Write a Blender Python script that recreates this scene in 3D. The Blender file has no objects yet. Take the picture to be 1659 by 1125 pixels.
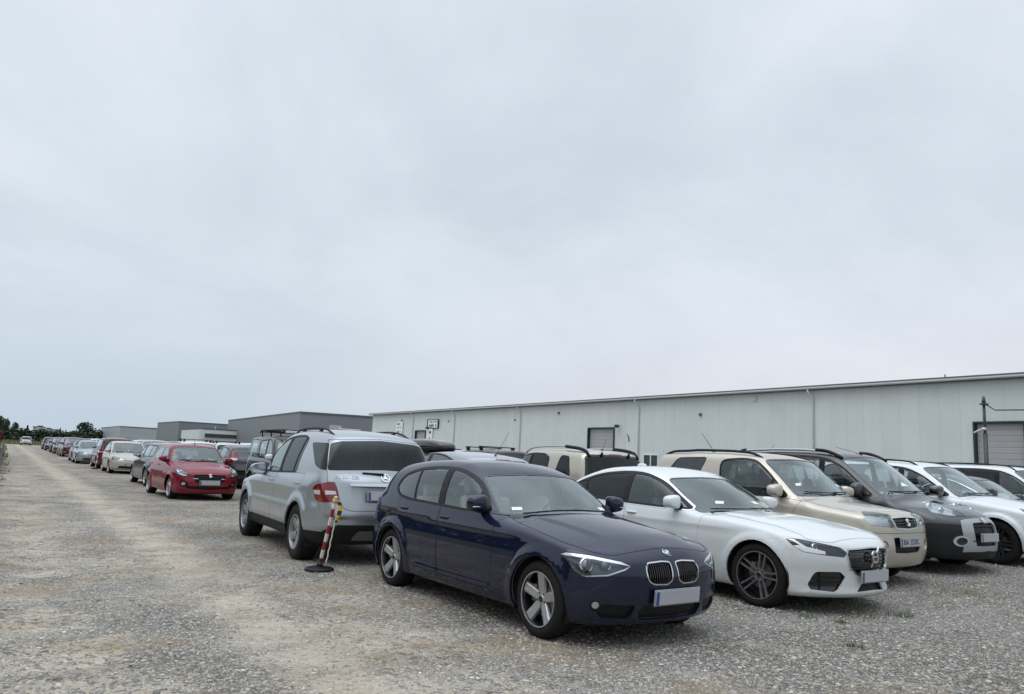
import bpy, bmesh, math, random
import numpy as np
from math import sin, cos, pi, radians, sqrt, atan2
from mathutils import Vector, Matrix
from mathutils.bvhtree import BVHTree
from mathutils.geometry import delaunay_2d_cdt
random.seed(7); rng = np.random.default_rng(7)
SC = bpy.context.scene
COL = SC.collection

# ------------------------------------------------------------------ camera
CAM_F, CAM_YAW, CAM_TILT, CAM_ROLL, CAM_H = 1220.1, radians(33.35), radians(8.6), radians(2.761), 1.436
_f = np.array([sin(CAM_YAW)*cos(CAM_TILT), cos(CAM_YAW)*cos(CAM_TILT), sin(CAM_TILT)])
_r = np.array([cos(CAM_YAW), -sin(CAM_YAW), 0.]); _u = np.cross(_r, _f)
CAM_M = np.array([_r*cos(CAM_ROLL)+_u*sin(CAM_ROLL), _u*cos(CAM_ROLL)-_r*sin(CAM_ROLL), _f])
CAM_O = np.array([0, 0, CAM_H])
def make_camera():
    cd = bpy.data.cameras.new('camera'); co = bpy.data.objects.new('camera', cd); COL.objects.link(co)
    R = Matrix([[CAM_M[0][i], CAM_M[1][i], -CAM_M[2][i]] for i in range(3)])
    co.matrix_world = Matrix.Translation(CAM_O) @ R.to_4x4()
    cd.sensor_width = 36; cd.lens = 36*CAM_F/1659; cd.clip_end = 3000; cd.clip_start = .05
    SC.camera = co
make_camera()

# ------------------------------------------------------------------ materials
MATS = {}
def nodes(m):
    m.use_nodes = True
    return m.node_tree.nodes, m.node_tree.links
def pbr(name, col, rough=.5, metal=0., coat=0., spec=.5, bump=None, noise=None, trans=0., emit=None, coat_rough=.03):
    """bump=(scale,strength); noise=(scale,amount) colour variation"""
    if name in MATS: return MATS[name]
    m = bpy.data.materials.new(name); N, Lk = nodes(m)
    b = N['Principled BSDF']
    b.inputs['Base Color'].default_value = (*col, 1); b.inputs['Roughness'].default_value = rough
    b.inputs['Metallic'].default_value = metal; b.inputs['Coat Weight'].default_value = coat
    b.inputs['Coat Roughness'].default_value = coat_rough
    b.inputs['Specular IOR Level'].default_value = spec
    if noise:
        tc = N.new('ShaderNodeTexCoord'); n = N.new('ShaderNodeTexNoise'); n.inputs['Scale'].default_value = noise[0]; n.inputs['Detail'].default_value = 6
        Lk.new(tc.outputs['Object'], n.inputs['Vector'])
        mx = N.new('ShaderNodeMix'); mx.data_type = 'RGBA'
        a = noise[1]
        mx.inputs[6].default_value = (*[c*(1-a) for c in col], 1); mx.inputs[7].default_value = (*[min(1, c*(1+a)) for c in col], 1)
        Lk.new(n.outputs['Fac'], mx.inputs[0]); Lk.new(mx.outputs[2], b.inputs['Base Color'])
    if bump:
        tc = N.new('ShaderNodeTexCoord'); n = N.new('ShaderNodeTexNoise'); n.inputs['Scale'].default_value = bump[0]; n.inputs['Detail'].default_value = 4
        Lk.new(tc.outputs['Object'], n.inputs['Vector'])
        bp = N.new('ShaderNodeBump'); bp.inputs['Strength'].default_value = bump[1]; bp.inputs['Distance'].default_value = .01
        Lk.new(n.outputs['Fac'], bp.inputs['Height']); Lk.new(bp.outputs['Normal'], b.inputs['Normal'])
    MATS[name] = m
    return m
def paint(name, col, metal=.35, rough=.35, dirt=.35, coat=1.0):
    """car paint: metallic flake base under clear coat, road dust towards the sills"""
    if name in MATS: return MATS[name]
    m = bpy.data.materials.new(name); N, Lk = nodes(m); b = N['Principled BSDF']
    tc = N.new('ShaderNodeTexCoord'); sp = N.new('ShaderNodeSeparateXYZ'); Lk.new(tc.outputs['Object'], sp.inputs[0])
    n = N.new('ShaderNodeTexNoise'); n.inputs['Scale'].default_value = 5; n.inputs['Detail'].default_value = 8; n.inputs['Roughness'].default_value = .65
    Lk.new(tc.outputs['Object'], n.inputs['Vector'])
    mr = N.new('ShaderNodeMapRange'); mr.inputs[1].default_value = .9; mr.inputs[2].default_value = .15; mr.inputs[3].default_value = 0; mr.inputs[4].default_value = 1
    Lk.new(sp.outputs['Z'], mr.inputs[0])
    mu = N.new('ShaderNodeMath'); mu.operation = 'MULTIPLY'; Lk.new(mr.outputs[0], mu.inputs[0]); Lk.new(n.outputs['Fac'], mu.inputs[1])
    mu2 = N.new('ShaderNodeMath'); mu2.operation = 'MULTIPLY_ADD'; mu2.inputs[1].default_value = dirt; mu2.inputs[2].default_value = dirt*.08
    Lk.new(mu.outputs[0], mu2.inputs[0])
    mx = N.new('ShaderNodeMix'); mx.data_type = 'RGBA'
    mx.inputs[6].default_value = (*col, 1); mx.inputs[7].default_value = (.22, .20, .17, 1)
    Lk.new(mu2.outputs[0], mx.inputs[0]); Lk.new(mx.outputs[2], b.inputs['Base Color'])
    b.inputs['Metallic'].default_value = metal
    rr = N.new('ShaderNodeMath'); rr.operation = 'MULTIPLY_ADD'; rr.inputs[1].default_value = .5; rr.inputs[2].default_value = rough
    Lk.new(mu2.outputs[0], rr.inputs[0]); Lk.new(rr.outputs[0], b.inputs['Roughness'])
    cc = N.new('ShaderNodeMath'); cc.operation = 'MULTIPLY_ADD'; cc.inputs[1].default_value = .9; cc.inputs[2].default_value = .02
    Lk.new(mu2.outputs[0], cc.inputs[0]); Lk.new(cc.outputs[0], b.inputs['Coat Roughness'])
    b.inputs['Coat Weight'].default_value = coat; b.inputs['Specular IOR Level'].default_value = .0
    MATS[name] = m
    return m
def glass(name, tint=(.62, .68, .68), refl=1.0):
    if name in MATS: return MATS[name]
    m = bpy.data.materials.new(name); N, Lk = nodes(m); N.remove(N['Principled BSDF'])
    out = N['Material Output']
    t = N.new('ShaderNodeBsdfTransparent'); t.inputs[0].default_value = (*tint, 1)
    g = N.new('ShaderNodeBsdfGlossy'); g.inputs['Roughness'].default_value = .015; g.inputs[0].default_value = (.92, 1, 1, 1)
    fr = N.new('ShaderNodeFresnel'); fr.inputs[0].default_value = 1.52
    mu = N.new('ShaderNodeMath'); mu.operation = 'MULTIPLY_ADD'; mu.use_clamp = True; mu.inputs[1].default_value = 1.7*refl; mu.inputs[2].default_value = .012*refl
    Lk.new(fr.outputs[0], mu.inputs[0])
    mx = N.new('ShaderNodeMixShader'); Lk.new(mu.outputs[0], mx.inputs[0]); Lk.new(t.outputs[0], mx.inputs[1]); Lk.new(g.outputs[0], mx.inputs[2])
    Lk.new(mx.outputs[0], out.inputs[0])
    MATS[name] = m
    return m
M_TRIM = pbr('black_trim', (.006, .006, .0065), .5, spec=.3)
M_GLOSSBLACK = pbr('gloss_black', (.008, .008, .009), .12, coat=.6)
M_PLASTIC = pbr('grey_plastic', (.010, .0105, .011), .6, spec=.3, bump=(300, .15))
M_RUBBER = pbr('tyre_rubber', (.0115, .011, .0105), .78, spec=.25, bump=(120, .25), noise=(11, .75))
M_DARK = pbr('underbody_dark', (.008, .008, .008), .8)
M_LINING = pbr('cabin_lining', (.05, .05, .052), .8)
M_CHROME = pbr('chrome', (.75, .76, .78), .12, 1.0)
M_SATIN = pbr('satin_aluminium', (.55, .56, .57), .35, 1.0)
M_ALLOY = pbr('alloy_silver', (.40, .40, .41), .42, .7, noise=(30, .12))
M_ALLOYNV = pbr('alloy_two_silver', (.46, .46, .47), .38, .75, noise=(30, .12))
M_ALLOYDK = pbr('alloy_dark', (.03, .03, .032), .35, .3)
M_DISC = pbr('brake_steel', (.18, .17, .16), .45, .8)
M_GLASS = glass('clear_car_glass', (.82, .88, .87), 1.0)
M_TINT = glass('tinted_car_glass', (.09, .10, .11), .5)
M_LENS = glass('lamp_lens', (.88, .9, .92), .8)
M_REFLECT = pbr('lamp_reflector', (.62, .64, .66), .18, .9)
M_LAMPDK = pbr('lamp_dark_bezel', (.03, .03, .034), .25, .3)
M_RED = pbr('tail_lamp_red', (.15, .004, .006), .15, coat=.8)
M_REDD = pbr('tail_lamp_dark_red', (.16, .006, .008), .2, coat=.8)
M_CLEARBOWL = pbr('lamp_clear_bowl', (.78, .80, .82), .30, .35, noise=(28, .35))
M_WHITELAMP = pbr('tail_lamp_clear', (.55, .52, .50), .2, coat=.8)
M_PLATE = pbr('number_plate_white', (.38, .395, .405), .5, noise=(6, .12))
M_BLUE = pbr('plate_band_blue', (.03, .06, .20), .45)
M_INK = pbr('letter_black', (.015, .015, .016), .5)
M_PAPER = pbr('white_sticker', (.75, .77, .78), .6)

# ------------------------------------------------------------------ mesh helpers
def link(name, me, mat=None, parent=None, loc=None):
    o = bpy.data.objects.new(name, me); COL.objects.link(o)
    if mat is not None and me is not None:
        if len(me.materials) == 0:
            for m in (mat if isinstance(mat, (list, tuple)) else [mat]): me.materials.append(m)
    if parent is not None: o.parent = parent
    if loc is not None: o.location = loc
    return o
def mesh_np(name, V, Fc, smooth=True, LN=None, mi=None):
    """V (n,3), Fc list of tuples or (m,3) array; LN per-loop normals"""
    me = bpy.data.meshes.new(name)
    me.from_pydata([tuple(map(float, v)) for v in V], [], [tuple(int(i) for i in f) for f in Fc])
    me.polygons.foreach_set('use_smooth', [smooth]*len(me.polygons))
    if mi is not None: me.polygons.foreach_set('material_index', mi)
    if LN is not None: me.normals_split_custom_set([tuple(n) for n in LN])
    me.update()
    return me
def bm_mesh(bm, name='mesh', smooth=False, angle=None):
    me = bpy.data.meshes.new(name)
    if angle is not None:
        for f in bm.faces: f.smooth = True
        for e in bm.edges:
            if len(e.link_faces) == 2 and e.calc_face_angle(0) > angle: e.smooth = False
    else:
        for f in bm.faces: f.smooth = smooth
    bm.to_mesh(me); bm.free(); me.update()
    return me
def add_box(bm, c, s, bev=0., rot=None, seg=2, mi=0, taper=None):
    r = bmesh.ops.create_cube(bm, size=1.0); vs = r['verts']
    for v in vs:
        v.co = Vector((v.co.x*s[0], v.co.y*s[1], v.co.z*s[2]))
        if taper and v.co.z > 0: v.co.x *= taper[0]; v.co.y *= taper[1]
    fs = list({f for v in vs for f in v.link_faces})
    for f in fs: f.material_index = mi
    if bev > 0:
        es = list({e for v in vs for e in v.link_edges})
        rr = bmesh.ops.bevel(bm, geom=es, offset=bev, segments=seg, profile=.5, affect='EDGES')
        vs = list({v for f in rr['faces'] for v in f.verts} | {v for v in vs if v.is_valid})
    M = Matrix.Translation(Vector(c)) @ (rot.to_4x4() if rot is not None else Matrix())
    bmesh.ops.transform(bm, matrix=M, verts=[v for v in vs if v.is_valid])
    return vs
def add_tube(bm, pts, r, n=8, cap=True, mi=0):
    pts = [Vector(p) for p in pts]; rings = []
    rr = r if isinstance(r, (list, tuple)) else [r]*len(pts)
    prev = None
    for i, p in enumerate(pts):
        t = (pts[min(i+1, len(pts)-1)]-pts[max(i-1, 0)]).normalized()
        if prev is None: a = t.orthogonal().normalized()
        else: a = (prev-t*prev.dot(t)).normalized()
        prev = a; b = t.cross(a)
        rings.append([bm.verts.new(p+(a*cos(2*pi*k/n)+b*sin(2*pi*k/n))*rr[i]) for k in range(n)])
    for A, B in zip(rings, rings[1:]):
        for k in range(n):
            f = bm.faces.new((A[k], A[(k+1) % n], B[(k+1) % n], B[k])); f.smooth = True; f.material_index = mi
    if cap:
        bm.faces.new(rings[0][::-1]).material_index = mi; bm.faces.new(rings[-1]).material_index = mi
def add_lathe(bm, prof, axis='y', n=32, c=(0, 0, 0), mi=0, close=False):
    """prof [(r, h)] revolved round the axis"""
    rings = []
    for r, h in prof:
        ring = []
        for k in range(n):
            a = 2*pi*k/n
            p = (r*cos(a), h, r*sin(a)) if axis == 'y' else ((h, r*cos(a), r*sin(a)) if axis == 'x' else (r*cos(a), r*sin(a), h))
            ring.append(bm.verts.new(Vector(p)+Vector(c)))
        rings.append(ring)
    pr = list(zip(rings, rings[1:])) + ([(rings[-1], rings[0])] if close else [])
    for A, B in pr:
        for k in range(n):
            f = bm.faces.new((A[k], B[k], B[(k+1) % n], A[(k+1) % n])); f.material_index = mi
def empty(name, loc=(0, 0, 0), rz=0., **kw):
    o = bpy.data.objects.new(name, None); COL.objects.link(o); o.location = loc; o.rotation_euler = (0, 0, rz)
    o.empty_display_size = .2
    return tag(o, **kw)
def tag(o, label=None, cat=None, group=None, kind=None):
    if label: o['label'] = label
    if cat: o['category'] = cat
    if group: o['group'] = group
    if kind: o['kind'] = kind
    return o
def copy_tree(o, parent=None):
    c = o.copy(); COL.objects.link(c)
    if parent is not None: c.parent = parent
    for ch in list(o.children): copy_tree(ch, c)
    return c
def text_mesh(s, size=.1, extrude=.001):
    cu = bpy.data.curves.new('text', 'FONT'); cu.body = s; cu.size = size; cu.extrude = extrude
    cu.align_x = 'CENTER'; cu.align_y = 'CENTER'
    o = bpy.data.objects.new('text', cu); COL.objects.link(o)
    dg = bpy.context.evaluated_depsgraph_get(); dg.update()
    me = bpy.data.meshes.new_from_object(o.evaluated_get(dg))
    bpy.data.objects.remove(o); bpy.data.curves.remove(cu)
    return me
# ------------------------------------------------------------------ world, light
def make_world():
    W = bpy.data.worlds.new('World'); SC.world = W; W.use_nodes = True; N, Lk = W.node_tree.nodes, W.node_tree.links
    bg = N['Background']; out = N['World Output']
    el, az = radians(62), radians(262)
    sky = N.new('ShaderNodeTexSky'); sky.sky_type = 'NISHITA'; sky.sun_disc = False; sky.sun_elevation = el; sky.sun_rotation = az; sky.air_density = 1.2; sky.dust_density = 3
    m0 = N.new('ShaderNodeVectorMath'); m0.operation = 'SCALE'; m0.inputs['Scale'].default_value = .09; Lk.new(sky.outputs[0], m0.inputs[0])
    tc = N.new('ShaderNodeTexCoord'); sp = N.new('ShaderNodeSeparateXYZ'); Lk.new(tc.outputs['Generated'], sp.inputs[0])
    # flat cloud ceiling: direction projected on a plane overhead
    zz = N.new('ShaderNodeMath'); zz.operation = 'MAXIMUM'; zz.inputs[1].default_value = 0; Lk.new(sp.outputs['Z'], zz.inputs[0])
    za = N.new('ShaderNodeMath'); za.operation = 'ADD'; za.inputs[1].default_value = .42; Lk.new(zz.outputs[0], za.inputs[0])
    dx = N.new('ShaderNodeMath'); dx.operation = 'DIVIDE'; Lk.new(sp.outputs['X'], dx.inputs[0]); Lk.new(za.outputs[0], dx.inputs[1])
    dy = N.new('ShaderNodeMath'); dy.operation = 'DIVIDE'; Lk.new(sp.outputs['Y'], dy.inputs[0]); Lk.new(za.outputs[0], dy.inputs[1])
    cb = N.new('ShaderNodeCombineXYZ'); Lk.new(dx.outputs[0], cb.inputs[0]); Lk.new(dy.outputs[0], cb.inputs[1])
    n1 = N.new('ShaderNodeTexNoise'); n1.inputs['Scale'].default_value = 1.55; n1.inputs['Detail'].default_value = 9; n1.inputs['Roughness'].default_value = .56; n1.inputs['Distortion'].default_value = .35
    Lk.new(cb.outputs[0], n1.inputs['Vector'])
    cr = N.new('ShaderNodeValToRGB'); e = cr.color_ramp.elements
    e[0].position = .30; e[0].color = (.575, .640, .715, 1); e[1].position = .68; e[1].color = (.775, .840, .915, 1)
    k = cr.color_ramp.elements.new(.5); k.color = (.680, .745, .825, 1)
    Lk.new(n1.outputs['Fac'], cr.inputs[0])
    # paler milky band low down, slightly blue-green to the left, pinkish to the right
    hz = N.new('ShaderNodeMapRange'); hz.interpolation_type = 'SMOOTHSTEP'; hz.inputs[1].default_value = .0; hz.inputs[2].default_value = .30; hz.inputs[3].default_value = 1; hz.inputs[4].default_value = 0
    Lk.new(sp.outputs['Z'], hz.inputs[0])
    hx = N.new('ShaderNodeMapRange'); hx.interpolation_type = 'SMOOTHSTEP'; hx.inputs[1].default_value = .1; hx.inputs[2].default_value = .95; Lk.new(sp.outputs['X'], hx.inputs[0])
    hc = N.new('ShaderNodeMix'); hc.data_type = 'RGBA'; hc.inputs[6].default_value = (.480, .585, .680, 1); hc.inputs[7].default_value = (.725, .710, .750, 1); Lk.new(hx.outputs[0], hc.inputs[0])
    hm = N.new('ShaderNodeMath'); hm.operation = 'MULTIPLY'; hm.inputs[1].default_value = .8; Lk.new(hz.outputs[0], hm.inputs[0])
    mx = N.new('ShaderNodeMix'); mx.data_type = 'RGBA'; Lk.new(hm.outputs[0], mx.inputs[0]); Lk.new(cr.outputs[0], mx.inputs[6]); Lk.new(hc.outputs[2], mx.inputs[7])
    fin = N.new('ShaderNodeMix'); fin.data_type = 'RGBA'; fin.inputs[0].default_value = .92; Lk.new(m0.outputs[0], fin.inputs[6]); Lk.new(mx.outputs[2], fin.inputs[7])
    # an overcast sky is brightest overhead
    zb = N.new('ShaderNodeMapRange'); zb.interpolation_type = 'SMOOTHSTEP'; zb.inputs[1].default_value = .58; zb.inputs[2].default_value = 1.0; zb.inputs[3].default_value = 1; zb.inputs[4].default_value = 2.7; Lk.new(sp.outputs['Z'], zb.inputs[0])
    zs = N.new('ShaderNodeVectorMath'); zs.operation = 'SCALE'; Lk.new(fin.outputs[2], zs.inputs[0]); Lk.new(zb.outputs[0], zs.inputs['Scale'])
    Lk.new(zs.outputs[0], bg.inputs[0]); bg.inputs[1].default_value = 1.0
    ld = bpy.data.lights.new('sun', 'SUN'); ld.energy = .55; ld.angle = radians(50); ld.color = (1, .965, .92)
    lo = bpy.data.objects.new('sun', ld); COL.objects.link(lo)
    d = Vector((sin(az)*cos(el), cos(az)*cos(el), sin(el)))      # towards the sun
    lo.rotation_euler = d.to_track_quat('Z', 'Y').to_euler()
    lo.location = (0, -20, 40)
    SC.view_settings.view_transform = 'Standard'; SC.view_settings.look = 'None'; SC.view_settings.exposure = .14; SC.view_settings.gamma = 1
make_world()
def gz(x, y=0):
    """the lot climbs a hand's breadth towards the hall"""
    t = np.clip((np.asarray(x, float)-8.8)/6.5, 0, 1); return .15*t*t*(3-2*t)
# ------------------------------------------------------------------ ground
def vnoise(x, y, seed=0):
    """value noise"""
    xi, yi = np.floor(x).astype(int), np.floor(y).astype(int); fx, fy = x-xi, y-yi
    def h(i, j):
        n = (i*374761393+j*668265263+seed*974634777) & 0x7fffffff; n = ((n ^ (n >> 13))*1274126177) & 0x7fffffff
        return ((n ^ (n >> 16)) & 0xffff)/65535.
    u, v = fx*fx*(3-2*fx), fy*fy*(3-2*fy)
    return (h(xi, yi)*(1-u)+h(xi+1, yi)*u)*(1-v)+(h(xi, yi+1)*(1-u)+h(xi+1, yi+1)*u)*v
def rel(x, y):
    """small relief of the gravel: shallow wheel ruts and low ridges"""
    z = .010*(vnoise(x*1.1, y*.8, 3)-.5)+.007*(vnoise(x*3.1, y*2.7, 5)-.5)
    for xc, d in ((1.88, .018), (.55, .016)):
        z = z-d*np.exp(-((x-xc-.10*np.sin(y*.35))/.20)**2)
    return z*np.clip((60-y)/40, 0, 1)
def gravel_mat():
    m = bpy.data.materials.new('gravel'); N, Lk = nodes(m); b = N['Principled BSDF']
    tc = N.new('ShaderNodeTexCoord'); P = tc.outputs['Object']
    def noise(sc, det=5, ro=.55, vec=None, sx=1, sy=1):
        mp = N.new('ShaderNodeMapping'); mp.inputs['Scale'].default_value = (sc*sx, sc*sy, sc); Lk.new(vec or P, mp.inputs[0])
        n = N.new('ShaderNodeTexNoise'); n.inputs['Scale'].default_value = 1; n.inputs['Detail'].default_value = det; n.inputs['Roughness'].default_value = ro; Lk.new(mp.outputs[0], n.inputs['Vector']); return n.outputs['Fac']
    def math(op, a, b_=None, c=None, clamp=False):
        n = N.new('ShaderNodeMath'); n.operation = op; n.use_clamp = clamp
        for i, v in enumerate((a, b_, c)):
            if v is None: continue
            if isinstance(v, (int, float)): n.inputs[i].default_value = v
            else: Lk.new(v, n.inputs[i])
        return n.outputs[0]
    def ramp(x, a, b_): 
        n = N.new('ShaderNodeMapRange'); n.interpolation_type = 'SMOOTHSTEP'; n.inputs[1].default_value = a; n.inputs[2].default_value = b_; Lk.new(x, n.inputs[0]); return n.outputs[0]
    def mixc(f, a, b_):
        n = N.new('ShaderNodeMix'); n.data_type = 'RGBA'
        if isinstance(f, (int, float)): n.inputs[0].default_value = f
        else: Lk.new(f, n.inputs[0])
        for i, v in ((6, a), (7, b_)):
            if isinstance(v, tuple): n.inputs[i].default_value = (*v, 1)
            else: Lk.new(v, n.inputs[i])
        return n.outputs[2]
    def voro(sc, feat='F1', rnd=1.):
        v = N.new('ShaderNodeTexVoronoi'); v.feature = feat; v.inputs['Scale'].default_value = sc; v.inputs['Randomness'].default_value = rnd
        # warp a little so the stones are not round
        Lk.new(P, v.inputs['Vector']); return v
    v1 = voro(27); v2 = voro(52); e1 = voro(27, 'DISTANCE_TO_EDGE'); e2 = voro(52, 'DISTANCE_TO_EDGE')
    def stone(v):
        s = N.new('ShaderNodeSeparateColor'); Lk.new(v.outputs['Color'], s.inputs[0])
        cr = N.new('ShaderNodeValToRGB'); el = cr.color_ramp.elements; el[0].position = 0; el[0].color = (.10, .098, .092, 1); el[1].position = 1; el[1].color = (.68, .665, .635, 1)
        for p, c in ((.25, (.215, .208, .195)), (.5, (.29, .28, .26)), (.74, (.44, .425, .40)), (.88, (.38, .335, .265))):
            q = el.new(p); q.color = (*c, 1)
        Lk.new(s.outputs[0], cr.inputs[0]); return cr.outputs[0], s.outputs[1]
    c1, r1 = stone(v1); c2, r2 = stone(v2)
    pick = math('GREATER_THAN', r1, .45)
    col = mixc(pick, c2, c1)
    # loads of paler, bluer stone were tipped in patches
    pale = ramp(noise(.75, 3, .5, sx=.55, sy=1.25), .46, .60); col = mixc(math('MULTIPLY', pale, .55), col, mixc(.45, col, (.56, .565, .575)))
    edge = N.new('ShaderNodeMix'); edge.data_type = 'FLOAT'; Lk.new(pick, edge.inputs[0]); Lk.new(ramp(e2.outputs['Distance'], .01, .15), edge.inputs[2]); Lk.new(ramp(e1.outputs['Distance'], .01, .17), edge.inputs[3])
    col = mixc(edge.outputs[0], (.055, .049, .040), col)
    sp = N.new('ShaderNodeSeparateXYZ'); Lk.new(P, sp.inputs[0]); X, Y = sp.outputs[0], sp.outputs[1]
    nl = noise(.55, 5, .6); nm = noise(1.7, 5, .6); nf = noise(9, 4, .6); nvl = noise(.16, 3, .5)
    # fine dust in the wheel tracks
    wob = math('MULTIPLY_ADD', nl, .9, -.45)
    def track(xc, w0, w1):
        d = math('ABSOLUTE', math('ADD', math('SUBTRACT', X, xc), wob)); return math('SUBTRACT', 1., ramp(d, w0, w1))
    t1 = math('MULTIPLY', track(1.98, .10, .78), ramp(nm, .16, .52)); t2 = math('MULTIPLY', track(.55, .15, .75), ramp(noise(1.3, 4, .6, sx=.6, sy=1.0), .44, .58))
    rest = math('MULTIPLY', ramp(nm, .52, .72), .55)
    park = math('MULTIPLY', math('SUBTRACT', 1., ramp(X, 2.6, 5.5)), ramp(nl, .38, .62)); park = math('MULTIPLY', park, .85)
    far_dust = math('MULTIPLY', ramp(Y, 6, 16), .55)
    dust = math('MAXIMUM', math('MAXIMUM', t1, t2), math('MAXIMUM', rest, math('MAXIMUM', park, math('MULTIPLY', far_dust, ramp(nl, .3, .7)))))
    dust = math('MULTIPLY', dust, math('SUBTRACT', 1., math('MULTIPLY', ramp(X, 5, 8), .8)))
    v3 = voro(125); s3 = N.new('ShaderNodeSeparateColor'); Lk.new(v3.outputs['Color'], s3.inputs[0])
    # single stones still poke through the dust
    poke = math('MULTIPLY', ramp(r1, .62, .80), math('SUBTRACT', .8, math('MULTIPLY', t1, .42))); fac = math('MULTIPLY', dust, math('SUBTRACT', 1., poke), clamp=True)
    dcol = mixc(ramp(nm, .35, .65), (.265, .225, .17), (.40, .36, .295)); dcol = mixc(ramp(nf, .3, .7), dcol, mixc(.5, dcol, (.38, .335, .265)))
    dcol = mixc(math('MULTIPLY', ramp(s3.outputs[0], .45, .95), .55), dcol, mixc(s3.outputs[1], (.17, .155, .13), (.50, .475, .43)))
    col = mixc(math('MULTIPLY', fac, .84), col, dcol)
    # rusty and damp stains
    rust = math('MULTIPLY', math('MULTIPLY', ramp(noise(.9, 4, .6), .50, .68), .55), math('SUBTRACT', 1., math('MULTIPLY', ramp(X, 4, 7), .7))); col = mixc(rust, col, (.23, .17, .10))
    wm = N.new('ShaderNodeVectorMath'); wm.operation = 'MULTIPLY'; wm.inputs[1].default_value = (1.30, 1.28, 1.25); Lk.new(col, wm.inputs[0]); col = wm.outputs[0]
    Lk.new(col, b.inputs['Base Color']); b.inputs['Roughness'].default_value = .92; b.inputs['Specular IOR Level'].default_value = .25
    # relief: domed stones, softened by dust
    dome = N.new('ShaderNodeMix'); dome.data_type = 'FLOAT'; Lk.new(pick, dome.inputs[0])
    Lk.new(math('MULTIPLY', ramp(e2.outputs['Distance'], 0, .4), .6), dome.inputs[2]); Lk.new(math('ADD', ramp(e1.outputs['Distance'], 0, .42), math('MULTIPLY', r1, .5)), dome.inputs[3])
    hgt = math('MULTIPLY', dome.outputs[0], math('SUBTRACT', 1., math('MULTIPLY', fac, .8))); hgt = math('ADD', hgt, math('MULTIPLY', nf, .35)); hgt = math('ADD', hgt, math('MULTIPLY', s3.outputs[0], .16))
    bp = N.new('ShaderNodeBump'); bp.inputs['Strength'].default_value = 1.0; bp.inputs['Distance'].default_value = .022; Lk.new(hgt, bp.inputs['Height']); Lk.new(bp.outputs['Normal'], b.inputs['Normal'])
    return m
def grass_mat():
    m = bpy.data.materials.new('grass_ground'); N, Lk = nodes(m); b = N['Principled BSDF']
    tc = N.new('ShaderNodeTexCoord'); n = N.new('ShaderNodeTexNoise'); n.inputs['Scale'].default_value = .22; n.inputs['Detail'].default_value = 8; n.inputs['Roughness'].default_value = .65; Lk.new(tc.outputs['Object'], n.inputs['Vector'])
    cr = N.new('ShaderNodeValToRGB'); el = cr.color_ramp.elements; el[0].position = .3; el[0].color = (.055, .075, .030, 1); el[1].position = .7; el[1].color = (.17, .155, .070, 1)
    Lk.new(n.outputs['Fac'], cr.inputs[0]); Lk.new(cr.outputs[0], b.inputs['Base Color']); b.inputs['Roughness'].default_value = .95
    return m
GRAVEL = gravel_mat()
def make_ground():
    V = [(-1500, -200, -.16), (1500, -200, -.16), (1500, 2500, -.16), (-1500, 2500, -.16)]
    tag(link('ground', mesh_np('ground', V, [(0, 1, 2, 3)]), grass_mat()), kind='structure')
    xs = np.concatenate([np.linspace(-12, -3, 10), np.linspace(-2.6, 12, 150), np.linspace(12.4, 60, 60)])
    ys = np.concatenate([np.linspace(-25, .5, 14), np.linspace(1, 16, 170), np.linspace(16.3, 60, 100), np.linspace(62, 188, 50)])
    X, Y = np.meshgrid(xs, ys, indexing='ij'); Z = gz(X)+rel(X, Y)
    # ragged left edge and far end sink under the grass
    edge = .05+.5*vnoise(X*0, Y*.6, 8)+.35*vnoise(X*0, Y*2.1, 9)
    Z = Z-.35*np.clip(((-.35+edge*.55)-X)/.6, 0, 1)*np.clip((Y-8)/8, 0, 1)-.3*np.clip((Y-182-4*vnoise(X*.3, Y*0, 4))/3, 0, 1)
    n, k = X.shape; idx = np.arange(n*k).reshape(n, k)
    q = np.stack([idx[:-1, :-1], idx[1:, :-1], idx[1:, 1:], idx[:-1, 1:]], -1).reshape(-1, 4)
    tag(link('gravel_lot', mesh_np('gravel_lot', np.stack([X.ravel(), Y.ravel(), Z.ravel()], 1), q), GRAVEL), kind='structure')
make_ground()
def stone_mat():
    m = bpy.data.materials.new('loose_stones'); N, Lk = nodes(m); b = N['Principled BSDF']
    g = N.new('ShaderNodeNewGeometry'); cr = N.new('ShaderNodeValToRGB'); el = cr.color_ramp.elements
    el[0].position = 0; el[0].color = (.17, .165, .155, 1); el[1].position = 1; el[1].color = (.54, .52, .48, 1)
    for p, c in ((.25, (.215, .208, .195)), (.5, (.29, .28, .26)), (.75, (.40, .385, .36)), (.9, (.37, .32, .25))):
        q = el.new(p); q.color = (*c, 1)
    Lk.new(g.outputs['Random Per Island'], cr.inputs[0]); wm = N.new('ShaderNodeVectorMath'); wm.operation = 'MULTIPLY'; wm.inputs[1].default_value = (1.04, 1.02, .98); Lk.new(cr.outputs[0], wm.inputs[0]); Lk.new(wm.outputs[0], b.inputs['Base Color']); b.inputs['Roughness'].default_value = .88; b.inputs['Specular IOR Level'].default_value = .3
    return m
TYRES = [(3.90, 5.28), (3.82, 7.97), (5.42, 5.33), (3.55, 10.17), (3.62, 13.1), (5.15, 10.2), (7.02, 5.57), (8.75, 5.6), (6.95, 8.5)]
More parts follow.
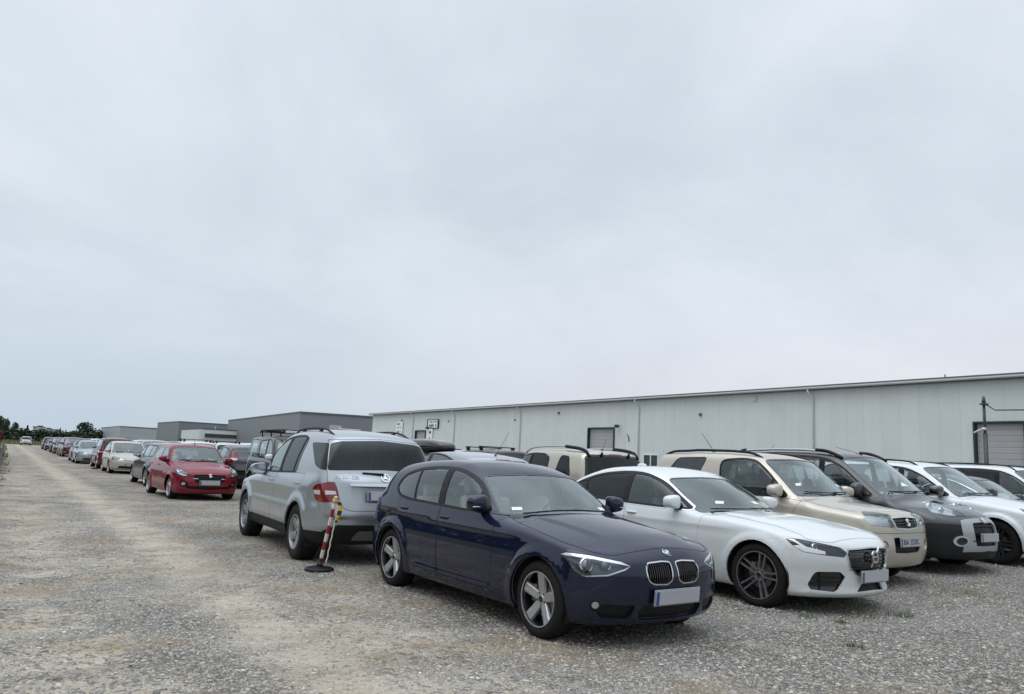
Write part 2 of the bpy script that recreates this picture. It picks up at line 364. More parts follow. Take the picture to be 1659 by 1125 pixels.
def make_stones(n=52000):
    """loose crushed stones lying on the lot near the camera: one uncountable mass"""
    # angular unit stone
    base = np.array([(1, 0, 0), (-1, 0, 0), (0, 1, 0), (0, -1, 0), (0, 0, 1), (.55, .55, .62), (-.6, .5, .55), (-.5, -.6, .6), (.6, -.5, .5)], float)
    tri = [(4, 5, 6), (4, 6, 7), (4, 7, 8), (4, 8, 5), (5, 0, 2), (5, 2, 6), (6, 2, 1), (6, 1, 7), (7, 1, 3), (7, 3, 8), (8, 3, 0), (8, 0, 5)]
    # positions: denser near the camera, inside the view wedge
    d = 3.4+(rng.random(n*2)**1.7)*15; a = CAM_YAW+(rng.random(n*2)-.5)*radians(78)
    x, y = d*np.sin(a), d*np.cos(a)
    # fewer stones on the dusty wheel tracks and bare patches
    wob = .25*(vnoise(x*.5, y*.5, 11)-.5)
    bare = np.exp(-((x-1.95-wob)/.32)**2)*.92+np.exp(-((x-.55-wob)/.40)**2)*np.clip((vnoise(x*.9, y*1.3, 12)-.42)*6, 0, 1)*.95
    bare = np.maximum(bare, np.clip((vnoise(x*.8, y*.6, 13)-.5)*3, 0, .85)*(x < 5.5))
    keep = rng.random(n*2) > bare; x, y = x[keep][:n], y[keep][:n]
    # stones pushed up round the tyres of the nearest cars
    for tx, ty in TYRES:
        a_ = rng.random(260)*2*pi; r_ = 1+.35*rng.random(260)**2; x = np.append(x, tx+cos(0)*.125*r_*np.cos(a_)); y = np.append(y, ty+.19*r_*np.sin(a_))
    n = len(x)
    s = .0065+.011*rng.random(n)**2+.013*(rng.random(n) > .988)
    sc = np.stack([s*(.8+.7*rng.random(n)), s*(.7+.5*rng.random(n)), s*(.45+.5*rng.random(n))], 1)
    th = rng.random(n)*2*pi; c, sn = np.cos(th), np.sin(th); tl = (rng.random(n)-.5)*.8
    B = base[None]*(1+.28*(rng.random((n, 9, 3))-.5))*sc[:, None, :]
    B[..., 2] += tl[:, None]*B[..., 0]
    V = np.empty_like(B); V[..., 0] = B[..., 0]*c[:, None]-B[..., 1]*sn[:, None]+x[:, None]; V[..., 1] = B[..., 0]*sn[:, None]+B[..., 1]*c[:, None]+y[:, None]
    V[..., 2] = B[..., 2]+(gz(x)+rel(x, y)-.002)[:, None]
    T = (np.array(tri)[None]+9*np.arange(n)[:, None, None]).reshape(-1, 3)
    me = bpy.data.meshes.new('loose_stones'); me.vertices.add(9*n); me.vertices.foreach_set('co', V.reshape(-1).astype(np.float32))
    nt = len(T); me.loops.add(3*nt); me.loops.foreach_set('vertex_index', T.ravel().astype(np.int32)); me.polygons.add(nt); me.polygons.foreach_set('loop_start', np.arange(0, 3*nt, 3, dtype=np.int32))
    me.update(); me.validate()
    tag(link('loose_gravel', me, stone_mat()), label='loose grey crushed stones scattered over the lot', cat='gravel', kind='stuff')
make_stones()
# ------------------------------------------------------------------ car body engine
def tab(pts, n=400, sm=.0):
    """smooth lookup from control points; returns callable"""
    pts = sorted(pts); X = np.array([p[0] for p in pts], float); Y = np.array([p[1] for p in pts], float)
    if len(X) == 1: return lambda x: np.full_like(np.asarray(x, float), Y[0])
    # monotone cubic slopes
    h = np.diff(X); d = np.diff(Y)/h; m = np.zeros(len(X))
    m[0] = d[0]; m[-1] = d[-1]
    for i in range(1, len(X)-1):
        if d[i-1]*d[i] > 0: w1 = 2*h[i]+h[i-1]; w2 = h[i]+2*h[i-1]; m[i] = (w1+w2)/(w1/d[i-1]+w2/d[i])
    xs = np.linspace(X[0], X[-1], n); k = np.clip(np.searchsorted(X, xs)-1, 0, len(h)-1)
    t = (xs-X[k])/h[k]; hh = h[k]
    ys = (1+2*t)*(1-t)**2*Y[k]+t*(1-t)**2*hh*m[k]+t*t*(3-2*t)*Y[k+1]+t*t*(t-1)*hh*m[k+1]
    if sm > 0:
        st = xs[1]-xs[0]; w = int(3*sm/st)+1
        g = np.exp(-.5*(np.arange(-w, w+1)*st/sm)**2); g /= g.sum()
        pad = np.concatenate([ys[0]+(np.arange(-w, 0))*(ys[1]-ys[0]), ys, ys[-1]+np.arange(1, w+1)*(ys[-1]-ys[-2])])
        ys = np.convolve(pad, g, 'valid')
    s0 = (ys[1]-ys[0])/(xs[1]-xs[0]); s1 = (ys[-1]-ys[-2])/(xs[-1]-xs[-2])
    def f(x):
        x = np.asarray(x, float); r = np.interp(x, xs, ys)
        return r
    f.lin = lambda x: np.where(np.asarray(x) < xs[0], ys[0]+(x-xs[0])*s0, np.where(np.asarray(x) > xs[-1], ys[-1]+(x-xs[-1])*s1, np.interp(x, xs, ys)))
    return f
def smax(a, b, k):
    h = np.maximum(k-np.abs(a-b), 0)/k
    return np.maximum(a, b)+h*h*k*.25
def smin(a, b, k): return -smax(-a, -b, k)
def sstep(a, b, x):
    t = np.clip((x-a)/(b-a), 0, 1); return t*t*(3-2*t)

class Shell:
    def __init__(s, S):
        s.S = S; L, W, H = S['L'], S['W'], S['H']; s.L, s.W, s.H = L, W, H; s.hw = W/2
        s.deck = tab(S['deck'], sm=.04); s.nose = tab(S['nose'], sm=.02); s.tail = tab(S['tail'], sm=.02)
        s.nplan = tab(S.get('nplan', [(0, 0), (.3, .012), (.6, .065), (.8, .15), (.92, .25), (1, .40), (1.1, .62)]), sm=.015)
        s.tplan = tab(S.get('tplan', [(0, 0), (.3, .008), (.6, .045), (.8, .11), (.92, .19), (1, .32), (1.1, .5)]), sm=.015)
        s.plan = tab(S.get('plan', [(0, .93), (.9, .99), (1.6, 1), (L-1.4, 1), (L-.6, .985), (L, .93)]), sm=.1)
        s.sec = tab(S['sec'], sm=.02)
        s.roof = tab(S['roof'], n=900, sm=S.get('roofsm', .035))
        s.belt = tab(S['belt'], sm=.05)
        s.ghb = tab(S['ghb'], sm=.08); s.ght = tab(S['ght'], sm=.08)
        s.xa, s.xb = S.get('xa', .85), S.get('xb', L-.8); s.z0 = S.get('z0', .62)
        s.zb = S.get('zb', .2)
        s.axles = (S['fo'], S['fo']+S['wb'])
        s.creases = [(tab(c[0]), *c[1:], min(p[0] for p in c[0]), max(p[0] for p in c[0])) for c in S.get('creases', [])]
        xs = np.linspace(0, L, 800); r = s.roof(xs); s.dro = (xs, np.gradient(r, xs))
        s.da = S.get('da', .05); s.db = radians(S.get('db', 2.2))
        s.lenA = (s.xb-s.xa)+2*.85*pi/2
        s.bmin = radians(S.get('bmin', -48))
    def sideW(s, x, z):
        S = s.S
        w = s.hw*s.plan(x)-s.sec(z)
        fl = S.get('flare', .012); ra = S['ra']
        for i, xc in enumerate(s.axles):
            r = np.hypot(x-xc, z-S['rt'])
            fo = fl if not isinstance(fl, tuple) else fl[i]
            wd = S.get('flare_w', .10)
            w = w+fo*(1-sstep(ra+wd*.25, ra+wd, r))*sstep(.0, .1, z-.1)
        for f, h, wu, wd, x0, x1 in s.creases:
            d = z-f(x); g = np.where(d > 0, np.clip(1-d/wu, 0, 1)**1.5, np.clip(1+d/wd, 0, 1)**1.5)
            w = w+h*g*sstep(x0, x0+.35, x)*sstep(-x1, -x1+.35, -x)
        return w
    def F(s, P):
        S = s.S; x, y, z = P[:, 0], np.abs(P[:, 1]), P[:, 2]; hw = s.hw
        w = s.sideW(x, z)
        f = (y/hw)
        side = y-w
        crown = S.get('hcrown', .07)
        dm = S.get('dome')
        if dm is not None: z = z-dm[1]*(1-sstep(dm[0]-.035, dm[0]+.035, y+.10*(1-x/S['xcowl'])))*(1-sstep(S['xcowl']-.3, S['xcowl'], x))*sstep(.18, .45, x)
        top = (z-(s.deck(x)-crown*f*f*(1-sstep(S['xcowl']-.1, S['xcowl']+.5, x))))*.97
        z = np.abs(P[:, 2])*np.sign(P[:, 2])
        lo = smax(side, top, S.get('ksh', .09))
        fr = s.nose(z)+s.nplan(np.minimum(f, 1.1))-x
        lo = smax(lo, fr, S.get('kf', .10))
        re = x-(s.L-s.tail(z)-s.tplan(np.minimum(f, 1.1)))
        lo = smax(lo, re, S.get('kr', .10))
        lo = smax(lo, s.zb-z, .06)
        # greenhouse
        xm = S['xmid']
        k = S.get('wscurve', .20)*(1-sstep(xm-.6, xm, x))-S.get('rgcurve', .16)*sstep(xm+.2, xm+.9, x)
        xx = x-k*y*y
        rz = s.roof.lin(xx); sl = np.interp(xx, *s.dro)
        top2 = (z-(rz-S.get('rcrown', .05)*(y/.6)**2))/np.sqrt(1+sl*sl)
        zb = s.belt(x); t = (z-zb)/(s.H-zb)
        bw, tw = s.ghb(x), s.ght(x)
        gs = (y-(bw+(tw-bw)*t+S.get('bulge', .035)*4*t*(1-t)))*.94
        gh = smax(gs, top2, S.get('kroof', .11))
        gh = smax(gh, .62-z, .05)
        return smin(lo, gh, S.get('kun', .035))
    def rays(s, A, B):
        """A in metres along the plan perimeter, B elevation"""
        q = .85*pi/2; xc = np.clip(A-q, 0, s.xb-s.xa)+s.xa
        ph = np.where(A < q, A/.85, np.where(A > q+s.xb-s.xa, pi/2+(A-q-(s.xb-s.xa))/.85, pi/2))
        d = np.stack([-np.cos(ph)*np.cos(B), np.sin(ph)*np.cos(B), np.sin(B)], 1)
        o = np.stack([xc, np.zeros_like(xc), np.full_like(xc, s.z0)], 1)
        return o, d
    def pos(s, A, B):
        o, d = s.rays(A, B); lo = np.zeros(len(A)); hi = np.full(len(A), 2.6)
        for _ in range(26):
            m = (lo+hi)*.5; ins = s.F(o+d*m[:, None]) < 0
            lo = np.where(ins, m, lo); hi = np.where(ins, hi, m)
        P = o+d*((lo+hi)*.5)[:, None]
        P[np.abs(P[:, 1]) < 1e-4, 1] = 0
        return P
    def nrm(s, P, e=.004):
        g = np.zeros_like(P)
        for i in range(3):
            q = P.copy(); q[:, i] += e; r = P.copy(); r[:, i] -= e
            g[:, i] = s.F(q)-s.F(r)
        g[P[:, 1] == 0, 1] = 0
        return g/np.maximum(np.linalg.norm(g, axis=1), 1e-9)[:, None]
    def grid(s):
        na = int(s.lenA/s.da)+1; nb = int((pi/2-s.bmin)/s.db)+1
        A = np.linspace(0, s.lenA, na); B = np.linspace(s.bmin, pi/2, nb)
        s.ga, s.gb = A, B
        AA, BB = np.meshgrid(A, B, indexing='ij'); s.AB = np.stack([AA.ravel(), BB.ravel()], 1)
        s.P = s.pos(s.AB[:, 0], s.AB[:, 1])
        idx = np.arange(na*nb).reshape(na, nb)
        q = np.stack([idx[:-1, :-1], idx[1:, :-1], idx[1:, 1:], idx[:-1, 1:]], -1).reshape(-1, 4)
        T = np.concatenate([q[:, [0, 1, 2]], q[:, [0, 2, 3]]]); s.T = T
        V = np.concatenate([s.P, s.P*[1, -1, 1]]); n = len(s.P)
        s.bvh = BVHTree.FromPolygons([tuple(v) for v in V], [tuple(t) for t in T.tolist()]+[(a+n, c+n, b+n) for a, b, c in T.tolist()])
    def hit(s, o, d):
        loc, no, fi, di = s.bvh.ray_cast(Vector(o), Vector(d), 400)
        if loc is None: return None
        nT = len(s.T); m = fi >= nT
        t = s.T[fi-nT if m else fi]; p = np.array(loc)*[1, -1 if m else 1, 1]
        a, b, c = s.P[t]; v0, v1, v2 = b-a, c-a, p-a
        d00, d01, d11, d20, d21 = v0@v0, v0@v1, v1@v1, v2@v0, v2@v1
        den = d00*d11-d01*d01
        if abs(den) < 1e-14: u = v = 1/3
        else: v = (d11*d20-d01*d21)/den; u = (d00*d21-d01*d20)/den
        ab = s.AB[t[0]]*(1-u-v)+s.AB[t[1]]*v+s.AB[t[2]]*u
        return np.array(loc), ab, m
    # view rays: returns (origin, dir) for a 2-D point
    def vray(s, proj, p):
        if proj == 'side': return (p[0], 6, p[1]), (0, -1, 0)
        if proj == 'front': return (-5, p[0], p[1]), (1, 0, 0)
        if proj == 'rear': return (s.L+5, p[0], p[1]), (-1, 0, 0)
        if proj == 'top': return (p[0], p[1], 6), (0, 0, -1)
        if proj[0] == 'q':
            al = radians(float(proj[2:])); sa, ca = sin(al), cos(al)
            if proj[1] == 'f': return (p[0]*sa-6*ca, p[0]*ca+6*sa, p[1]), (ca, -sa, 0)
            return (s.L-p[0]*sa+6*ca, p[0]*ca+6*sa, p[1]), (-ca, -sa, 0)
        O, Mt = s.camlocal; r = Mt@np.array([(p[0]-829.5)/CAM_F, -(p[1]-562.5)/CAM_F, 1.]); return O, r/np.linalg.norm(r)
    def vproj(s, proj, P, N):
        if proj == 'side': return P[:, [0, 2]], N[:, 1] > .02
        if proj == 'front': return P[:, [1, 2]], (N[:, 0] < -.02) & (P[:, 0] < s.L*.62)
        if proj == 'rear': return P[:, [1, 2]], (N[:, 0] > .02) & (P[:, 0] > s.L*.5)
        if proj == 'top': return P[:, [0, 1]], N[:, 2] > .02
        if proj[0] == 'q':
            al = radians(float(proj[2:])); sa, ca = sin(al), cos(al)
            if proj[1] == 'f': return np.stack([P[:, 0]*sa+P[:, 1]*ca, P[:, 2]], 1), (-N[:, 0]*ca+N[:, 1]*sa > .02) & (P[:, 0] < s.L*.5)
            return np.stack([(s.L-P[:, 0])*sa+P[:, 1]*ca, P[:, 2]], 1), (N[:, 0]*ca+N[:, 1]*sa > .02) & (P[:, 0] > s.L*.5)
        O, Mt = s.camlocal; q = (P-O)@Mt
        return np.stack([829.5+CAM_F*q[:, 0]/q[:, 2], 562.5-CAM_F*q[:, 1]/q[:, 2]], 1), (N*(P-O)).sum(1) < 0
    def at(s, proj, p):
        o, d = s.vray(proj, p); h = s.hit(o, d)
        if h is None: return None, None
        P = s.pos(np.array([h[1][0]]), np.array([h[1][1]])); N = s.nrm(P)
        if h[2]: P = P*[1, -1, 1]; N = N*[1, -1, 1]
        return P[0], N[0]

def pip(poly, P):
    x, y = P[:, 0], P[:, 1]; ins = np.zeros(len(P), bool); n = len(poly)
    for i in range(n):
        x1, y1 = poly[i]; x2, y2 = poly[(i+1) % n]
        if y1 == y2: continue
        c = ((y1 > y) != (y2 > y)) & (x < (x2-x1)*(y-y1)/(y2-y1)+x1); ins ^= c
    return ins
def rnd(poly, r=.3, n=4):
    """round every corner of a polygon: r = share of the shorter edge"""
    out = []; m = len(poly)
    for i in range(m):
        a, b, c = (np.array(poly[(i+k) % m][:2], float) for k in (-1, 0, 1))
        la, lc = np.linalg.norm(a-b), np.linalg.norm(c-b)
        rr = poly[i][2] if len(poly[i]) > 2 else r
        if rr <= 0 or la < 1e-9 or lc < 1e-9: out.append(tuple(b)); continue
        k = min(la, lc)*rr*.98
        if rr > .5: k = min(la, lc)*.5
        p, q = b+(a-b)/la*k, b+(c-b)/lc*k
        for j in range(n+1):
            t = j/n; out.append(tuple(p*(1-t)**2+2*b*t*(1-t)+q*t*t))
    return out
def inset(poly, d):
    P = np.array([p[:2] for p in poly], float); n = len(P)
    ar = .5*sum(P[i][0]*P[(i+1) % n][1]-P[(i+1) % n][0]*P[i][1] for i in range(n))
    sg = 1 if ar > 0 else -1; out = []
    for i in range(n):
        e1 = P[i]-P[i-1]; e2 = P[(i+1) % n]-P[i]
        n1 = np.array([-e1[1], e1[0]])/max(np.linalg.norm(e1), 1e-9); n2 = np.array([-e2[1], e2[0]])/max(np.linalg.norm(e2), 1e-9)
        b = n1+n2; l = b@b
        b = b/l*2 if l > 1.1 else b/max(sqrt(l), 1e-6)*1.6
        out.append(tuple(P[i]+b*sg*d))
    return out
def clipx(poly, a, b, keep=1):
    """keep the part of polygon to one side of line a->b (keep=1: left side)"""
    a, b = np.array(a, float), np.array(b, float); out = []
    sd = lambda p: keep*((b[0]-a[0])*(p[1]-a[1])-(b[1]-a[1])*(p[0]-a[0]))
    n = len(poly)
    for i in range(n):
        p, q = np.array(poly[i][:2], float), np.array(poly[(i+1) % n][:2], float); u, v = sd(p), sd(q)
        if u >= 0: out.append(tuple(p))
        if (u >= 0) != (v >= 0): t = u/(u-v); out.append(tuple(p+(q-p)*t))
    return out
def strip(pts, w):
    """thin polygon along a polyline"""
    P = np.array(pts, float); L_, R_ = [], []
    for i in range(len(P)):
        t = P[min(i+1, len(P)-1)]-P[max(i-1, 0)]; t /= np.linalg.norm(t); n = np.array([-t[1], t[0]])*w/2
        L_.append(tuple(P[i]+n)); R_.append(tuple(P[i]-n))
    return L_+R_[::-1]
def oval(cx, cy, rx, ry, n=20): return [(cx+rx*cos(2*pi*k/n), cy+ry*sin(2*pi*k/n)) for k in range(n)]
def superoval(cx, cy, rx, ry, e=3, n=32):
    return [(cx+rx*np.sign(cos(a))*abs(cos(a))**(2/e), cy+ry*np.sign(sin(a))*abs(sin(a))**(2/e)) for a in np.linspace(0, 2*pi, n, endpoint=False)]

class Feat:
    __slots__ = ('name', 'proj', 'poly', 'mat', 'off', 'skirt', 'pair', 'parent', 'label')
    def __init__(s, name, proj, poly, mat=None, off=0., skirt=.02, pair=False, parent=None, label=None):
        s.name, s.proj, s.poly, s.mat, s.off, s.skirt, s.pair, s.parent, s.label = name, proj, [tuple(p[:2]) for p in poly], mat, off, skirt, pair, parent, label

def build_shell(S, feats, root, side_of_view=None, paint_mat=None, lining=M_LINING, body_name='body', placement=None, detail=True):
    """cuts the analytic shell along every feature outline and links one mesh per part"""
    sh = Shell(S); sh.grid()
    # camera in shell space, for outlines sighted from the photograph
    if placement is not None:
        (px, py), rz = placement; c, s_ = cos(rz), sin(rz); xc = S['fo']+S['wb']/2
        Rm = np.array([[c, s_, 0], [-s_, c, 0], [0, 0, 1]])   # world -> object
        sg = side_of_view or -1
        T = np.array([[0, 1, 0], [sg, 0, 0], [0, 0, 1.]])   # object -> shell (x along, y on seen side)
        O = T@(Rm@(CAM_O-np.array([px, py, 0])))+np.array([xc, 0, 0])
        Mt = T@Rm@CAM_M.T
        sh.camlocal = (O, Mt)
    pts = [tuple(p) for p in sh.AB]; edges = []; loops = []; openf = set()
    onc = lambda q: q[0] < 1e-6 or q[0] > sh.lenA-1e-6 or q[1] > pi/2-1e-6
    def probe(f, p):
        if f.proj in ('front', 'rear') and p[0] < -.0005: return None
        if f.proj == 'top' and p[1] < -.0005: return None
        if f.proj in ('front', 'rear'): p = np.array([max(p[0], .0006), p[1]])
        if f.proj == 'top': p = np.array([p[0], max(p[1], .0006)])
        h = sh.hit(*sh.vray(f.proj, p))
        return None if h is None or (h[2] and h[0][1] < -.0015) else h
    def snap(h):
        a_, b_ = float(h[1][0]), float(h[1][1])
        if abs(h[0][1]) < .004:
            if b_ > radians(70) and .04 < a_ < sh.lenA-.04: b_ = pi/2
            elif a_ < .05: a_ = 0.
            elif a_ > sh.lenA-.05: a_ = sh.lenA
            else: b_ = pi/2
        return (min(max(a_, 0), sh.lenA), min(max(b_, sh.bmin), pi/2))
    for f in feats:
        n = len(f.poly); seq = []; P2 = []
        st = 1.6 if f.proj == 'cam' else max(.010, sh.da*.27)
        for i in range(n):
            a, b = np.array(f.poly[i], float), np.array(f.poly[(i+1) % n], float); k = max(1, int(np.linalg.norm(b-a)/st))
            P2 += [a+(b-a)*q/k for q in range(k)]
        H = [probe(f, q) for q in P2]; m = len(H)
        for i in range(m):
            if H[i] is not None: seq.append(snap(H[i]))
            u, v = H[i], H[(i+1) % m]
            if (u is None) != (v is None):     # crossing of the centre line or the outline of the body: find it
                lo_, hi_ = (P2[i], P2[(i+1) % m]) if u is not None else (P2[(i+1) % m], P2[i]); hb = None
                for _ in range(12):
                    md = (lo_+hi_)*.5; h = probe(f, md)
                    if h is not None: lo_, hb = md, h
                    else: hi_ = md
                if hb is not None: seq.append(snap(hb))
                if u is not None: seq.append(None)
        q = [x for x in seq if x is not None]
        if len(q) < 3: loops.append(None); continue
        # close along the centre line, through the corner when it turns from crown to nose or tail
        full = []
        L_ = len(seq)
        k0 = next((i for i in range(L_) if seq[i] is None), None)
        if k0 is not None: seq = seq[k0+1:]+seq[:k0+1]
        for i, x in enumerate(seq):
            if x is not None: full.append(x); continue
            pa = full[-1] if full else None; pb = next((y for y in seq[i+1:]+seq if y is not None), None)
            if pa is None or pb is None: continue
            if not (onc(pa) and onc(pb)) or abs(pa[0]-pb[0]) > sh.lenA-.2: openf.add(len(loops))
            for e in (0., sh.lenA):
                if (abs(pa[0]-e) < 1e-6 and abs(pb[1]-pi/2) < 1e-6 and pb[0] != e) or (abs(pb[0]-e) < 1e-6 and abs(pa[1]-pi/2) < 1e-6 and pa[0] != e): full.append((e, pi/2))
        loops.append(np.array(full))
        ids = list(range(len(pts), len(pts)+len(full))); pts += full
        for i in range(len(full)):
            u, v = ids[i], ids[(i+1) % len(full)]
            if full[i] != full[(i+1) % len(full)] and not (len(loops)-1 in openf and abs(full[i][0]-full[(i+1) % len(full)][0])+abs(full[i][1]-full[(i+1) % len(full)][1]) > .12): edges.append((u, v))
    r = delaunay_2d_cdt([Vector(p) for p in pts], edges, [], 0, 1e-5)
    AB = np.array([tuple(v) for v in r[0]]); Tr = np.array([f for f in r[2] if len(f) == 3])
    P = sh.pos(AB[:, 0], AB[:, 1])
    P[(AB[:, 1] > pi/2-1e-5) | (AB[:, 0] < 1e-5) | (AB[:, 0] > sh.lenA-1e-5), 1] = 0
    N = sh.nrm(P)
    C = P[Tr].mean(1); CN = N[Tr].mean(1)
    # drop zero-area
    ar = np.linalg.norm(np.cross(P[Tr[:, 1]]-P[Tr[:, 0]], P[Tr[:, 2]]-P[Tr[:, 0]]), axis=1)
    lab = np.full(len(Tr), -1); CAB = AB[Tr].mean(1)
    for i, f in enumerate(feats):
        if i in openf:
            q, ok = sh.vproj(f.proj, C, CN); lab[ok & pip(f.poly, q)] = i
        elif loops[i] is not None: lab[pip(loops[i], CAB)] = i
    lab[ar < 1e-9] = -2
    # orientation: make triangles outward
    fn = np.cross(P[Tr[:, 1]]-P[Tr[:, 0]], P[Tr[:, 2]]-P[Tr[:, 0]])
    fl = (fn*CN).sum(1) < 0; Tr[fl] = Tr[fl][:, [0, 2, 1]]
    xc = S['fo']+S['wb']/2
    def part(sel, off, skirt, sides):
        T = Tr[sel]
        if len(T) == 0: return None
        V_, F_, LN_ = [], [], []
        used = np.unique(T); mp = -np.ones(len(P), int); mp[used] = np.arange(len(used))
        Q = P[used]+N[used]*off; NN = N[used]; T2 = mp[T]
        ec = {}
        for t in T2.tolist():
            for a, b in ((t[0], t[1]), (t[1], t[2]), (t[2], t[0])):
                k = (a, b) if a < b else (b, a)
                if k in ec: ec[k] = None
                else: ec[k] = (a, b)
        bd = [e for e in ec.values() if e is not None and not (Q[e[0], 1] == 0 and Q[e[1], 1] == 0)]
        base = 0
        for sd in sides:
            sx = sd
            V = np.stack([sx*Q[:, 1], Q[:, 0]-xc, Q[:, 2]], 1); NV = np.stack([sx*NN[:, 1], NN[:, 0], NN[:, 2]], 1)
            flip = sx > 0   # y->+X keeps (x,y,z)->(y,x,z): a reflection
            TT = T2[:, [0, 2, 1]] if flip else T2
            V_.append(V); F_ += (TT+base).tolist(); LN_.append(NV[TT.ravel()])
            nv = len(V)
            if skirt and bd:
                be = np.array(bd); u, v = be[:, 0], be[:, 1]
                A, B = V[u], V[v]; A2, B2 = A-NV[u]*skirt, B-NV[v]*skirt
                k = len(be); V_.append(np.concatenate([A, B, B2, A2]))
                o = base+nv
                ids = np.arange(k)
                quad = np.stack([o+ids+k, o+ids, o+ids+3*k, o+ids+2*k], 1)
                if flip: quad = quad[:, ::-1]
                F_ += quad.tolist()
                fnq = np.cross(V_[-1][quad[:, 1]-o]-V_[-1][quad[:, 0]-o], V_[-1][quad[:, 2]-o]-V_[-1][quad[:, 0]-o])
                fnq /= np.maximum(np.linalg.norm(fnq, axis=1), 1e-12)[:, None]
                LN_.append(np.repeat(fnq, 4, axis=0))
                nv += 4*k
            base += nv
        return np.concatenate(V_), F_, np.concatenate(LN_)
    objs = {}
    def emit(name, sel, mat, off, skirt, sides, parent, label=None):
        r_ = part(sel, off, skirt, sides)
        if r_ is None: return None
        o = link(name, mesh_np(name, r_[0], r_[1], True, r_[2]), mat, parent)
        if label: o['label'] = label
        return o
    emit(body_name, lab == -1, paint_mat, 0, .02, (-1, 1), root)
    # group by name
    seen = []
    for i, f in enumerate(feats):
        if f.name in seen or f.name is None: continue
        seen.append(f.name)
        ids = [j for j, g in enumerate(feats) if g.name == f.name]
        if f.name in ('gap', 'hole'): continue
        mat = f.mat or paint_mat
        key = f.name.split('#')[0]
        sel = np.isin(lab, ids)
        def par(sd):
            if f.parent is None: return root
            return objs.get((f.parent, sd)) or objs.get((f.parent, 0)) or root
        if f.pair:
            for sd in (-1, 1): objs[(f.name, sd)] = emit(key, sel, mat, f.off, f.skirt, (sd,), par(sd), f.label)
        else: objs[(f.name, 0)] = emit(key, sel, mat, f.off, f.skirt, (-1, 1), par(0), f.label)
    # inner lining (closed behind every opaque panel)
    opaque = np.ones(len(Tr), bool)
    for i, f in enumerate(feats):
        if f.name == 'hole' or (f.mat in (M_GLASS, M_TINT, M_LENS)): opaque &= lab != i
    # deeper behind recessed panels so that it never covers them
    lo = np.full(len(P), -.03)
    for i, f in enumerate(feats):
        if f.off < -.012 and (lab == i).any(): lo[np.unique(Tr[lab == i])] = np.minimum(lo[np.unique(Tr[lab == i])], f.off-.02)
    P0 = P.copy(); P = P+N*lo[:, None]
    o = emit('cabin_lining', opaque & (lab > -2), lining, 0, 0, (-1, 1), root); P = P0
    sh.objs = objs
    return sh
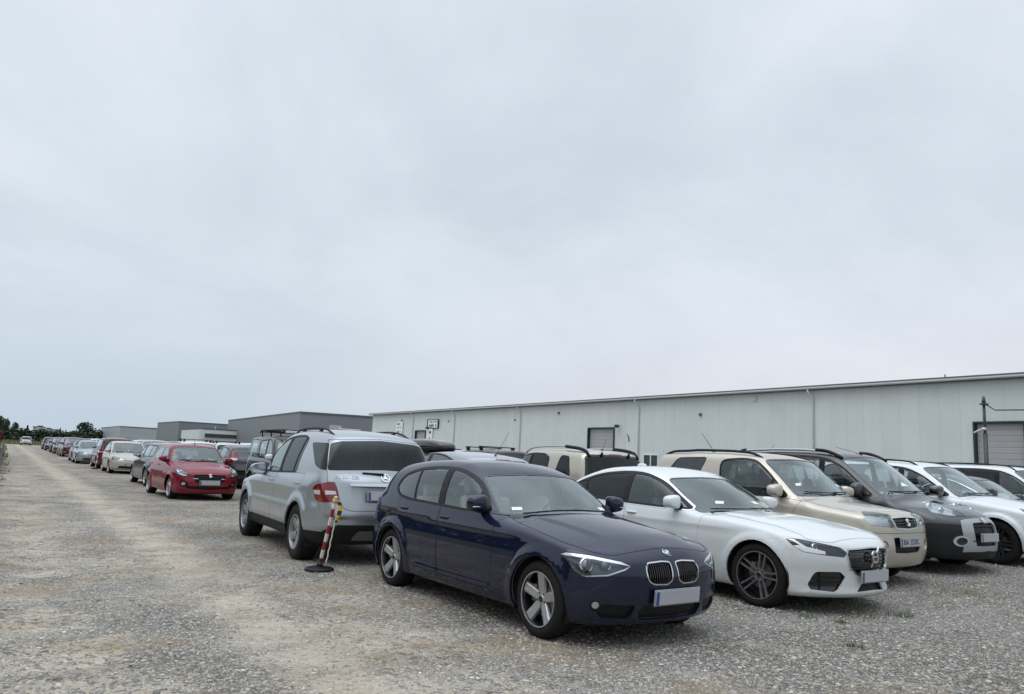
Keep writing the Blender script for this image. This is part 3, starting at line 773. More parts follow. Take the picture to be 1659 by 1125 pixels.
# ------------------------------------------------------------------ wheels and fittings
def qf(pts, al=40): 
    sa, ca = sin(radians(al)), cos(radians(al)); return [(x*sa+y*ca, z) for x, y, z in pts]
def qr(pts, L, al=40):
    sa, ca = sin(radians(al)), cos(radians(al)); return [((L-x)*sa+y*ca, z) for x, y, z in pts]
WHEELS = {}
def wheel_meshes(R, rimR, w, style, rim_mat, n=40):
    key = (R, rimR, w, style, rim_mat.name)
    if key in WHEELS: return WHEELS[key]
    bm = bmesh.new()
    prof = [(rimR-.004, -w/2+.012), (rimR+.016, -w/2), (R-.05, -w/2-.006), (R-.018, -w/2+.012), (R-.004, -w/2+.032), (R, -w/2+.055)]
    prof = prof+[(r, -h) for r, h in prof[::-1]]
    add_lathe(bm, prof, 'x', n)
    # tread grooves
    for k in range(4):
        h = -w/2+.05+(w-.10)*(k+.5)/4
    bmesh.ops.recalc_face_normals(bm, faces=bm.faces[:])
    ty = bm_mesh(bm, 'tyre', angle=radians(50)); ty.materials.append(M_RUBBER)
    # rim; outer face towards -X
    bm = bmesh.new(); o = -w/2
    add_lathe(bm, [(rimR+.004, o+.004), (rimR+.002, o-.002), (rimR-.008, o), (rimR-.014, o+.012), (rimR-.020, o+.05), (rimR-.032, w/2-.02)], 'x', n, mi=0)
    if rim_mat.name.startswith('alloy_two'):
        for f in bm.faces:
            if f.calc_center_median().x > o+.006: f.material_index = 1
    nsp, kind, wh, wr, dish = style
    hub = .062
    hs = lambda r: o+.012+dish*(1-((r-hub)/(rimR-hub)))
    def spoke(ang, off0, off1, w0, w1, r0=.045, r1=None, th=.03):
        r1 = r1 or rimR-.008; nseg = 6; rows = []
        ca, sa = cos(ang), sin(ang)
        for i in range(nseg+1):
            t = i/nseg; r = r0+(r1-r0)*t; off = off0+(off1-off0)*t; hw = (w0+(w1-w0)*t)/2; h = hs(r)
            row = []
            for c, dh in ((-hw*1.25, th), (-hw, .004), (-hw*.75, 0), (hw*.75, 0), (hw, .004), (hw*1.25, th)):
                u = off+c; row.append(bm.verts.new((h+dh, r*ca-u*sa, r*sa+u*ca)))
            rows.append(row)
        for A, B in zip(rows, rows[1:]):
            for k in range(5): bm.faces.new((A[k], A[k+1], B[k+1], B[k]))
    for i in range(nsp):
        a = 2*pi*i/nsp+pi/2+.0
        if kind == 'single': spoke(a, 0, 0, wh, wr)
        elif kind == 'twin': spoke(a, .022, .034, wh, wr); spoke(a, -.022, -.034, wh, wr)
        elif kind == 'wide': spoke(a, .019, .024, wh, wr); spoke(a, -.019, -.024, wh, wr); spoke(a, 0, 0, .02, .02, th=.01, r0=.06)
        elif kind == 'vee': spoke(a, .010, .045, wh, wr); spoke(a, -.010, -.045, wh, wr)
    add_lathe(bm, [(.004, hs(hub)-.004), (.03, hs(hub)-.004), (.034, hs(hub)+.002), (.066, hs(hub)+.002), (.074, hs(hub)+.02), (.07, hs(hub)+.05)], 'x', 24)
    for k in range(5):
        a = 2*pi*(k+.5)/5+pi/2; add_lathe(bm, [(.001, hs(hub)-.001), (.008, hs(hub)-.001), (.009, hs(hub)+.01)], 'x', 8, (0, .052*cos(a), .052*sin(a)), mi=1)
    add_lathe(bm, [(.001, hs(hub)-.007), (.026, hs(hub)-.006), (.03, hs(hub)-.003)], 'x', 20, mi=1)
    bmesh.ops.recalc_face_normals(bm, faces=bm.faces[:])
    ri = bm_mesh(bm, 'rim', angle=radians(40)); ri.materials.append(rim_mat); ri.materials.append(M_GLOSSBLACK)
    bm = bmesh.new()
    add_lathe(bm, [(.001, .0), (rimR-.02, .0), (rimR-.021, .03)], 'x', 32, mi=1)
    add_lathe(bm, [(.06, -.03), (.145, -.03), (.147, -.01), (.07, -.01)], 'x', 32)
    add_box(bm, (-.03, .11, .03), (.05, .06, .14), .01)
    di = bm_mesh(bm, 'brake_disc', angle=radians(40)); di.materials.append(M_DISC); di.materials.append(M_DARK)
    WHEELS[key] = (ty, ri, di)
    return WHEELS[key]
def add_wheels(S, root):
    R, rimR, w = S['R'], S['rimR'], S.get('tw', .215); style = S.get('rim', (5, 'single', .07, .06, .03)); rm = S.get('rim_mat', M_ALLOY)
    ms = wheel_meshes(R, rimR, w, style, rm); xc = S['fo']+S['wb']/2
    for sd in (-1, 1):
        for i, x in enumerate((S['fo'], S['fo']+S['wb'])):
            e = bpy.data.objects.new('wheel', None); COL.objects.link(e); e.parent = root; e.empty_display_size = .1
            e.location = (sd*(S['W']/2-S.get('winset', .028)-w/2), x-xc, S['rt'])
            a = random.uniform(0, 1.2); 
            e.rotation_euler = (a if 'wrot' not in S else S['wrot'][i], 0, (0 if sd < 0 else pi)+(S.get('steer', 0) if i == 0 else 0))
            for nm, me in zip(('tyre', 'rim', 'brake_disc'), ms):
                c = bpy.data.objects.new(nm, me); COL.objects.link(c); c.parent = e
def add_underbody(S, root):
    bm = bmesh.new(); xc = S['fo']+S['wb']/2; W, L = S['W'], S['L']; zb = S.get('zb', .2)
    add_box(bm, (0, L/2-xc, zb+.17), (W-.62, L-.5, .28), .02)
    add_box(bm, (0, S['fo']+S['wb']/2-xc, zb+.10), (W-.16, S['wb']-2*S['ra']-.04, .14), .02)
    for x in (S['fo'], S['fo']+S['wb']):
        for sd in (-1, 1):
            n = 14; r = S['ra']+.012; rows = []
            for k in range(n+1):
                a = pi*(-.12+1.24*k/n)
                rows.append([bm.verts.new((sd*u, x-xc+r*cos(a), S['rt']+r*sin(a))) for u in (W/2-.045, W/2-.33)])
            for A, B in zip(rows, rows[1:]): bm.faces.new((A[0], A[1], B[1], B[0]))
            bm.faces.new([q[1] for q in rows])
    link('underbody', bm_mesh(bm, 'underbody'), M_DARK, root)
def sup(bm, c, s, e=2.6, nu=20, nv=12, rot=None, mi=0, flat=None):
    """superellipsoid"""
    P = []; sg = lambda v, p: np.sign(v)*abs(v)**p
    rows = []
    M = rot or Matrix.Identity(3)
    for i in range(nv+1):
        v = -pi/2+pi*i/nv; row = []
        for j in range(nu):
            u = 2*pi*j/nu; p = 2/e
            q = Vector((s[0]*sg(cos(v), p)*sg(cos(u), p), s[1]*sg(cos(v), p)*sg(sin(u), p), s[2]*sg(sin(v), p)))
            if flat: q = flat(q)
            row.append(bm.verts.new(M@q+Vector(c)))
        rows.append(row)
    for A, B in zip(rows, rows[1:]):
        for j in range(nu):
            f = bm.faces.new((A[j], A[(j+1) % nu], B[(j+1) % nu], B[j])); f.smooth = True; f.material_index = mi
    bmesh.ops.remove_doubles(bm, verts=rows[0]+rows[-1], dist=1e-5)
def add_mirrors(S, sh, root, cap_mat):
    m = S.get('mirror')
    if not m: return
    x, z = m[0], m[1]; s = m[2] if len(m) > 2 else (.10, .085, .075)
    P, N = sh.at('side', (x, z))
    if P is None: return
    xc = S['fo']+S['wb']/2
    for sd in (-1, 1):
        bm = bmesh.new(); c = (sd*(P[1]+.015+s[0]), x-xc-.01, z+.05)
        fl = lambda q: Vector((q.x, min(q.y, s[1]*.55), q.z*(1-.22*(q.x*sd/s[0]))))
        sup(bm, c, s, 3.3, 24, 14, flat=fl)
        o = link('wing_mirror', bm_mesh(bm, 'wing_mirror', smooth=True), cap_mat, root)
        bm = bmesh.new()
        add_tube(bm, [(sd*(P[1]-.03), x-xc-.02, z+.0), (sd*(P[1]+.04), x-xc-.02, z-.01), (sd*(P[1]+.12), x-xc-.01, z+.0)], [.045, .04, .03], 8)
        link('mirror_arm', bm_mesh(bm, 'mirror_arm', smooth=True), M_TRIM, o)
        bm = bmesh.new(); q = [(sd*s[0]*.82*a, b*s[2]*.78) for a, b in superoval(0, 0, 1, 1, 3.5, 24)]
        bm.faces.new([bm.verts.new((c[0]+u, c[1]+s[1]*.55+.004, c[2]+v)) for u, v in q])
        link('mirror_glass', bm_mesh(bm, 'mirror_glass'), M_CHROME, o)
        if S.get('mirror_ind'):
            bm = bmesh.new(); sup(bm, (c[0]+sd*.035, c[1]-s[1]*.80, c[2]-.028), (.055, .018, .008), 2.2, 12, 6)
            link('indicator', bm_mesh(bm, 'indicator', smooth=True), M_REFLECT, o)
def add_handles(S, sh, root, mat):
    xc = S['fo']+S['wb']/2
    for x, z in S.get('handles', []):
        P, N = sh.at('side', (x, z))
        if P is None: continue
        for sd in (-1, 1):
            bm = bmesh.new(); n = 7; rows = []
            for i in range(n):
                t = i/(n-1)*2-1; out = .030*(1-t**4*.9); hh = .014*(1-.25*t*t)
                PP, _ = sh.at('side', (x+t*.095, z))
                PP = P if PP is None else PP
                y0 = PP[1]
                ring = [(y0-.004, -hh), (y0+out*.6, -hh), (y0+out, -hh*.4), (y0+out, hh*.5), (y0+out*.6, hh), (y0-.004, hh)]
                rows.append([bm.verts.new((sd*u, x+t*.095-xc, z+v)) for u, v in ring])
            for A, B in zip(rows, rows[1:]):
                for k in range(6): bm.faces.new((A[k], A[(k+1) % 6], B[(k+1) % 6], B[k]))
            bm.faces.new(rows[0][::-1]); bm.faces.new(rows[-1])
            bmesh.ops.recalc_face_normals(bm, faces=bm.faces[:])
            par = root
            for ch in root.children:
                if ch.name.split('.')[0] == 'door' and ch.get('_x0') is not None and ch['_x0'] <= x <= ch['_x1'] and ch['_sd'] == sd: par = ch
            link('handle', bm_mesh(bm, 'handle', angle=radians(50)), mat, par)
def plate(S, sh, root, where, z, text=None, size=(.52, .114), dy=0., tiltmax=.35, mat=None):
    P, N = sh.at(where, (0.001, z)); xc = S['fo']+S['wb']/2
    if P is None: return
    sgn = -1 if where == 'front' else 1
    bm = bmesh.new(); w, h = size
    add_box(bm, (0, 0, 0), (w+.016, .012, h+.016), .004, mi=2)
    add_box(bm, (0, -.004, 0), (w, .012, h), .003, mi=0)
    add_box(bm, (-w/2+.022, -.0052, 0), (.04, .012, h-.006), .002, mi=1)
    o = link('number_plate', bm_mesh(bm, 'number_plate'), [mat or M_PLATE, M_BLUE, M_TRIM], root)
    tilt = math.atan2(N[2], abs(N[0])); tilt = max(-tiltmax, min(tiltmax, tilt))
    o.location = (0, P[0]-xc+sgn*(.016+dy), z)
    o.rotation_euler = (-tilt if sgn < 0 else tilt, 0, 0 if sgn < 0 else pi)
    o.rotation_mode = 'XYZ'
    if sgn > 0: o.rotation_euler = (-tilt, 0, pi)
    if text:
        me = text_mesh(text, .105, .001); t = link('letters', me, M_INK, o)
        t.rotation_euler = (pi/2, 0, 0); t.location = (.02, -.0112, -.002)
        k = (w-.075)/max(.01, (max(v.co.x for v in me.vertices)-min(v.co.x for v in me.vertices)))
        t.scale = (min(1, k), 1, 1)
    return o
def seat_mesh(mat_key):
    bm = bmesh.new()
    add_box(bm, (0, -.05, .12), (.50, .52, .16), .06, seg=3)
    R = Matrix.Rotation(radians(-16), 3, 'X')
    add_box(bm, (0, .27, .47), (.48, .14, .66), .06, R, seg=3, taper=(.86, .8))
    add_box(bm, (0, .385, .885), (.27, .10, .19), .045, R, seg=3)
    for u in (-.06, .06): add_tube(bm, [(u, .33, .74), (u, .37, .86)], .008, 6)
    return bm_mesh(bm, 'seat', angle=radians(60))
SEAT = {}
def add_interior(S, root, mat=None, lite=False):
    mat = mat or M_SEATDK; xc = S['fo']+S['wb']/2; W = S['W']
    if 'seat' not in SEAT: SEAT['seat'] = seat_mesh('')
    key = 'seat'+mat.name
    if key not in SEAT: SEAT[key] = SEAT['seat'].copy(); SEAT[key].materials.append(mat)
    xs = S['xseat']; zf = S.get('zfloor', .30)
    if not lite or True:
        for sd in (-1, 1):
            o = link('front_seat', SEAT[key], None, root); o.location = (sd*W*.215, xs-xc, zf); o.scale = (1, 1, S.get('seat_s', 1.0))
    bm = bmesh.new(); xr = xs+S.get('rear_gap', .95)
    add_box(bm, (0, xr-.1-xc, zf+.16), (W*.74, .5, .16), .05, seg=2)
    R = Matrix.Rotation(radians(-20), 3, 'X')
    add_box(bm, (0, xr+.2-xc, zf+.45), (W*.74, .16, .56), .05, R, seg=2)
    for u in (-.4, 0, .4): add_box(bm, (u, xr+.31-xc, zf+.78), (.24, .08, .14), .03, R, seg=2)
    link('rear_bench', bm_mesh(bm, 'rear_bench', angle=radians(60)), mat, root)
    bm = bmesh.new(); xd, zd = S['xdash'], S['zdash']
    add_box(bm, (0, xd-xc, zd-.16), (W*.80, .62, .26), .07, seg=3)
    add_box(bm, (0, xd+.40-xc, zf+.10), (.24, .9, .34), .04)
    add_box(bm, (W*.2, xd+.14-xc, zd-.01), (.34, .22, .09), .04, seg=3)
    link('dashboard', bm_mesh(bm, 'dashboard', angle=radians(60)), M_LINING, root)
    bm = bmesh.new(); M = Matrix.Translation((W*.2, xd+.42-xc, zd-.06)) @ Matrix.Rotation(radians(-64), 4, 'X')
    n = 28; rows = []
    for i in range(n):
        a = 2*pi*i/n; rows.append([bm.verts.new(M@Vector(((.175+.015*cos(b))*cos(a), (.175+.015*cos(b))*sin(a), .015*sin(b)))) for b in np.linspace(0, 2*pi, 6, endpoint=False)])
    for i in range(n):
        A, B = rows[i], rows[(i+1) % n]
        for k in range(6): bm.faces.new((A[k], B[k], B[(k+1) % 6], A[(k+1) % 6]))
    add_lathe(bm, [(.001, -.03), (.06, -.03), (.07, -.01), (.04, .0)], 'z', 16); 
    vs = bm.verts[-64:] if len(bm.verts) > 64 else []
    for v in list(bm.verts)[n*6:]: v.co = M@v.co
    for a in (0, pi, -pi/2):
        add_tube(bm, [M@Vector((.05*cos(a), .05*sin(a), -.015)), M@Vector((.17*cos(a), .17*sin(a), 0))], .013, 6)
    link('steering_wheel', bm_mesh(bm, 'steering_wheel', smooth=True), M_TRIM, root)
    bm = bmesh.new(); sup(bm, (0, S['xmid']-.50-xc, S['H']-.17), (.12, .02, .035), 3, 14, 8); add_tube(bm, [(0, S['xmid']-.50-xc, S['H']-.17), (0, S['xmid']-.55-xc, S['H']-.08)], .012, 6)
    link('interior_mirror', bm_mesh(bm, 'interior_mirror', smooth=True), M_TRIM, root)
M_SEATDK = pbr('seat_dark_cloth', (.085, .085, .088), .85, noise=(40, .2))
M_SEATLT = pbr('seat_pale_leather', (.52, .50, .46), .6, noise=(20, .08))
def add_wipers(S, sh, root, pts):
    """pts: list of polylines in top view (x,y signed)"""
    xc = S['fo']+S['wb']/2
    for pl in pts:
        bm = bmesh.new(); q = []
        for x, y in pl:
            P, N = sh.at('top', (x, abs(y)))
            if P is None: continue
            q.append((y, P[0]-xc, P[2]+.018))
        if len(q) > 1: add_tube(bm, q, .008, 6); link('wiper', bm_mesh(bm, 'wiper', smooth=True), M_TRIM, root)
def on_surf(S, sh, proj, p, off=0., sd=1):
    """object-space point and normal on the shell"""
    P, N = sh.at(proj, p); xc = S['fo']+S['wb']/2
    if P is None: return None, None
    return Vector((sd*(P[1]+N[1]*off), P[0]+N[0]*off-xc, P[2]+N[2]*off)), Vector((sd*N[1], N[0], N[2]))
def orient(n, up=Vector((0, 0, 1))):
    """matrix whose Z is n and whose Y leans to up"""
    n = n.normalized(); x = up.cross(n).normalized(); y = n.cross(x)
    return Matrix((x, y, n)).transposed()
def badge(name, S, sh, root, proj, p, me, mats, off=.003, sd=1, spin=0.):
    P, N = on_surf(S, sh, proj, p, off, sd)
    if P is None: return None
    o = link(name, me, mats, root); o.matrix_local = Matrix.Translation(P) @ orient(N).to_4x4() @ Matrix.Rotation(spin, 4, 'Z')
    return o
def roof_rails(S, sh, root, x0, x1, y, h=.06, mat=None, foot=.09, r=.016, ys=None):
    xc = S['fo']+S['wb']/2; mat = mat or M_TRIM
    for sd in (-1, 1):
        bm = bmesh.new(); pts = []; n = 24; xs = np.linspace(x0, x1, n)
        for i, x in enumerate(xs):
            P, N = sh.at('top', (x, y))
            if P is None: continue
            t = min((x-x0)/foot, (x1-x)/foot, 1); t = max(t, 0); e = sin(t*pi/2)
            pts.append((sd*y, x-xc, P[2]-.012+(h+.012)*e))
        if len(pts) > 3:
            add_tube(bm, pts, r, 8)
            for xm in S.get('rail_posts', []):
                P, N = sh.at('top', (xm, y))
                if P is not None: add_box(bm, (sd*y, xm-xc, P[2]+h*.4), (.03, .11, h), .008)
            link('roof_rail', bm_mesh(bm, 'roof_rail', smooth=True), mat, root)
def antenna(S, sh, root, x, length=.4, rake=35, side=0., r=.005):
    P, N = on_surf(S, sh, 'top', (x, abs(side)+.001), 0)
    if P is None: return
    P.x = side; bm = bmesh.new(); sup(bm, P+Vector((0, 0, .008)), (.018, .035, .018), 2.2, 10, 6)
    a = radians(rake); add_tube(bm, [P, P+Vector((0, sin(a)*length, cos(a)*length))], [r, r*.6], 6)
    link('aerial', bm_mesh(bm, 'aerial', smooth=True), M_TRIM, root)
def arch_poly(S, i, r=None, drop=True):
    xc = S['fo']+(S['wb'] if i else 0); r = r or S['ra']; zc = S['rt']; P = []
    n = 26
    for k in range(n+1):
        a = pi*(-.30+1.60*k/n)*1.0
        P.append((xc+r*cos(a), zc+r*sin(a)))
    P.append((xc-r*1.0, -.3)); P.append((xc+r*1.0, -.3))
    return P
def common_feats(S):
    F = []
    A = lambda *a, **k: F.append(Feat(*a, **k))
    for nm, proj, poly, mt, pr in S.get('pre', []): A(nm, proj, poly, mt, 0, .02, pr)
    for d in S.get('doors', []):
        A('gap', 'side', d); A('door#%d' % len(F), 'side', inset(d, .005), None, 0, .03, True)
    if 'fuel' in S: A('gap', 'side', S['fuel']); A('fuel_flap', 'side', inset(S['fuel'], .004), None, 0, .02, True)
    if 'bonnet' in S:
        if S['bonnet'][0] == ('cam',): A('gap', 'cam', S['bonnet'][1]); A('bonnet', 'cam', inset(S['bonnet'][1], .8), None, 0, .03)
        else: A('gap', 'top', S['bonnet']); A('bonnet', 'top', inset(S['bonnet'], .0055), None, 0, .03)
    if 'bootlid' in S:
        if S['bootlid'][0] == 'cam': A('gap', 'cam', S['bootlid'][1]); A('boot_lid', 'cam', inset(S['bootlid'][1], .8), None, 0, .03)
        else: A('gap', 'rear', S['bootlid']); A('boot_lid', 'rear', inset(S['bootlid'], .006), None, 0, .03)
    for nm, proj, poly, mt, off, pr in S.get('mid', []): A(nm, proj, poly, mt, off, .02, pr)
    for i in (0, 1):
        if S.get('arch_trim'): A('arch_trim#%d' % i, 'side', arch_poly(S, i, S['ra']+S['arch_trim']), S.get('trim_mat', M_PLASTIC), .012, .03, True)
    if 'ws' in S:
        w = S['ws']; A('windscreen_surround', 'top', inset(w, -.022), M_GLOSSBLACK, -.002, .02); A('windscreen', 'top', w, S.get('wsg', M_GLASS), -.006, .02)
    if 'rw' in S:
        w = S['rw']
        if w[0] == 'cam': A('rear_window', 'cam', w[1], S.get('rwg', M_GLASS), -.004, .02)
        else: A('rear_window_surround', 'rear', inset(w, -.02), M_GLOSSBLACK, -.002, .02); A('rear_window', 'rear', inset(w, .02), S.get('rwg', M_GLASS), -.006, .02)
    if 'dlo' in S:
        d = S['dlo']
        if S.get('dlo_chrome'): A('window_moulding', 'side', inset(d, -S['dlo_chrome']-.016), M_CHROME, .003, .02, True)
        A('window_surround', 'side', inset(d, -.016), S.get('dlo_mat', M_TRIM), -.002, .02, True)
        g = inset(d, .012); panes = [g]
        for (xb, zb, xt, zt, wd) in S.get('pillars', []):
            new = []
            for p in panes:
                a = clipx(p, (xb-wd/2, zb), (xt-wd/2, zt), 1); b = clipx(p, (xb+wd/2, zb), (xt+wd/2, zt), -1)
                new += [q for q in (a, b) if len(q) >= 3]
            panes = new
        panes.sort(key=lambda p: min(q[0] for q in p))
        for i, p in enumerate(panes):
            gm = S.get('glassmats', [M_GLASS]*8)[i]
            A('side_window#%d' % i, 'side', p, gm, -.007, .02, True)
    if 'dlo2' in S:   # separate rear quarter glass
        if S['dlo2'][0] == 'cam': A('quarter_window', 'cam', S['dlo2'][1], S.get('glassmats', [M_GLASS]*8)[-1], -.004, .02, True)
        else: A('quarter_surround', 'side', inset(S['dlo2'], -.014), M_TRIM, -.002, .02, True); A('quarter_window', 'side', S['dlo2'], S.get('glassmats', [M_GLASS]*8)[-1], -.006, .02, True)
    for f in S.get('feats', []): F.append(f)
    for i in (0, 1): A('hole', 'side', arch_poly(S, i))
    return F
def lamp(F, name, proj, poly, bowl=.06, bezel=M_LAMPDK, lens=M_LENS, rim=.004, gap=True):
    """clear lens over a reflector bowl"""
    F.append(Feat('gap' if gap else None, proj, inset(poly, -.004 if proj != 'cam' else -.6)))
    F.append(Feat(name, proj, poly, lens, 0, bowl, True))
CARS = []
def lamp_bowls(S, sh, root, name, depth=.07, mat=M_LAMPDK):
    """inner housing behind every lens of that name"""
    for sd in (-1, 1):
        for k, o in sh.objs.items():
            if o is not None and k[0].split('#')[0] == name and k[1] == sd:
                me = o.data; bm = bmesh.new(); bm.from_mesh(me)
                bm.normal_update()
                c = Vector(); n = Vector()
                for f in bm.faces: n += f.normal*f.calc_area() if True else 0
                bm.free()
                # shift a copy of the lens inwards
                me2 = me.copy(); me2.materials.clear(); me2.materials.append(mat)
                n = Vector((n.x*.5, n.y, n.z)); n.normalize()
                for v in me2.vertices: v.co = v.co-n*depth
                h = link('lamp_housing', me2, None, o)
def finish_car(S, root, feats, pm, placement=None, side=-1, lining=M_LINING, seat=None, lite=False):
    sh = build_shell(S, feats, root, side, pm, lining, 'body', placement)
    xc = S['fo']+S['wb']/2
    for (nm, sd), o in sh.objs.items():
        if o is not None and nm.startswith('door'):
            xs = [v.co.y+xc for v in o.data.vertices]; o['_x0'] = min(xs); o['_x1'] = max(xs); o['_sd'] = sd
    add_wheels(S, root); add_underbody(S, root)
    add_mirrors(S, sh, root, S.get('mirror_mat') or pm)
    add_handles(S, sh, root, S.get('handle_mat') or pm)
    add_interior(S, root, seat)
    for o in root.children:
        for k in ('_x0', '_x1', '_sd'):
            if k in o: del o[k]
    return sh
# ------------------------------------------------------------------ spec generator
def gen_spec(kind, L, W, H, wb, fo, R, zh=.70, zc=.96, xc=None, xw=None, belt=None, lift=0., lite=True, **over):
    """kind: hatch, sedan, wagon, suv, mpv. zh bonnet leading edge, zc cowl height, xc cowl x, xw windscreen top x"""
    xc = xc if xc is not None else fo+.52; xw = xw if xw is not None else xc+.72; hw = W/2
    zb = belt or zc+.0; xp = xw+.7
    S = dict(L=L, W=W, H=H, wb=wb, fo=fo, R=R, rt=R-.011, ra=R+.038, rimR=R*.70, tw=.215, zb=.17+lift, kind=kind)
    if lite: S.update(da=.075, db=3.0)
    else: S.update(da=.047, db=2.0)
    S['deck'] = [(0, zh-.06), (.07, zh), (.2, zh+.05), (fo*.65, zh+(zc-zh)*.52), (fo+.1, zh+(zc-zh)*.80), (xc, zc), (xc+.4, zb), (L*.6, zb+.01), (L-.6, zb+.04), (L-.2, zb+.04), (L, zb)]
    S['xcowl'] = xc+.1
    S['nose'] = [(.1+lift, .20), (.18+lift, .09), (.26+lift, .04), (.36+lift, .01), (.48+lift*.6, .0), (.60+lift*.5, .008), (zh-.02, .03), (zh+.08, .09), (zh+.25, .2)]
    S['tail'] = [(.1+lift, .22), (.2+lift, .12), (.34+lift, .04), (.5+lift*.5, .005), (.65, 0), (.8, .015), (zb, .05), (zb+.1, .08)]
    S['sec'] = [(.1, .10), (.2+lift, .05), (.33+lift, .015), (.5, 0), (.64, 0), (.76, .012), (zb-.1, .03), (zb, .055), (zb+.1, .09), (zb+.3, .15)]
    S['belt'] = [(0, zb-.02), (xc, zb-.02), (L*.6, zb-.005), (L, zb+.05)]
    sl = (H-.075-zc)/(xw-xc)
    rf = [(xc-.5, zc-.04-sl*.46), (xc-.04, zc-.04+sl*0), (xc+.2*(xw-xc), zc-.04+(H-.035-zc)*.235), (xc+.6*(xw-xc), zc-.04+(H-.035-zc)*.66), (xw, H-.07), (xw+.22, H-.028), (xw+.5, H-.009), (xp, H-.001)]
    if kind == 'sedan':
        xr, xe, ze = over.pop('xrs', L-1.50), L-.70, zb+.10
        rf += [(xp+.35, H), (xr-.25, H-.035), (xr+.1, H-.10), (xe-.1, ze+.06), (xe+.1, ze-.02), (xe+.4, ze-.25), (L+.3, .3)]
        S['deck'] = S['deck'][:-3]+[(L-1.2, zb+.055), (L-.70, zb+.085), (L-.25, zb+.085), (L-.05, zb+.06), (L+.05, zb+.0)]
        S['tail'] = [(.1, .22), (.2, .14), (.34, .05), (.5, .01), (.7, 0), (.85, .015), (zb+.02, .04), (zb+.15, .08)]
    elif kind == 'hatch':
        xr = L-.42; rf += [(xp+.4, H), (xr-.5, H-.03), (xr, H-.085), (xr+.1, H-.13), (L-.18, zb+.14), (L-.03, zb-.1), (L+.3, .3)]
    elif kind == 'wagon':
        xr = L-.36; rf += [(xp+.6, H), (xr-.6, H-.012), (xr, H-.06), (xr+.08, H-.10), (L-.12, zb+.12), (L-.0, zb-.1), (L+.2, .3)]
    else:
        xr = L-.24; rf += [(xp+.6, H), (xr-.6, H-.012), (xr, H-.045), (xr+.06, H-.09), (L-.09, zb+.12), (L-.01, zb-.1), (L+.12, .3)]
    S['xr'] = xr
    S['roof'] = rf
    tall = (H-1.45)
    S['ghb'] = [(0, hw-.16), (xc+.1, hw-.085), (xw+.2, hw-.065), (L-1.0, hw-.075), (L-.35, hw-(.11 if kind != 'sedan' else .2)), (L, hw-.16)]
    top = hw-.30+min(.10, tall*.28)
    S['ght'] = [(0, top-.12), (xc+.1, top-.05), (xw+.1, top), (L-1.2, top+.005), (xr, top-.03 if kind != 'sedan' else top-.06), (L, top-.07)]
    S.update(xmid=(xw+xr)/2+.1, wscurve=.22, rgcurve=.12, rcrown=.035, kroof=.12, ksh=.08, kf=.11, kr=.11, xa=.85, xb=L-.75, z0=.62+lift*.6, hcrown=.09, flare=.014, flare_w=.10)
    # glazing
    d = rf; H1 = H-.115
    zb2 = zb+.015
    if kind == 'sedan': rear = [(xr-.42, zb2+.05, .2), (xr-.05, zb2+.075, .5), (xr-.12, zb2+.16, .4), (xr-.55, H1-.015, .4)]
    elif kind == 'hatch': rear = [(xr-.55, zb2+.03, .3), (xr-.20, zb2+.06, .4), (xr-.14, zb2+.13, .4), (xr-.34, H1-.06, .3)]
    else: rear = [(xr-.35, zb2+.03, .3), (xr-.02, zb2+.05, .3), (xr-.08, H1-.10, .3), (xr-.2, H1-.01, .4)]
    xa = xc+.30
    dlo = [(xa, zb2+.005, .1), (xa+.4, zb2-.005, .2)]+rear+[(xw+.75, H1, .4), (xw+.28, H1-.035, .5), (xw-.02, H1-.16, .4)]
    S['dlo'] = rnd(dlo)
    xB = xc+1.18 if kind != 'suv' else xc+1.14; xC = fo+wb-.08 if kind == 'sedan' else fo+wb-.02
    S['pillars'] = [(xa+.22, zb-.05, xa+.22, H, .03), (xB, zb-.05, xB+.05, H, .10), (xC, zb-.05, xC+.10, H, .05 if kind != 'suv' else .07)]
    zs = .29+lift
    x0 = fo+S['ra']+.20; xs = fo+wb-S['ra']
    S['doors'] = [rnd([(xc+.06, zb-.03, 0), (x0+.02, .55, .1), (x0+.02, zs+.06, .3), (x0+.1, zs, .3), (xB-.08, zs, .2), (xB-.03, zs+.06, .3), (xB-.005, zb+.03, 0), (xc+.5, zb+.02, 0)], n=3),
                  rnd([(xB+.003, zb+.03, 0), (xB-.022, zs+.06, .3), (xB+.03, zs, .3), (xs-.12, zs, .3), (xs-.02, zs+.12, .4), (xs+.10, .66, .4), (xC+.12, zb-.1, .2), (xC+.12, zb+.04, 0), (xB+.4, zb+.03, 0)], n=3)]
    S['handles'] = [(xB-.18, zb-.11), (xC-.10, zb-.10)]
    S['mirror'] = (xa+.12, zb+.015)
    y1 = hw-.12
    S['bonnet'] = rnd([(.15, -.05, 0), (.17, .3, .3), (.28, hw-.28, .4), (.5, hw-.19, .3), (xc, y1-.0, .3), (xc+.16, y1-.03, .2), (xc+.17, hw-.25, .2), (xc+.02, .3, .3), (xc-.02, -.05, 0)])
    S['ws'] = rnd([(xc+.03, -.05, 0), (xc+.05, .35, .3), (xc+.17, hw-.175, .15), (xw+.02, top-.02, .2), (xw-.06, .3, .3), (xw-.08, -.05, 0)])
    zt = H-.13 if kind != 'hatch' else H-.16
    if kind == 'sedan': S['rwtop'] = [(xr+.02, -.05), (xr+.05, .35), (xr+.12, top-.04), (xe-.08, hw-.26), (xe-.04, .3), (xe-.02, -.05)]
    else: S['rw'] = rnd([(-.05, zt, 0), (top-.10, zt-.01, .2), (top-.02, zt-.06, .3), (hw-.19, zb+.10, .3), (hw-.28, zb+.045, .3), (-.05, zb+.04, 0)])
    S.update(xseat=xc+.78, zfloor=.26+lift+max(0, tall*.35), xdash=xc+.34, zdash=zb-.01)
    S.update(over)
    F = S.setdefault('feats', [])
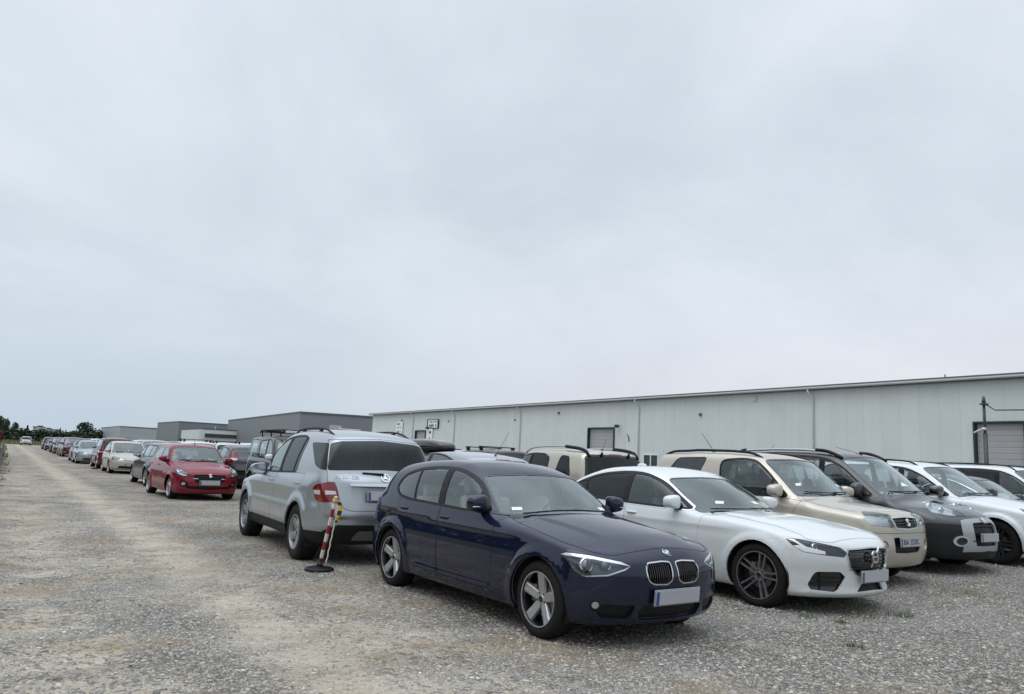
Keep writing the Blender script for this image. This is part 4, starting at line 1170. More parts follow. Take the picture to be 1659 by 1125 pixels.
    if S.get('front', True):
        zl = S.get('zlamp', zh-.035); lh = S.get('lamph', .075)
        lamp(F, 'headlight', 'qf40', rnd(qf([(.09, hw-.36, zl), (.12, hw-.30, zl+lh*.9), (.26, hw-.15, zl+lh*1.2), (.48, hw-.06, zl+lh*1.5), (.42, hw-.05, zl+lh*.5), (.24, hw-.12, zl-lh*.7), (.12, hw-.28, zl-lh*.8)]), .35, 3))
        g = S.get('grille', (.40, .07))
        F.append(Feat('grille', 'front', rnd([(-.05, zl+g[1]*.6, 0), (g[0], zl+g[1]*.6, .2), (g[0]*.85, zl-g[1], .4), (-.05, zl-g[1], 0)]), M_TRIM, -.025, .03))
        for k in range(2): F.append(Feat('grille_bar', 'front', [(-.05, zl-g[1]*(.1+.55*k)+.03), (g[0]*.92, zl-g[1]*(.1+.55*k)+.03), (g[0]*.9, zl-g[1]*(.1+.55*k)+.016), (-.05, zl-g[1]*(.1+.55*k)+.016)], S.get('grille_mat', M_CHROME), -.004, .02))
        zi = .30+lift
        F.append(Feat('lower_grille', 'front', rnd([(-.05, zi+.07, 0), (hw-.38, zi+.07, .2), (hw-.32, zi-.05, .3), (-.05, zi-.06, 0)]), M_TRIM, -.025, .03))
        F.append(Feat('fog_lamp', 'front', oval(hw-.22, zi+.03, .05, .04), M_REFLECT, -.004, .03, True))
    if S.get('rear', True):
        zt0, zt1 = S.get('ztail', (.68+lift*.5, zb+.0 if kind in ('hatch', 'sedan') else zb+.14)); ww = S.get('wtail', .24)
        F.append(Feat('tail_lamp', 'qr40', rnd(qr([(L-.05, hw-ww, zt0), (L-.22, hw-.06, zt0+.01), (L-.26, hw-.07, zt1-.02), (L-.12, hw-ww*.7, zt1)], L), .25, 3), M_RED, 0, .03, True))
        F.append(Feat('tail_lamp_clear', 'qr40', rnd(qr([(L-.05, hw-ww*.9, zt0+.06), (L-.22, hw-.06, zt0+.065), (L-.22, hw-.06, zt0+.11), (L-.06, hw-ww*.9, zt0+.105)], L), .2, 2), M_WHITELAMP, .001, .02, True))
        F.append(Feat('bumper_insert', 'rear', rnd([(-.05, .36+lift, 0), (hw-.2, .36+lift, .3), (hw-.16, .22+lift, .3), (-.05, .2+lift, 0)]), M_PLASTIC, .004, .02))
        F.append(Feat('brake_lamp', 'rear', [(-.02, zt+.035), (.16, zt+.033), (.16, zt+.02), (-.02, zt+.022)] if kind != 'sedan' else [(-.02, H-.14), (.12, H-.14), (.12, H-.152), (-.02, H-.152)], M_REDD, .002, .01))
    return S
def std_features(S):
    F = common_feats(S)
    if 'rwtop' in S:
        w = rnd([(a, b, 0.2) for a, b in S['rwtop']])
        k = len(F)-2
        F.insert(k, Feat('rear_window', 'top', w, S.get('rwg', M_GLASS), -.006, .02)); F.insert(k, Feat('rear_window_surround', 'top', inset(w, -.022), M_GLOSSBLACK, -.002, .02))
    return F
def simple_car(name, S, pm, pos, yaw, label, side=-1, seat=None, cat='car', plate_z=None, group='cars parked in the gravel lot', extras=None):
    root = empty(name, (*pos, float(gz(pos[0]))), yaw, label=label, cat=cat, group=group)
    sh = finish_car(S, root, std_features(S), pm, (pos, yaw), side, seat=seat)
    lamp_bowls(S, sh, root, 'headlight', .06, S.get('bowl_mat', M_LAMPDK))
    hw = S['W']/2; zl = S.get('zlamp', .66)
    if S.get('front', True):
        a = radians(40)
        for dx, dy in ((.12, hw-.26), (.2, hw-.16)):
            headlamp_unit(S, sh, root, 'qf40', (dx*sin(a)+dy*cos(a), zl+.03), .042, .02)
    plate(S, sh, root, 'front', S.get('zplate', .42+S['zb']-.17)); plate(S, sh, root, 'rear', S.get('zplate_r', .75 if S['kind'] != 'sedan' else .80))
    xc = S['xcowl']; add_wipers(S, sh, root, [[(xc+.06, -hw*.62), (xc-.03, -.2), (xc-.04, .10)], [(xc-.03, .02), (xc-.0, .3), (xc+.05, hw*.6)]])
    if extras: extras(S, sh, root)
    CARS.append((root, S))
    return root, S, sh
# ------------------------------------------------------------------ navy hatchback
def zc(pts, x0, y0, sc): return [(x0+p[0]/sc, y0+p[1]/sc)+tuple(p[2:]) for p in pts]
def navy_spec():
    L, W, H = 4.27, 1.765, 1.435
    S = dict(L=L, W=W, H=H, wb=2.69, fo=.75, R=.318, rt=.308, ra=.352, rimR=.222, tw=.21, zb=.17, da=.045, db=1.9,
        deck=[(0, .66), (.06, .72), (.16, .775), (.4, .845), (.8, .91), (1.2, .955), (1.5, .975), (2.2, .955), (3.0, .965), (3.7, 1.0), (4.1, 1.0), (4.33, .96)],
        xcowl=1.42, hcrown=.10, dome=(.52, .014),
        nose=[(.1, .20), (.17, .10), (.24, .045), (.34, .012), (.45, .0), (.58, .005), (.68, .025), (.78, .08), (.95, .2)],
        tail=[(.1, .2), (.2, .12), (.35, .04), (.5, .01), (.65, 0), (.78, .02), (.92, .055), (1.05, .09)],
        nplan=[(0, 0), (.25, .012), (.5, .055), (.7, .12), (.85, .21), (.95, .33), (1.02, .46), (1.1, .62)],
        sec=[(.1, .09), (.2, .045), (.33, .012), (.48, 0), (.62, 0), (.74, .012), (.84, .028), (.92, .05), (1.02, .085), (1.2, .15)],
        belt=[(0, .95), (1.5, .945), (2.5, .955), (3.4, .985), (4.3, 1.02)],
        roof=[(.9, .62), (1.30, .925), (1.50, 1.055), (1.75, 1.205), (2.0, 1.33), (2.2, 1.385), (2.45, 1.423), (2.75, 1.435), (3.1, 1.427), (3.5, 1.40), (3.78, 1.365), (3.90, 1.32), (4.06, 1.12), (4.20, .90), (4.45, .5)],
        ghb=[(0, .72), (1.5, .795), (2.2, .82), (3.2, .815), (3.8, .775), (4.2, .70), (4.4, .66)],
        ght=[(0, .48), (1.5, .53), (2.1, .575), (3.0, .585), (3.6, .555), (4.1, .50)],
        xmid=2.75, wscurve=.24, rgcurve=.20, rcrown=.035, kroof=.12, ksh=.075, kf=.11, kr=.14, xa=.82, xb=L-.8, z0=.60,
        flare=.020, flare_w=.11,
        creases=[([(.95, .80), (2.0, .795), (3.2, .83), (4.0, .86)], .016, .10, .05), ([(1.15, .30), (3.0, .32), (3.1, .33)], .014, .05, .16)],
        rim=(5, 'wide', .030, .040, .030), rim_mat=M_ALLOYNV, wrot=(.05, .1),
        mirror=(1.70, .975, (.095, .085, .080)), mirror_ind=True, handles=[(2.32, .845), (3.20, .872)], xseat=2.12, zfloor=.27, xdash=1.62, zdash=.96)
    S['dlo'] = rnd([(1.63, .957, .1), (2.02, .945, .2), (3.15, .972, .2), (3.42, 1.0, .5), (3.56, 1.09, .7), (3.47, 1.22, .5), (3.20, 1.30, .5), (2.75, 1.335, .6), (2.35, 1.322, .6), (2.02, 1.235, .5), (1.80, 1.10, .3)])
    S['pillars'] = [(1.86, .94, 1.86, 1.30, .03), (2.47, .94, 2.56, 1.35, .115), (3.04, .95, 3.16, 1.35, .03)]
    S['doors'] = [rnd([(1.42, .93, 0), (1.425, .5, .1), (1.42, .33, .3), (1.50, .275, .4), (2.33, .285, .2), (2.39, .33, .3), (2.415, .6, 0), (2.445, .97, 0), (2.0, .97, 0)], n=3),
                  rnd([(2.452, .97, 0), (2.422, .6, 0), (2.395, .33, .3), (2.43, .285, .3), (2.93, .30, .3), (3.04, .42, .3), (3.13, .62, .4), (3.34, .85, .2), (3.375, 1.0, 0), (2.9, 1.0, 0)], n=3)]
    S['bonnet'] = [('cam',), zc([(664, 322), (672, 345), (700, 364), (760, 390), (880, 444), (1000, 484), (1060, 496), (1088, 497), (1125, 489), (1230, 471), (1310, 464), (1440, 460), (1330, 400), (1080, 312), (880, 318)], 551, 697, 2.44)]
    S['ws'] = rnd([(1.315, -.05, 0), (1.345, .35, .3), (1.535, .715, .15), (2.02, .585, .2), (1.955, .3, .3), (1.93, -.05, 0)])
    S['rw'] = rnd([(-.05, 1.24, 0), (.45, 1.225, .2), (.54, 1.20, .3), (.62, 1.03, .3), (-.05, 1.01, 0)])
    F = S['feats'] = []
    Z = lambda p: zc(p, 880, 720, 3.309)
    hl = rnd(Z([(95, 588), (122, 580), (250, 597), (420, 632), (470, 655), (442, 676), (350, 708), (235, 712), (178, 690), (125, 628)]), .4, 3)
    lamp(F, 'headlight', 'cam', hl)
    k = rnd([(.024, .675, .3), (.12, .682, .2), (.285, .672, .35), (.318, .61, .4), (.295, .53, .4), (.24, .500, .4), (.09, .496, .4), (.032, .53, .4)], .4, 3)
    F.append(Feat('grille_frame', 'front', k, M_CHROME, .006, .02, True))
    F.append(Feat('kidney_grille', 'front', inset(k, .010), M_TRIM, -.03, 0, True))
    for i in range(11):
        y = .050+i*.0235; F.append(Feat('grille_bar', 'front', [(y, .662), (y+.007, .662), (y+.007, .512 if 0 < i < 8 else .55), (y, .512 if 0 < i < 8 else .55)], M_GLOSSBLACK, -.008, .02, True))
    F.append(Feat('headlight_brow', 'cam', Z([(95, 588), (122, 580), (250, 597), (420, 632), (470, 655), (420, 646), (250, 612), (125, 596)]), M_REFLECT, 0, .03, True))
    F.append(Feat('headlight_trim', 'cam', Z([(470, 655), (442, 676), (350, 708), (235, 712), (200, 703), (236, 705), (346, 700), (430, 672)]), M_REFLECT, 0, .03, True))
    F.append(Feat('windscreen_sticker', 'cam', zc([(757, 337), (812, 336), (815, 352), (760, 353)], 600, 720, 3.309), M_PAPER, .0, .01))
    F.append(Feat('lower_grille', 'front', rnd([(-.05, .345, 0), (.33, .345, .2), (.37, .30, .3), (.34, .225, .3), (-.05, .215, 0)]), M_TRIM, -.03, .03))
    F.append(Feat('side_intake', 'front', rnd([(.40, .345, .3), (.66, .36, .3), (.70, .30, .3), (.66, .245, .3), (.44, .235, .3)]), M_TRIM, -.025, .03, True))
    F.append(Feat('fog_surround', 'cam', oval(880+280/3.309, 720+868/3.309, 9.0, 8.4), M_TRIM, -.012, .03, True)); F.append(Feat('fog_lamp', 'cam', oval(880+280/3.309, 720+868/3.309, 6.6, 6.2), M_REFLECT, -.02, .03, True))
    F.append(Feat('tail_lamp', 'qr40', qr(rnd([(4.02, .78, .93), (4.10, .80, .72), (4.26, .62, .70), (4.29, .45, .76), (4.27, .46, .86), (4.14, .68, .93)], .3) if False else [(4.0, .79, .93), (4.12, .76, .71), (4.24, .66, .70), (4.30, .44, .75), (4.27, .45, .87), (4.18, .64, .94)], L, 40), M_RED, 0, .03, True))
    return S
def roundel(r=.04):
    """round badge: black ring, blue and white quarters"""
    bm = bmesh.new()
    add_lathe(bm, [(r, -.004), (r, .002), (r*.93, .004)], 'z', 32, mi=0)
    for a0, a1, m in ((r*.93, r*.60, 1),):
        add_lathe(bm, [(r*.93, .004), (r*.60, .0045)], 'z', 32, mi=1)
    add_lathe(bm, [(r*.60, .0045), (r*.56, .005)], 'z', 32, mi=0)
    n = 8
    for q in range(4):
        c = bm.verts.new((0, 0, .005)); ring = [bm.verts.new((r*.56*cos(q*pi/2+k*pi/2/n), r*.56*sin(q*pi/2+k*pi/2/n), .005)) for k in range(n+1)]
        for k in range(n): bm.faces.new((c, ring[k], ring[k+1])).material_index = 2 if q % 2 else 3
    return bm_mesh(bm, 'roundel')
def headlamp_unit(S, sh, root, proj, p, r, depth=.05, axis=None, tube=None, ringmat=None):
    """projector set into the lamp housing, on both sides"""
    for sd in (-1, 1):
        P, N = on_surf(S, sh, proj, p, 0, sd)
        if P is None: continue
        d = Vector((N.x*.25, min(N.y, -.5), N.z*.1)).normalized()
        bm = bmesh.new()
        add_lathe(bm, [(r*1.25, -.02), (r*1.25, .004), (r*1.05, .006), (r*1.0, -.004)], 'z', 24, mi=0)
        prof = [(r*cos(a), -.006+r*.55*sin(a)) for a in np.linspace(0, pi/2*.98, 6)]
        add_lathe(bm, prof, 'z', 24, mi=1)
        bmesh.ops.recalc_face_normals(bm, faces=bm.faces[:])
        par = sh.objs.get(('headlight', sd)) or root
        o = link('headlight_projector', bm_mesh(bm, 'projector', smooth=True), [ringmat or M_CHROME, M_LAMPGL], par)
        o.matrix_local = Matrix.Translation(P-d*depth) @ orient(d).to_4x4()
M_LAMPGL = pbr('projector_glass', (.22, .26, .28), .05, .3, coat=1.)
M_BMBLUE = pbr('badge_blue', (.05, .20, .50), .3, coat=.5); M_BMWHITE = pbr('badge_white', (.75, .77, .78), .3, coat=.5)
def steering_badge(*a): pass
def build_navy():
    S = navy_spec(); PM = paint('paint_navy', (.0055, .009, .030), .2, .3, .035)
    pos = (4.653, 6.657); yaw = .036
    root = empty('hatchback', (*pos, 0), yaw, label='dark navy blue hatchback with twin oval grille and pale leather seats', cat='car', group='cars parked in the gravel lot')
    sh = finish_car(S, root, common_feats(S), PM, (pos, yaw), -1, seat=M_SEATLT, lining=pbr('pale_cabin_lining', (.22, .215, .20), .8))
    lamp_bowls(S, sh, root, 'headlight', .07, pbr('lamp_grey_bezel', (.10, .105, .11), .3, .5))
    Z = lambda x, y: (880+x/3.309, 720+y/3.309)
    headlamp_unit(S, sh, root, 'cam', Z(242, 650), .046, .03)
    headlamp_unit(S, sh, root, 'cam', Z(352, 652), .034, .03)
    P, N = sh.at('cam', Z(672, 583))
    badge('emblem', S, sh, root, 'top', (P[0]+.004, .0015), roundel(.041), [M_CHROME, M_INK, M_BMBLUE, M_BMWHITE], .004)
    plate(S, sh, root, 'front', .405, dy=.006)
    add_wipers(S, sh, root, [[(1.40, -.55), (1.345, -.2), (1.335, .12)], [(1.345, .02), (1.36, .3), (1.47, .62)]])
    bm = bmesh.new(); add_box(bm, (0, 0, 0), (.09, .002, .05), .0)
    return root, S, sh
# ------------------------------------------------------------------ the other cars one can read in the photograph
LOT = 'cars parked in the gravel lot'
def bar_mesh(segs, th=.003):
    """flat emblem from polygons in XY"""
    bm = bmesh.new()
    for poly in segs:
        a = [bm.verts.new((x, y, 0)) for x, y in poly]; b = [bm.verts.new((x, y, th)) for x, y in poly]
        bm.faces.new(b); n = len(a)
        for i in range(n): bm.faces.new((a[i], a[(i+1) % n], b[(i+1) % n], b[i]))
    bmesh.ops.recalc_face_normals(bm, faces=bm.faces[:])
    return bm_mesh(bm, 'emblem')
def ring_poly(r0, r1, n=28):
    return [[(r0*cos(2*pi*k/n), r0*sin(2*pi*k/n)), (r1*cos(2*pi*k/n), r1*sin(2*pi*k/n)), (r1*cos(2*pi*(k+1)/n), r1*sin(2*pi*(k+1)/n)), (r0*cos(2*pi*(k+1)/n), r0*sin(2*pi*(k+1)/n))] for k in range(n)]
def build_white():
    Z = lambda p: zc(p, 1150, 700, 3.2593)
    hl = rnd(Z([(397, 560), (480, 568), (580, 588), (690, 613), (722, 640), (712, 662), (600, 650), (490, 632), (440, 600)]), .3, 3)
    S = gen_spec('sedan', 4.96, 1.885, 1.463, 2.94, .83, .345, zh=.745, zc=.955, xc=1.55, xw=2.36, xrs=3.62, roof=[(1.05, .66), (1.51, .915), (1.71, 1.03), (2.04, 1.225), (2.36, 1.365), (2.58, 1.43), (2.86, 1.456), (3.1, 1.463), (3.45, 1.45), (3.8, 1.398), (4.1, 1.305), (4.4, 1.15), (4.62, 1.03), (4.9, .8), (5.2, .4)],
        ght=[(0, .48), (1.6, .55), (2.4, .60), (3.6, .60), (4.2, .55), (5, .48)], nplan=[(0, 0), (.25, .03), (.45, .09), (.65, .19), (.8, .29), (.92, .41), (1.02, .55), (1.1, .72)], lite=False, front=False,
        rimR=.252, tw=.235, ra=.378, rim=(5, 'twin', .012, .020, .036), rim_mat=pbr('alloy_two_tone', (.36, .36, .37), .3, .8), wrot=(.28, .1), steer=0.06,
        dlo_chrome=.012, mirror=(2.03, .985, (.11, .085, .08)), dome=(.58, .012), hcrown=.055, ksh=.06, kf=.08, glassmats=[M_GLASS, M_GLASS, M_TINT, M_TINT, M_TINT], handle_mat=None, creases=[([(1.0, .80), (2.5, .80), (4.2, .84)], .012, .12, .06), ([(1.3, .30), (3.2, .32), (3.4, .32)], .016, .05, .16)], flare=.022)
    S['dlo'] = rnd([(1.86, .968, .05), (2.3, .965, .2), (3.4, .985, .2), (3.95, 1.02, .3), (4.18, 1.075, .5), (4.0, 1.185, .4), (3.6, 1.32, .5), (3.1, 1.368, .6), (2.72, 1.355, .6), (2.36, 1.25, .5), (2.10, 1.11, .4)])
    S['pillars'] = [(2.10, .9, 2.10, 1.4, .03), (2.93, .9, 3.00, 1.4, .10), (3.72, .9, 3.88, 1.4, .035)]
    S['doors'] = [rnd([(1.60, .93, 0), (1.66, .55, .1), (1.66, .35, .3), (1.74, .29, .3), (2.80, .29, .2), (2.86, .35, .3), (2.90, .99, 0), (2.2, .99, 0)], n=3), rnd([(2.907, .99, 0), (2.867, .35, .3), (2.92, .29, .3), (3.28, .29, .3), (3.38, .40, .4), (3.50, .66, .4), (3.80, .9, .2), (3.82, 1.03, 0), (3.4, 1.0, 0)], n=3)]
    S['handles'] = [(2.76, .855), (3.68, .87)]
    S['nose'] = [(.1, .16), (.17, .05), (.22, -.0), (.27, .02), (.40, .02), (.55, .0), (.68, .012), (.75, .05), (.83, .12), (1.0, .26)]
    F = S['feats']
    lamp(F, 'headlight', 'cam', hl)
    F.append(Feat('headlight_strip', 'cam', Z([(440, 600), (470, 597), (560, 618), (610, 632), (612, 648), (545, 640), (490, 630)]), M_CLEARBOWL, 0, .03, True))
    F.append(Feat('headlight_strip', 'cam', Z([(397, 560), (440, 566), (520, 612), (500, 612), (440, 575)]), M_CLEARBOWL, 0, .03, True))
    g = rnd([(-.05, .705, 0), (.37, .685, .12), (.395, .63, .3), (.36, .49, .2), (.26, .42, .2), (-.05, .40, 0)])
    F.append(Feat('grille_frame', 'front', g, M_SATIN, .006, .02)); F.append(Feat('grille', 'front', inset(g, .014), M_GLOSSBLACK, -.03, 0))
    for r in range(6):
        for c in range(5):
            u, v = .012+c*.070, .664-r*.038; F.append(Feat('grille_bar', 'front', [(u, v), (u+.056, v-.001), (u+.056, v-.010), (u, v-.010)], M_LAMPDK, -.008, .02))
    F.append(Feat('side_intake', 'cam', rnd(Z([(515, 803), (555, 738), (690, 740), (719, 768), (680, 832), (655, 846), (530, 832)]), .25, 3), M_GLOSSBLACK, -.04, .05, True))
    for k in range(2): F.append(Feat('intake_blade', 'cam', Z([(545, 772+28*k), (700, 772+24*k), (698, 778+24*k), (543, 779+28*k)]), M_PLASTIC, -.012, .03, True))
    F.append(Feat('lower_grille', 'cam', Z([(778, 846), (802, 800), (1020, 790), (1020, 812), (890, 832)]), M_TRIM, -.04, .05))
    F.append(Feat('windscreen_sticker', 'cam', zc([(922, 303), (968, 305), (968, 319), (924, 318)], 880, 720, 3.309), M_PAPER, .0, .01))
    S['bonnet'] = [('cam',), Z([(28, 392), (50, 418), (95, 440), (220, 468), (360, 500), (470, 540), (505, 562), (560, 578), (640, 588), (700, 572), (800, 561), (910, 556), (960, 552), (900, 520), (560, 400), (370, 396)])]
    PM = paint('paint_white', (.68, .71, .715), .0, .3, .60)
    pos, yaw = (7.86, 7.06), .03
    root = empty('sedan', (*pos, 0), yaw, label='white saloon with chrome window line, dark rear glass and two-tone wheels', cat='car', group=LOT)
    sh = finish_car(S, root, std_features(S), PM, (pos, yaw), -1)
    lamp_bowls(S, sh, root, 'headlight', .06)
    headlamp_unit(S, sh, root, 'cam', Z([(560, 610)])[0], .03, .02)
    for k in range(4): pass
    P, N = on_surf(S, sh, 'front', (.001, .60), .008)
    e = link('emblem', bar_mesh(ring_poly(.044, .066)+[[(.034, .038), (.045, .028), (.105, .098), (.094, .107)], [(-.034, -.038), (-.045, -.028), (-.105, -.098), (-.094, -.107)], [(-.04, -.008), (.04, -.008), (.04, .008), (-.04, .008)]], .012), M_CHROME, root)
    e.matrix_local = Matrix.Translation(P) @ orient(N).to_4x4()
    plate(S, sh, root, 'front', .40, dy=.01, size=(.52, .114), mat=pbr('plate_grey', (.40, .41, .42), .5))
    plate(S, sh, root, 'rear', .8)
    bm = bmesh.new(); P, N = on_surf(S, sh, 'top', (S['xr']-.12, .001)); sup(bm, P+Vector((0, 0, .015)), (.035, .09, .035), 2.2, 12, 6)
    link('roof_fin', bm_mesh(bm, 'fin', smooth=True), PM, root)
    add_wipers(S, sh, root, [[(1.72, -.60), (1.60, -.2), (1.59, .12)], [(1.60, .02), (1.63, .3), (1.74, .64)]])
    return root, S, sh
def build_red():
    Z = lambda p: zc(p, 200, 690, 7.541)
    S = gen_spec('hatch', 3.84, 1.735, 1.50, 2.45, .80, .31, zh=.76, zc=1.0, xc=1.12, xw=1.72, belt=.985, lite=False, front=False, dlo_mat=M_GLOSSBLACK, rimR=.215,
        rim=(5, 'twin', .03, .035, .03), zplate=.47, flare=.03)
    hl = rnd(Z([(615, 515), (650, 511), (720, 530), (790, 580), (812, 605), (790, 622), (690, 610), (650, 590)]), .3, 3)
    F = S['feats']; lamp(F, 'headlight', 'cam', hl)
    F.append(Feat('headlight_strip', 'cam', Z([(630, 540), (645, 540), (675, 588), (720, 608), (770, 612), (770, 600), (720, 590), (690, 575), (665, 535)]), M_REFLECT, 0, .03, True))
    F.append(Feat('grille', 'front', rnd([(-.05, .69, 0), (.40, .675, .25), (.43, .61, .3), (.36, .49, .3), (.22, .42, .3), (-.05, .41, 0)]), M_TRIM, -.03, .03))
    F.append(Feat('grille_bar', 'front', [(.30, .565), (.42, .57), (.42, .585), (.30, .58)], M_CHROME, .0, .02, True))
    F.append(Feat('lower_grille', 'front', rnd([(-.05, .37, 0), (.56, .38, .3), (.56, .31, .3), (-.05, .28, 0)]), M_TRIM, -.03, .03))
    F.append(Feat('side_intake', 'front', rnd([(.56, .50, .3), (.70, .52, .3), (.72, .42, .3), (.66, .35, .3), (.50, .34, .3)]), M_TRIM, -.02, .03, True))
    F.append(Feat('fog_lamp', 'front', oval(.645, .435, .045, .04), M_REFLECT, -.01, .03, True))
    PM = paint('paint_red', (.20, .004, .017), .15, .3, .10)
    pos, yaw = (4.56, 23.484), .059
    def ex(S, sh, root):
        P, N = on_surf(S, sh, 'front', (.001, .655), .012)
        e = link('emblem', bar_mesh([[(-.045, .03), (0, .055), (.045, .03), (.02, .018), (0, .028), (-.012, .02), (.045, -.016), (.045, -.03), (0, -.055), (-.045, -.03), (-.02, -.018), (0, -.028), (.012, -.02), (-.045, .016)]], .01), M_CHROME, root)
        e.matrix_local = Matrix.Translation(P) @ orient(N).to_4x4()
        headlamp_unit(S, sh, root, 'cam', Z([(705, 570)])[0], .05, .02)
        antenna(S, sh, root, 1.9, .22, 30, side=0.)
    return simple_car('hatchback', S, PM, pos, yaw, 'bright red small hatchback with wide black grille facing the camera', extras=ex)
def build_ml():
    Z = lambda p: zc(p, 370, 680, 4.327)
    S = gen_spec('suv', 4.78, 1.80, 1.77, 2.915, .86, .372, zh=.92, zc=1.12, xc=1.40, xw=2.22, belt=1.10, lift=.10, lite=False, rear=False, rimR=.228, tw=.26,
        rim=(5, 'single', .085, .095, .03), wrot=(.2, .5), glassmats=[M_GLASS, M_GLASS, M_TINT, M_TINT, M_TINT], flare=.018, flare_w=.14, rwg=M_TINT, rim_mat=pbr('alloy_grey', (.32, .32, .325), .5, .6),
        tplan=[(0, 0), (.3, .012), (.55, .06), (.7, .14), (.82, .25), (.92, .38), (1, .54), (1.1, .75)], rgcurve=.22, ra=.41, zlamp=.82, winset=.02,
        mirror=(1.86, 1.085, (.115, .085, .085)), arch_trim=0, ght=[(0, .52), (1.5, .59), (2.3, .625), (3.4, .62), (4.4, .57), (4.8, .54)],
        roof=[(.9, .68), (1.36, 1.08), (1.57, 1.235), (1.90, 1.49), (2.22, 1.69), (2.45, 1.742), (2.9, 1.768), (3.3, 1.77), (3.8, 1.75), (4.2, 1.705), (4.37, 1.665), (4.45, 1.61), (4.62, 1.25), (4.73, 1.0), (4.9, .3)])
    L, hw = 4.78, .955
    S['rw'] = ('cam', rnd(Z([(694, 357), (716, 165, .3), (800, 152), (1250, 150), (1420, 300), (1420, 357)]), .12, 3))
    S['tail'] = [(.2, .30), (.3, .16), (.42, .06), (.5, .012), (.6, 0), (.72, .005), (.82, .045), (1.0, .05), (1.10, .06), (1.2, .09)]
    S['dlo'] = rnd([(1.74, 1.12, .1), (2.2, 1.11, .2), (3.46, 1.145, .15), (3.52, 1.60, .25), (3.30, 1.65, .4), (2.9, 1.655, .5), (2.45, 1.61, .5), (2.15, 1.475, .4)])
    S['dlo2'] = ('cam', rnd(Z([(588, 158, .2), (709, 165, .1), (688, 357, .1), (640, 348, .5), (606, 318, .5)]), .2, 3))
    S['pillars'] = [(2.0, 1.0, 2.0, 1.7, .03), (2.62, 1.0, 2.70, 1.7, .10), (3.26, 1.0, 3.40, 1.7, .04)]
    S['mid'] = [('lower_cladding', 'side', [(.0, .43), (5, .43), (5, .1), (.0, .1)], M_PLASTIC, .004, False)]
    F = S['feats']
    F.append(Feat('tail_lamp', 'cam', rnd(Z([(592, 480), (612, 456), (700, 438), (742, 441), (762, 490), (778, 578), (640, 580), (608, 555)]), .25, 3), M_RED, .004, .04, True))
    F.append(Feat('tail_lamp_clear', 'cam', Z([(597, 493), (645, 494), (645, 526), (606, 522)]), M_WHITELAMP, .005, .02, True))
    F.append(Feat('tail_lamp_clear', 'cam', Z([(680, 497), (752, 503), (757, 526), (680, 526)]), M_WHITELAMP, .005, .02, True))
    F.append(Feat('bumper_insert', 'rear', rnd([(-.05, .535, 0), (.60, .53, .2), (.74, .44, .3), (.78, .28, .3), (-.05, .22, 0)]), M_PLASTIC, .006, .03))
    F.append(Feat('skid_plate', 'rear', rnd([(-.05, .46, 0), (.34, .455, .2), (.40, .34, .3), (-.05, .33, 0)]), pbr('skid_grey', (.16, .17, .18), .5, .3), .012, .03))
    F.append(Feat('plate_recess', 'rear', rnd([(-.05, 1.015, 0), (.46, 1.015, .1), (.44, .91, .3), (.36, .82, .4), (-.05, .81, 0)]), None, -.035, .0))
    F.append(Feat('boot_handle', 'rear', rnd([(-.05, 1.055, 0), (.47, 1.05, .3), (.47, 1.02, .4), (-.05, 1.02, 0)]), M_CHROME, .012, .03))
    S['bootlid'] = ('cam', Z([(700, 140), (690, 357), (692, 440), (745, 441), (762, 490), (780, 580), (800, 618), (840, 640), (900, 647), (1420, 640), (1420, 140)])); S['zplate_r'] = .90
    S['rail_posts'] = [2.75, 3.55]
    PM = paint('paint_silver', (.38, .41, .44), .65, .32, .25)
    pos, yaw = (4.295, 11.659), 3.11
    def ex(S, sh, root):
        P, N = on_surf(S, sh, 'rear', (.001, 1.13), .004)
        star = ring_poly(.052, .060)+[[(.012*cos(a+pi/2), .012*sin(a+pi/2)), (.054*cos(a), .054*sin(a)), (.012*cos(a-pi/2), .012*sin(a-pi/2))] for a in (pi/2, pi/2+2*pi/3, pi/2+4*pi/3)]
        e = link('emblem', bar_mesh(star, .008), M_CHROME, root); e.matrix_local = Matrix.Translation(P) @ orient(N).to_4x4()
        me = text_mesh('ML 320 CDI', .062, .002)
        P, N = on_surf(S, sh, 'rear', (.50, 1.125), .002, 1)
        e = link('letters', me, pbr('letter_grey_chrome', (.30, .31, .32), .35, .8), root); e.matrix_local = Matrix.Translation(P) @ orient(N).to_4x4()
        roof_rails(S, sh, root, 2.15, 4.15, .55, .036, M_TRIM, .5, .014)
        bm = bmesh.new(); y = S['L']-.17-(S['fo']+S['wb']/2)
        P0, N0 = on_surf(S, sh, 'rear', (.02, 1.17), .012); P1, _ = on_surf(S, sh, 'rear', (.34, 1.19), .012, -1)
        P2, _ = on_surf(S, sh, 'rear', (.30, 1.185), .012, 1)
        add_tube(bm, [P2, P0], [.010, .016], 8); link('rear_wiper', bm_mesh(bm, 'wiper', smooth=True), M_TRIM, root)
    return simple_car('suv', S, PM, pos, yaw, 'silver off-roader seen from behind with black roof rails and red-and-white tail lamp', side=1, extras=ex)
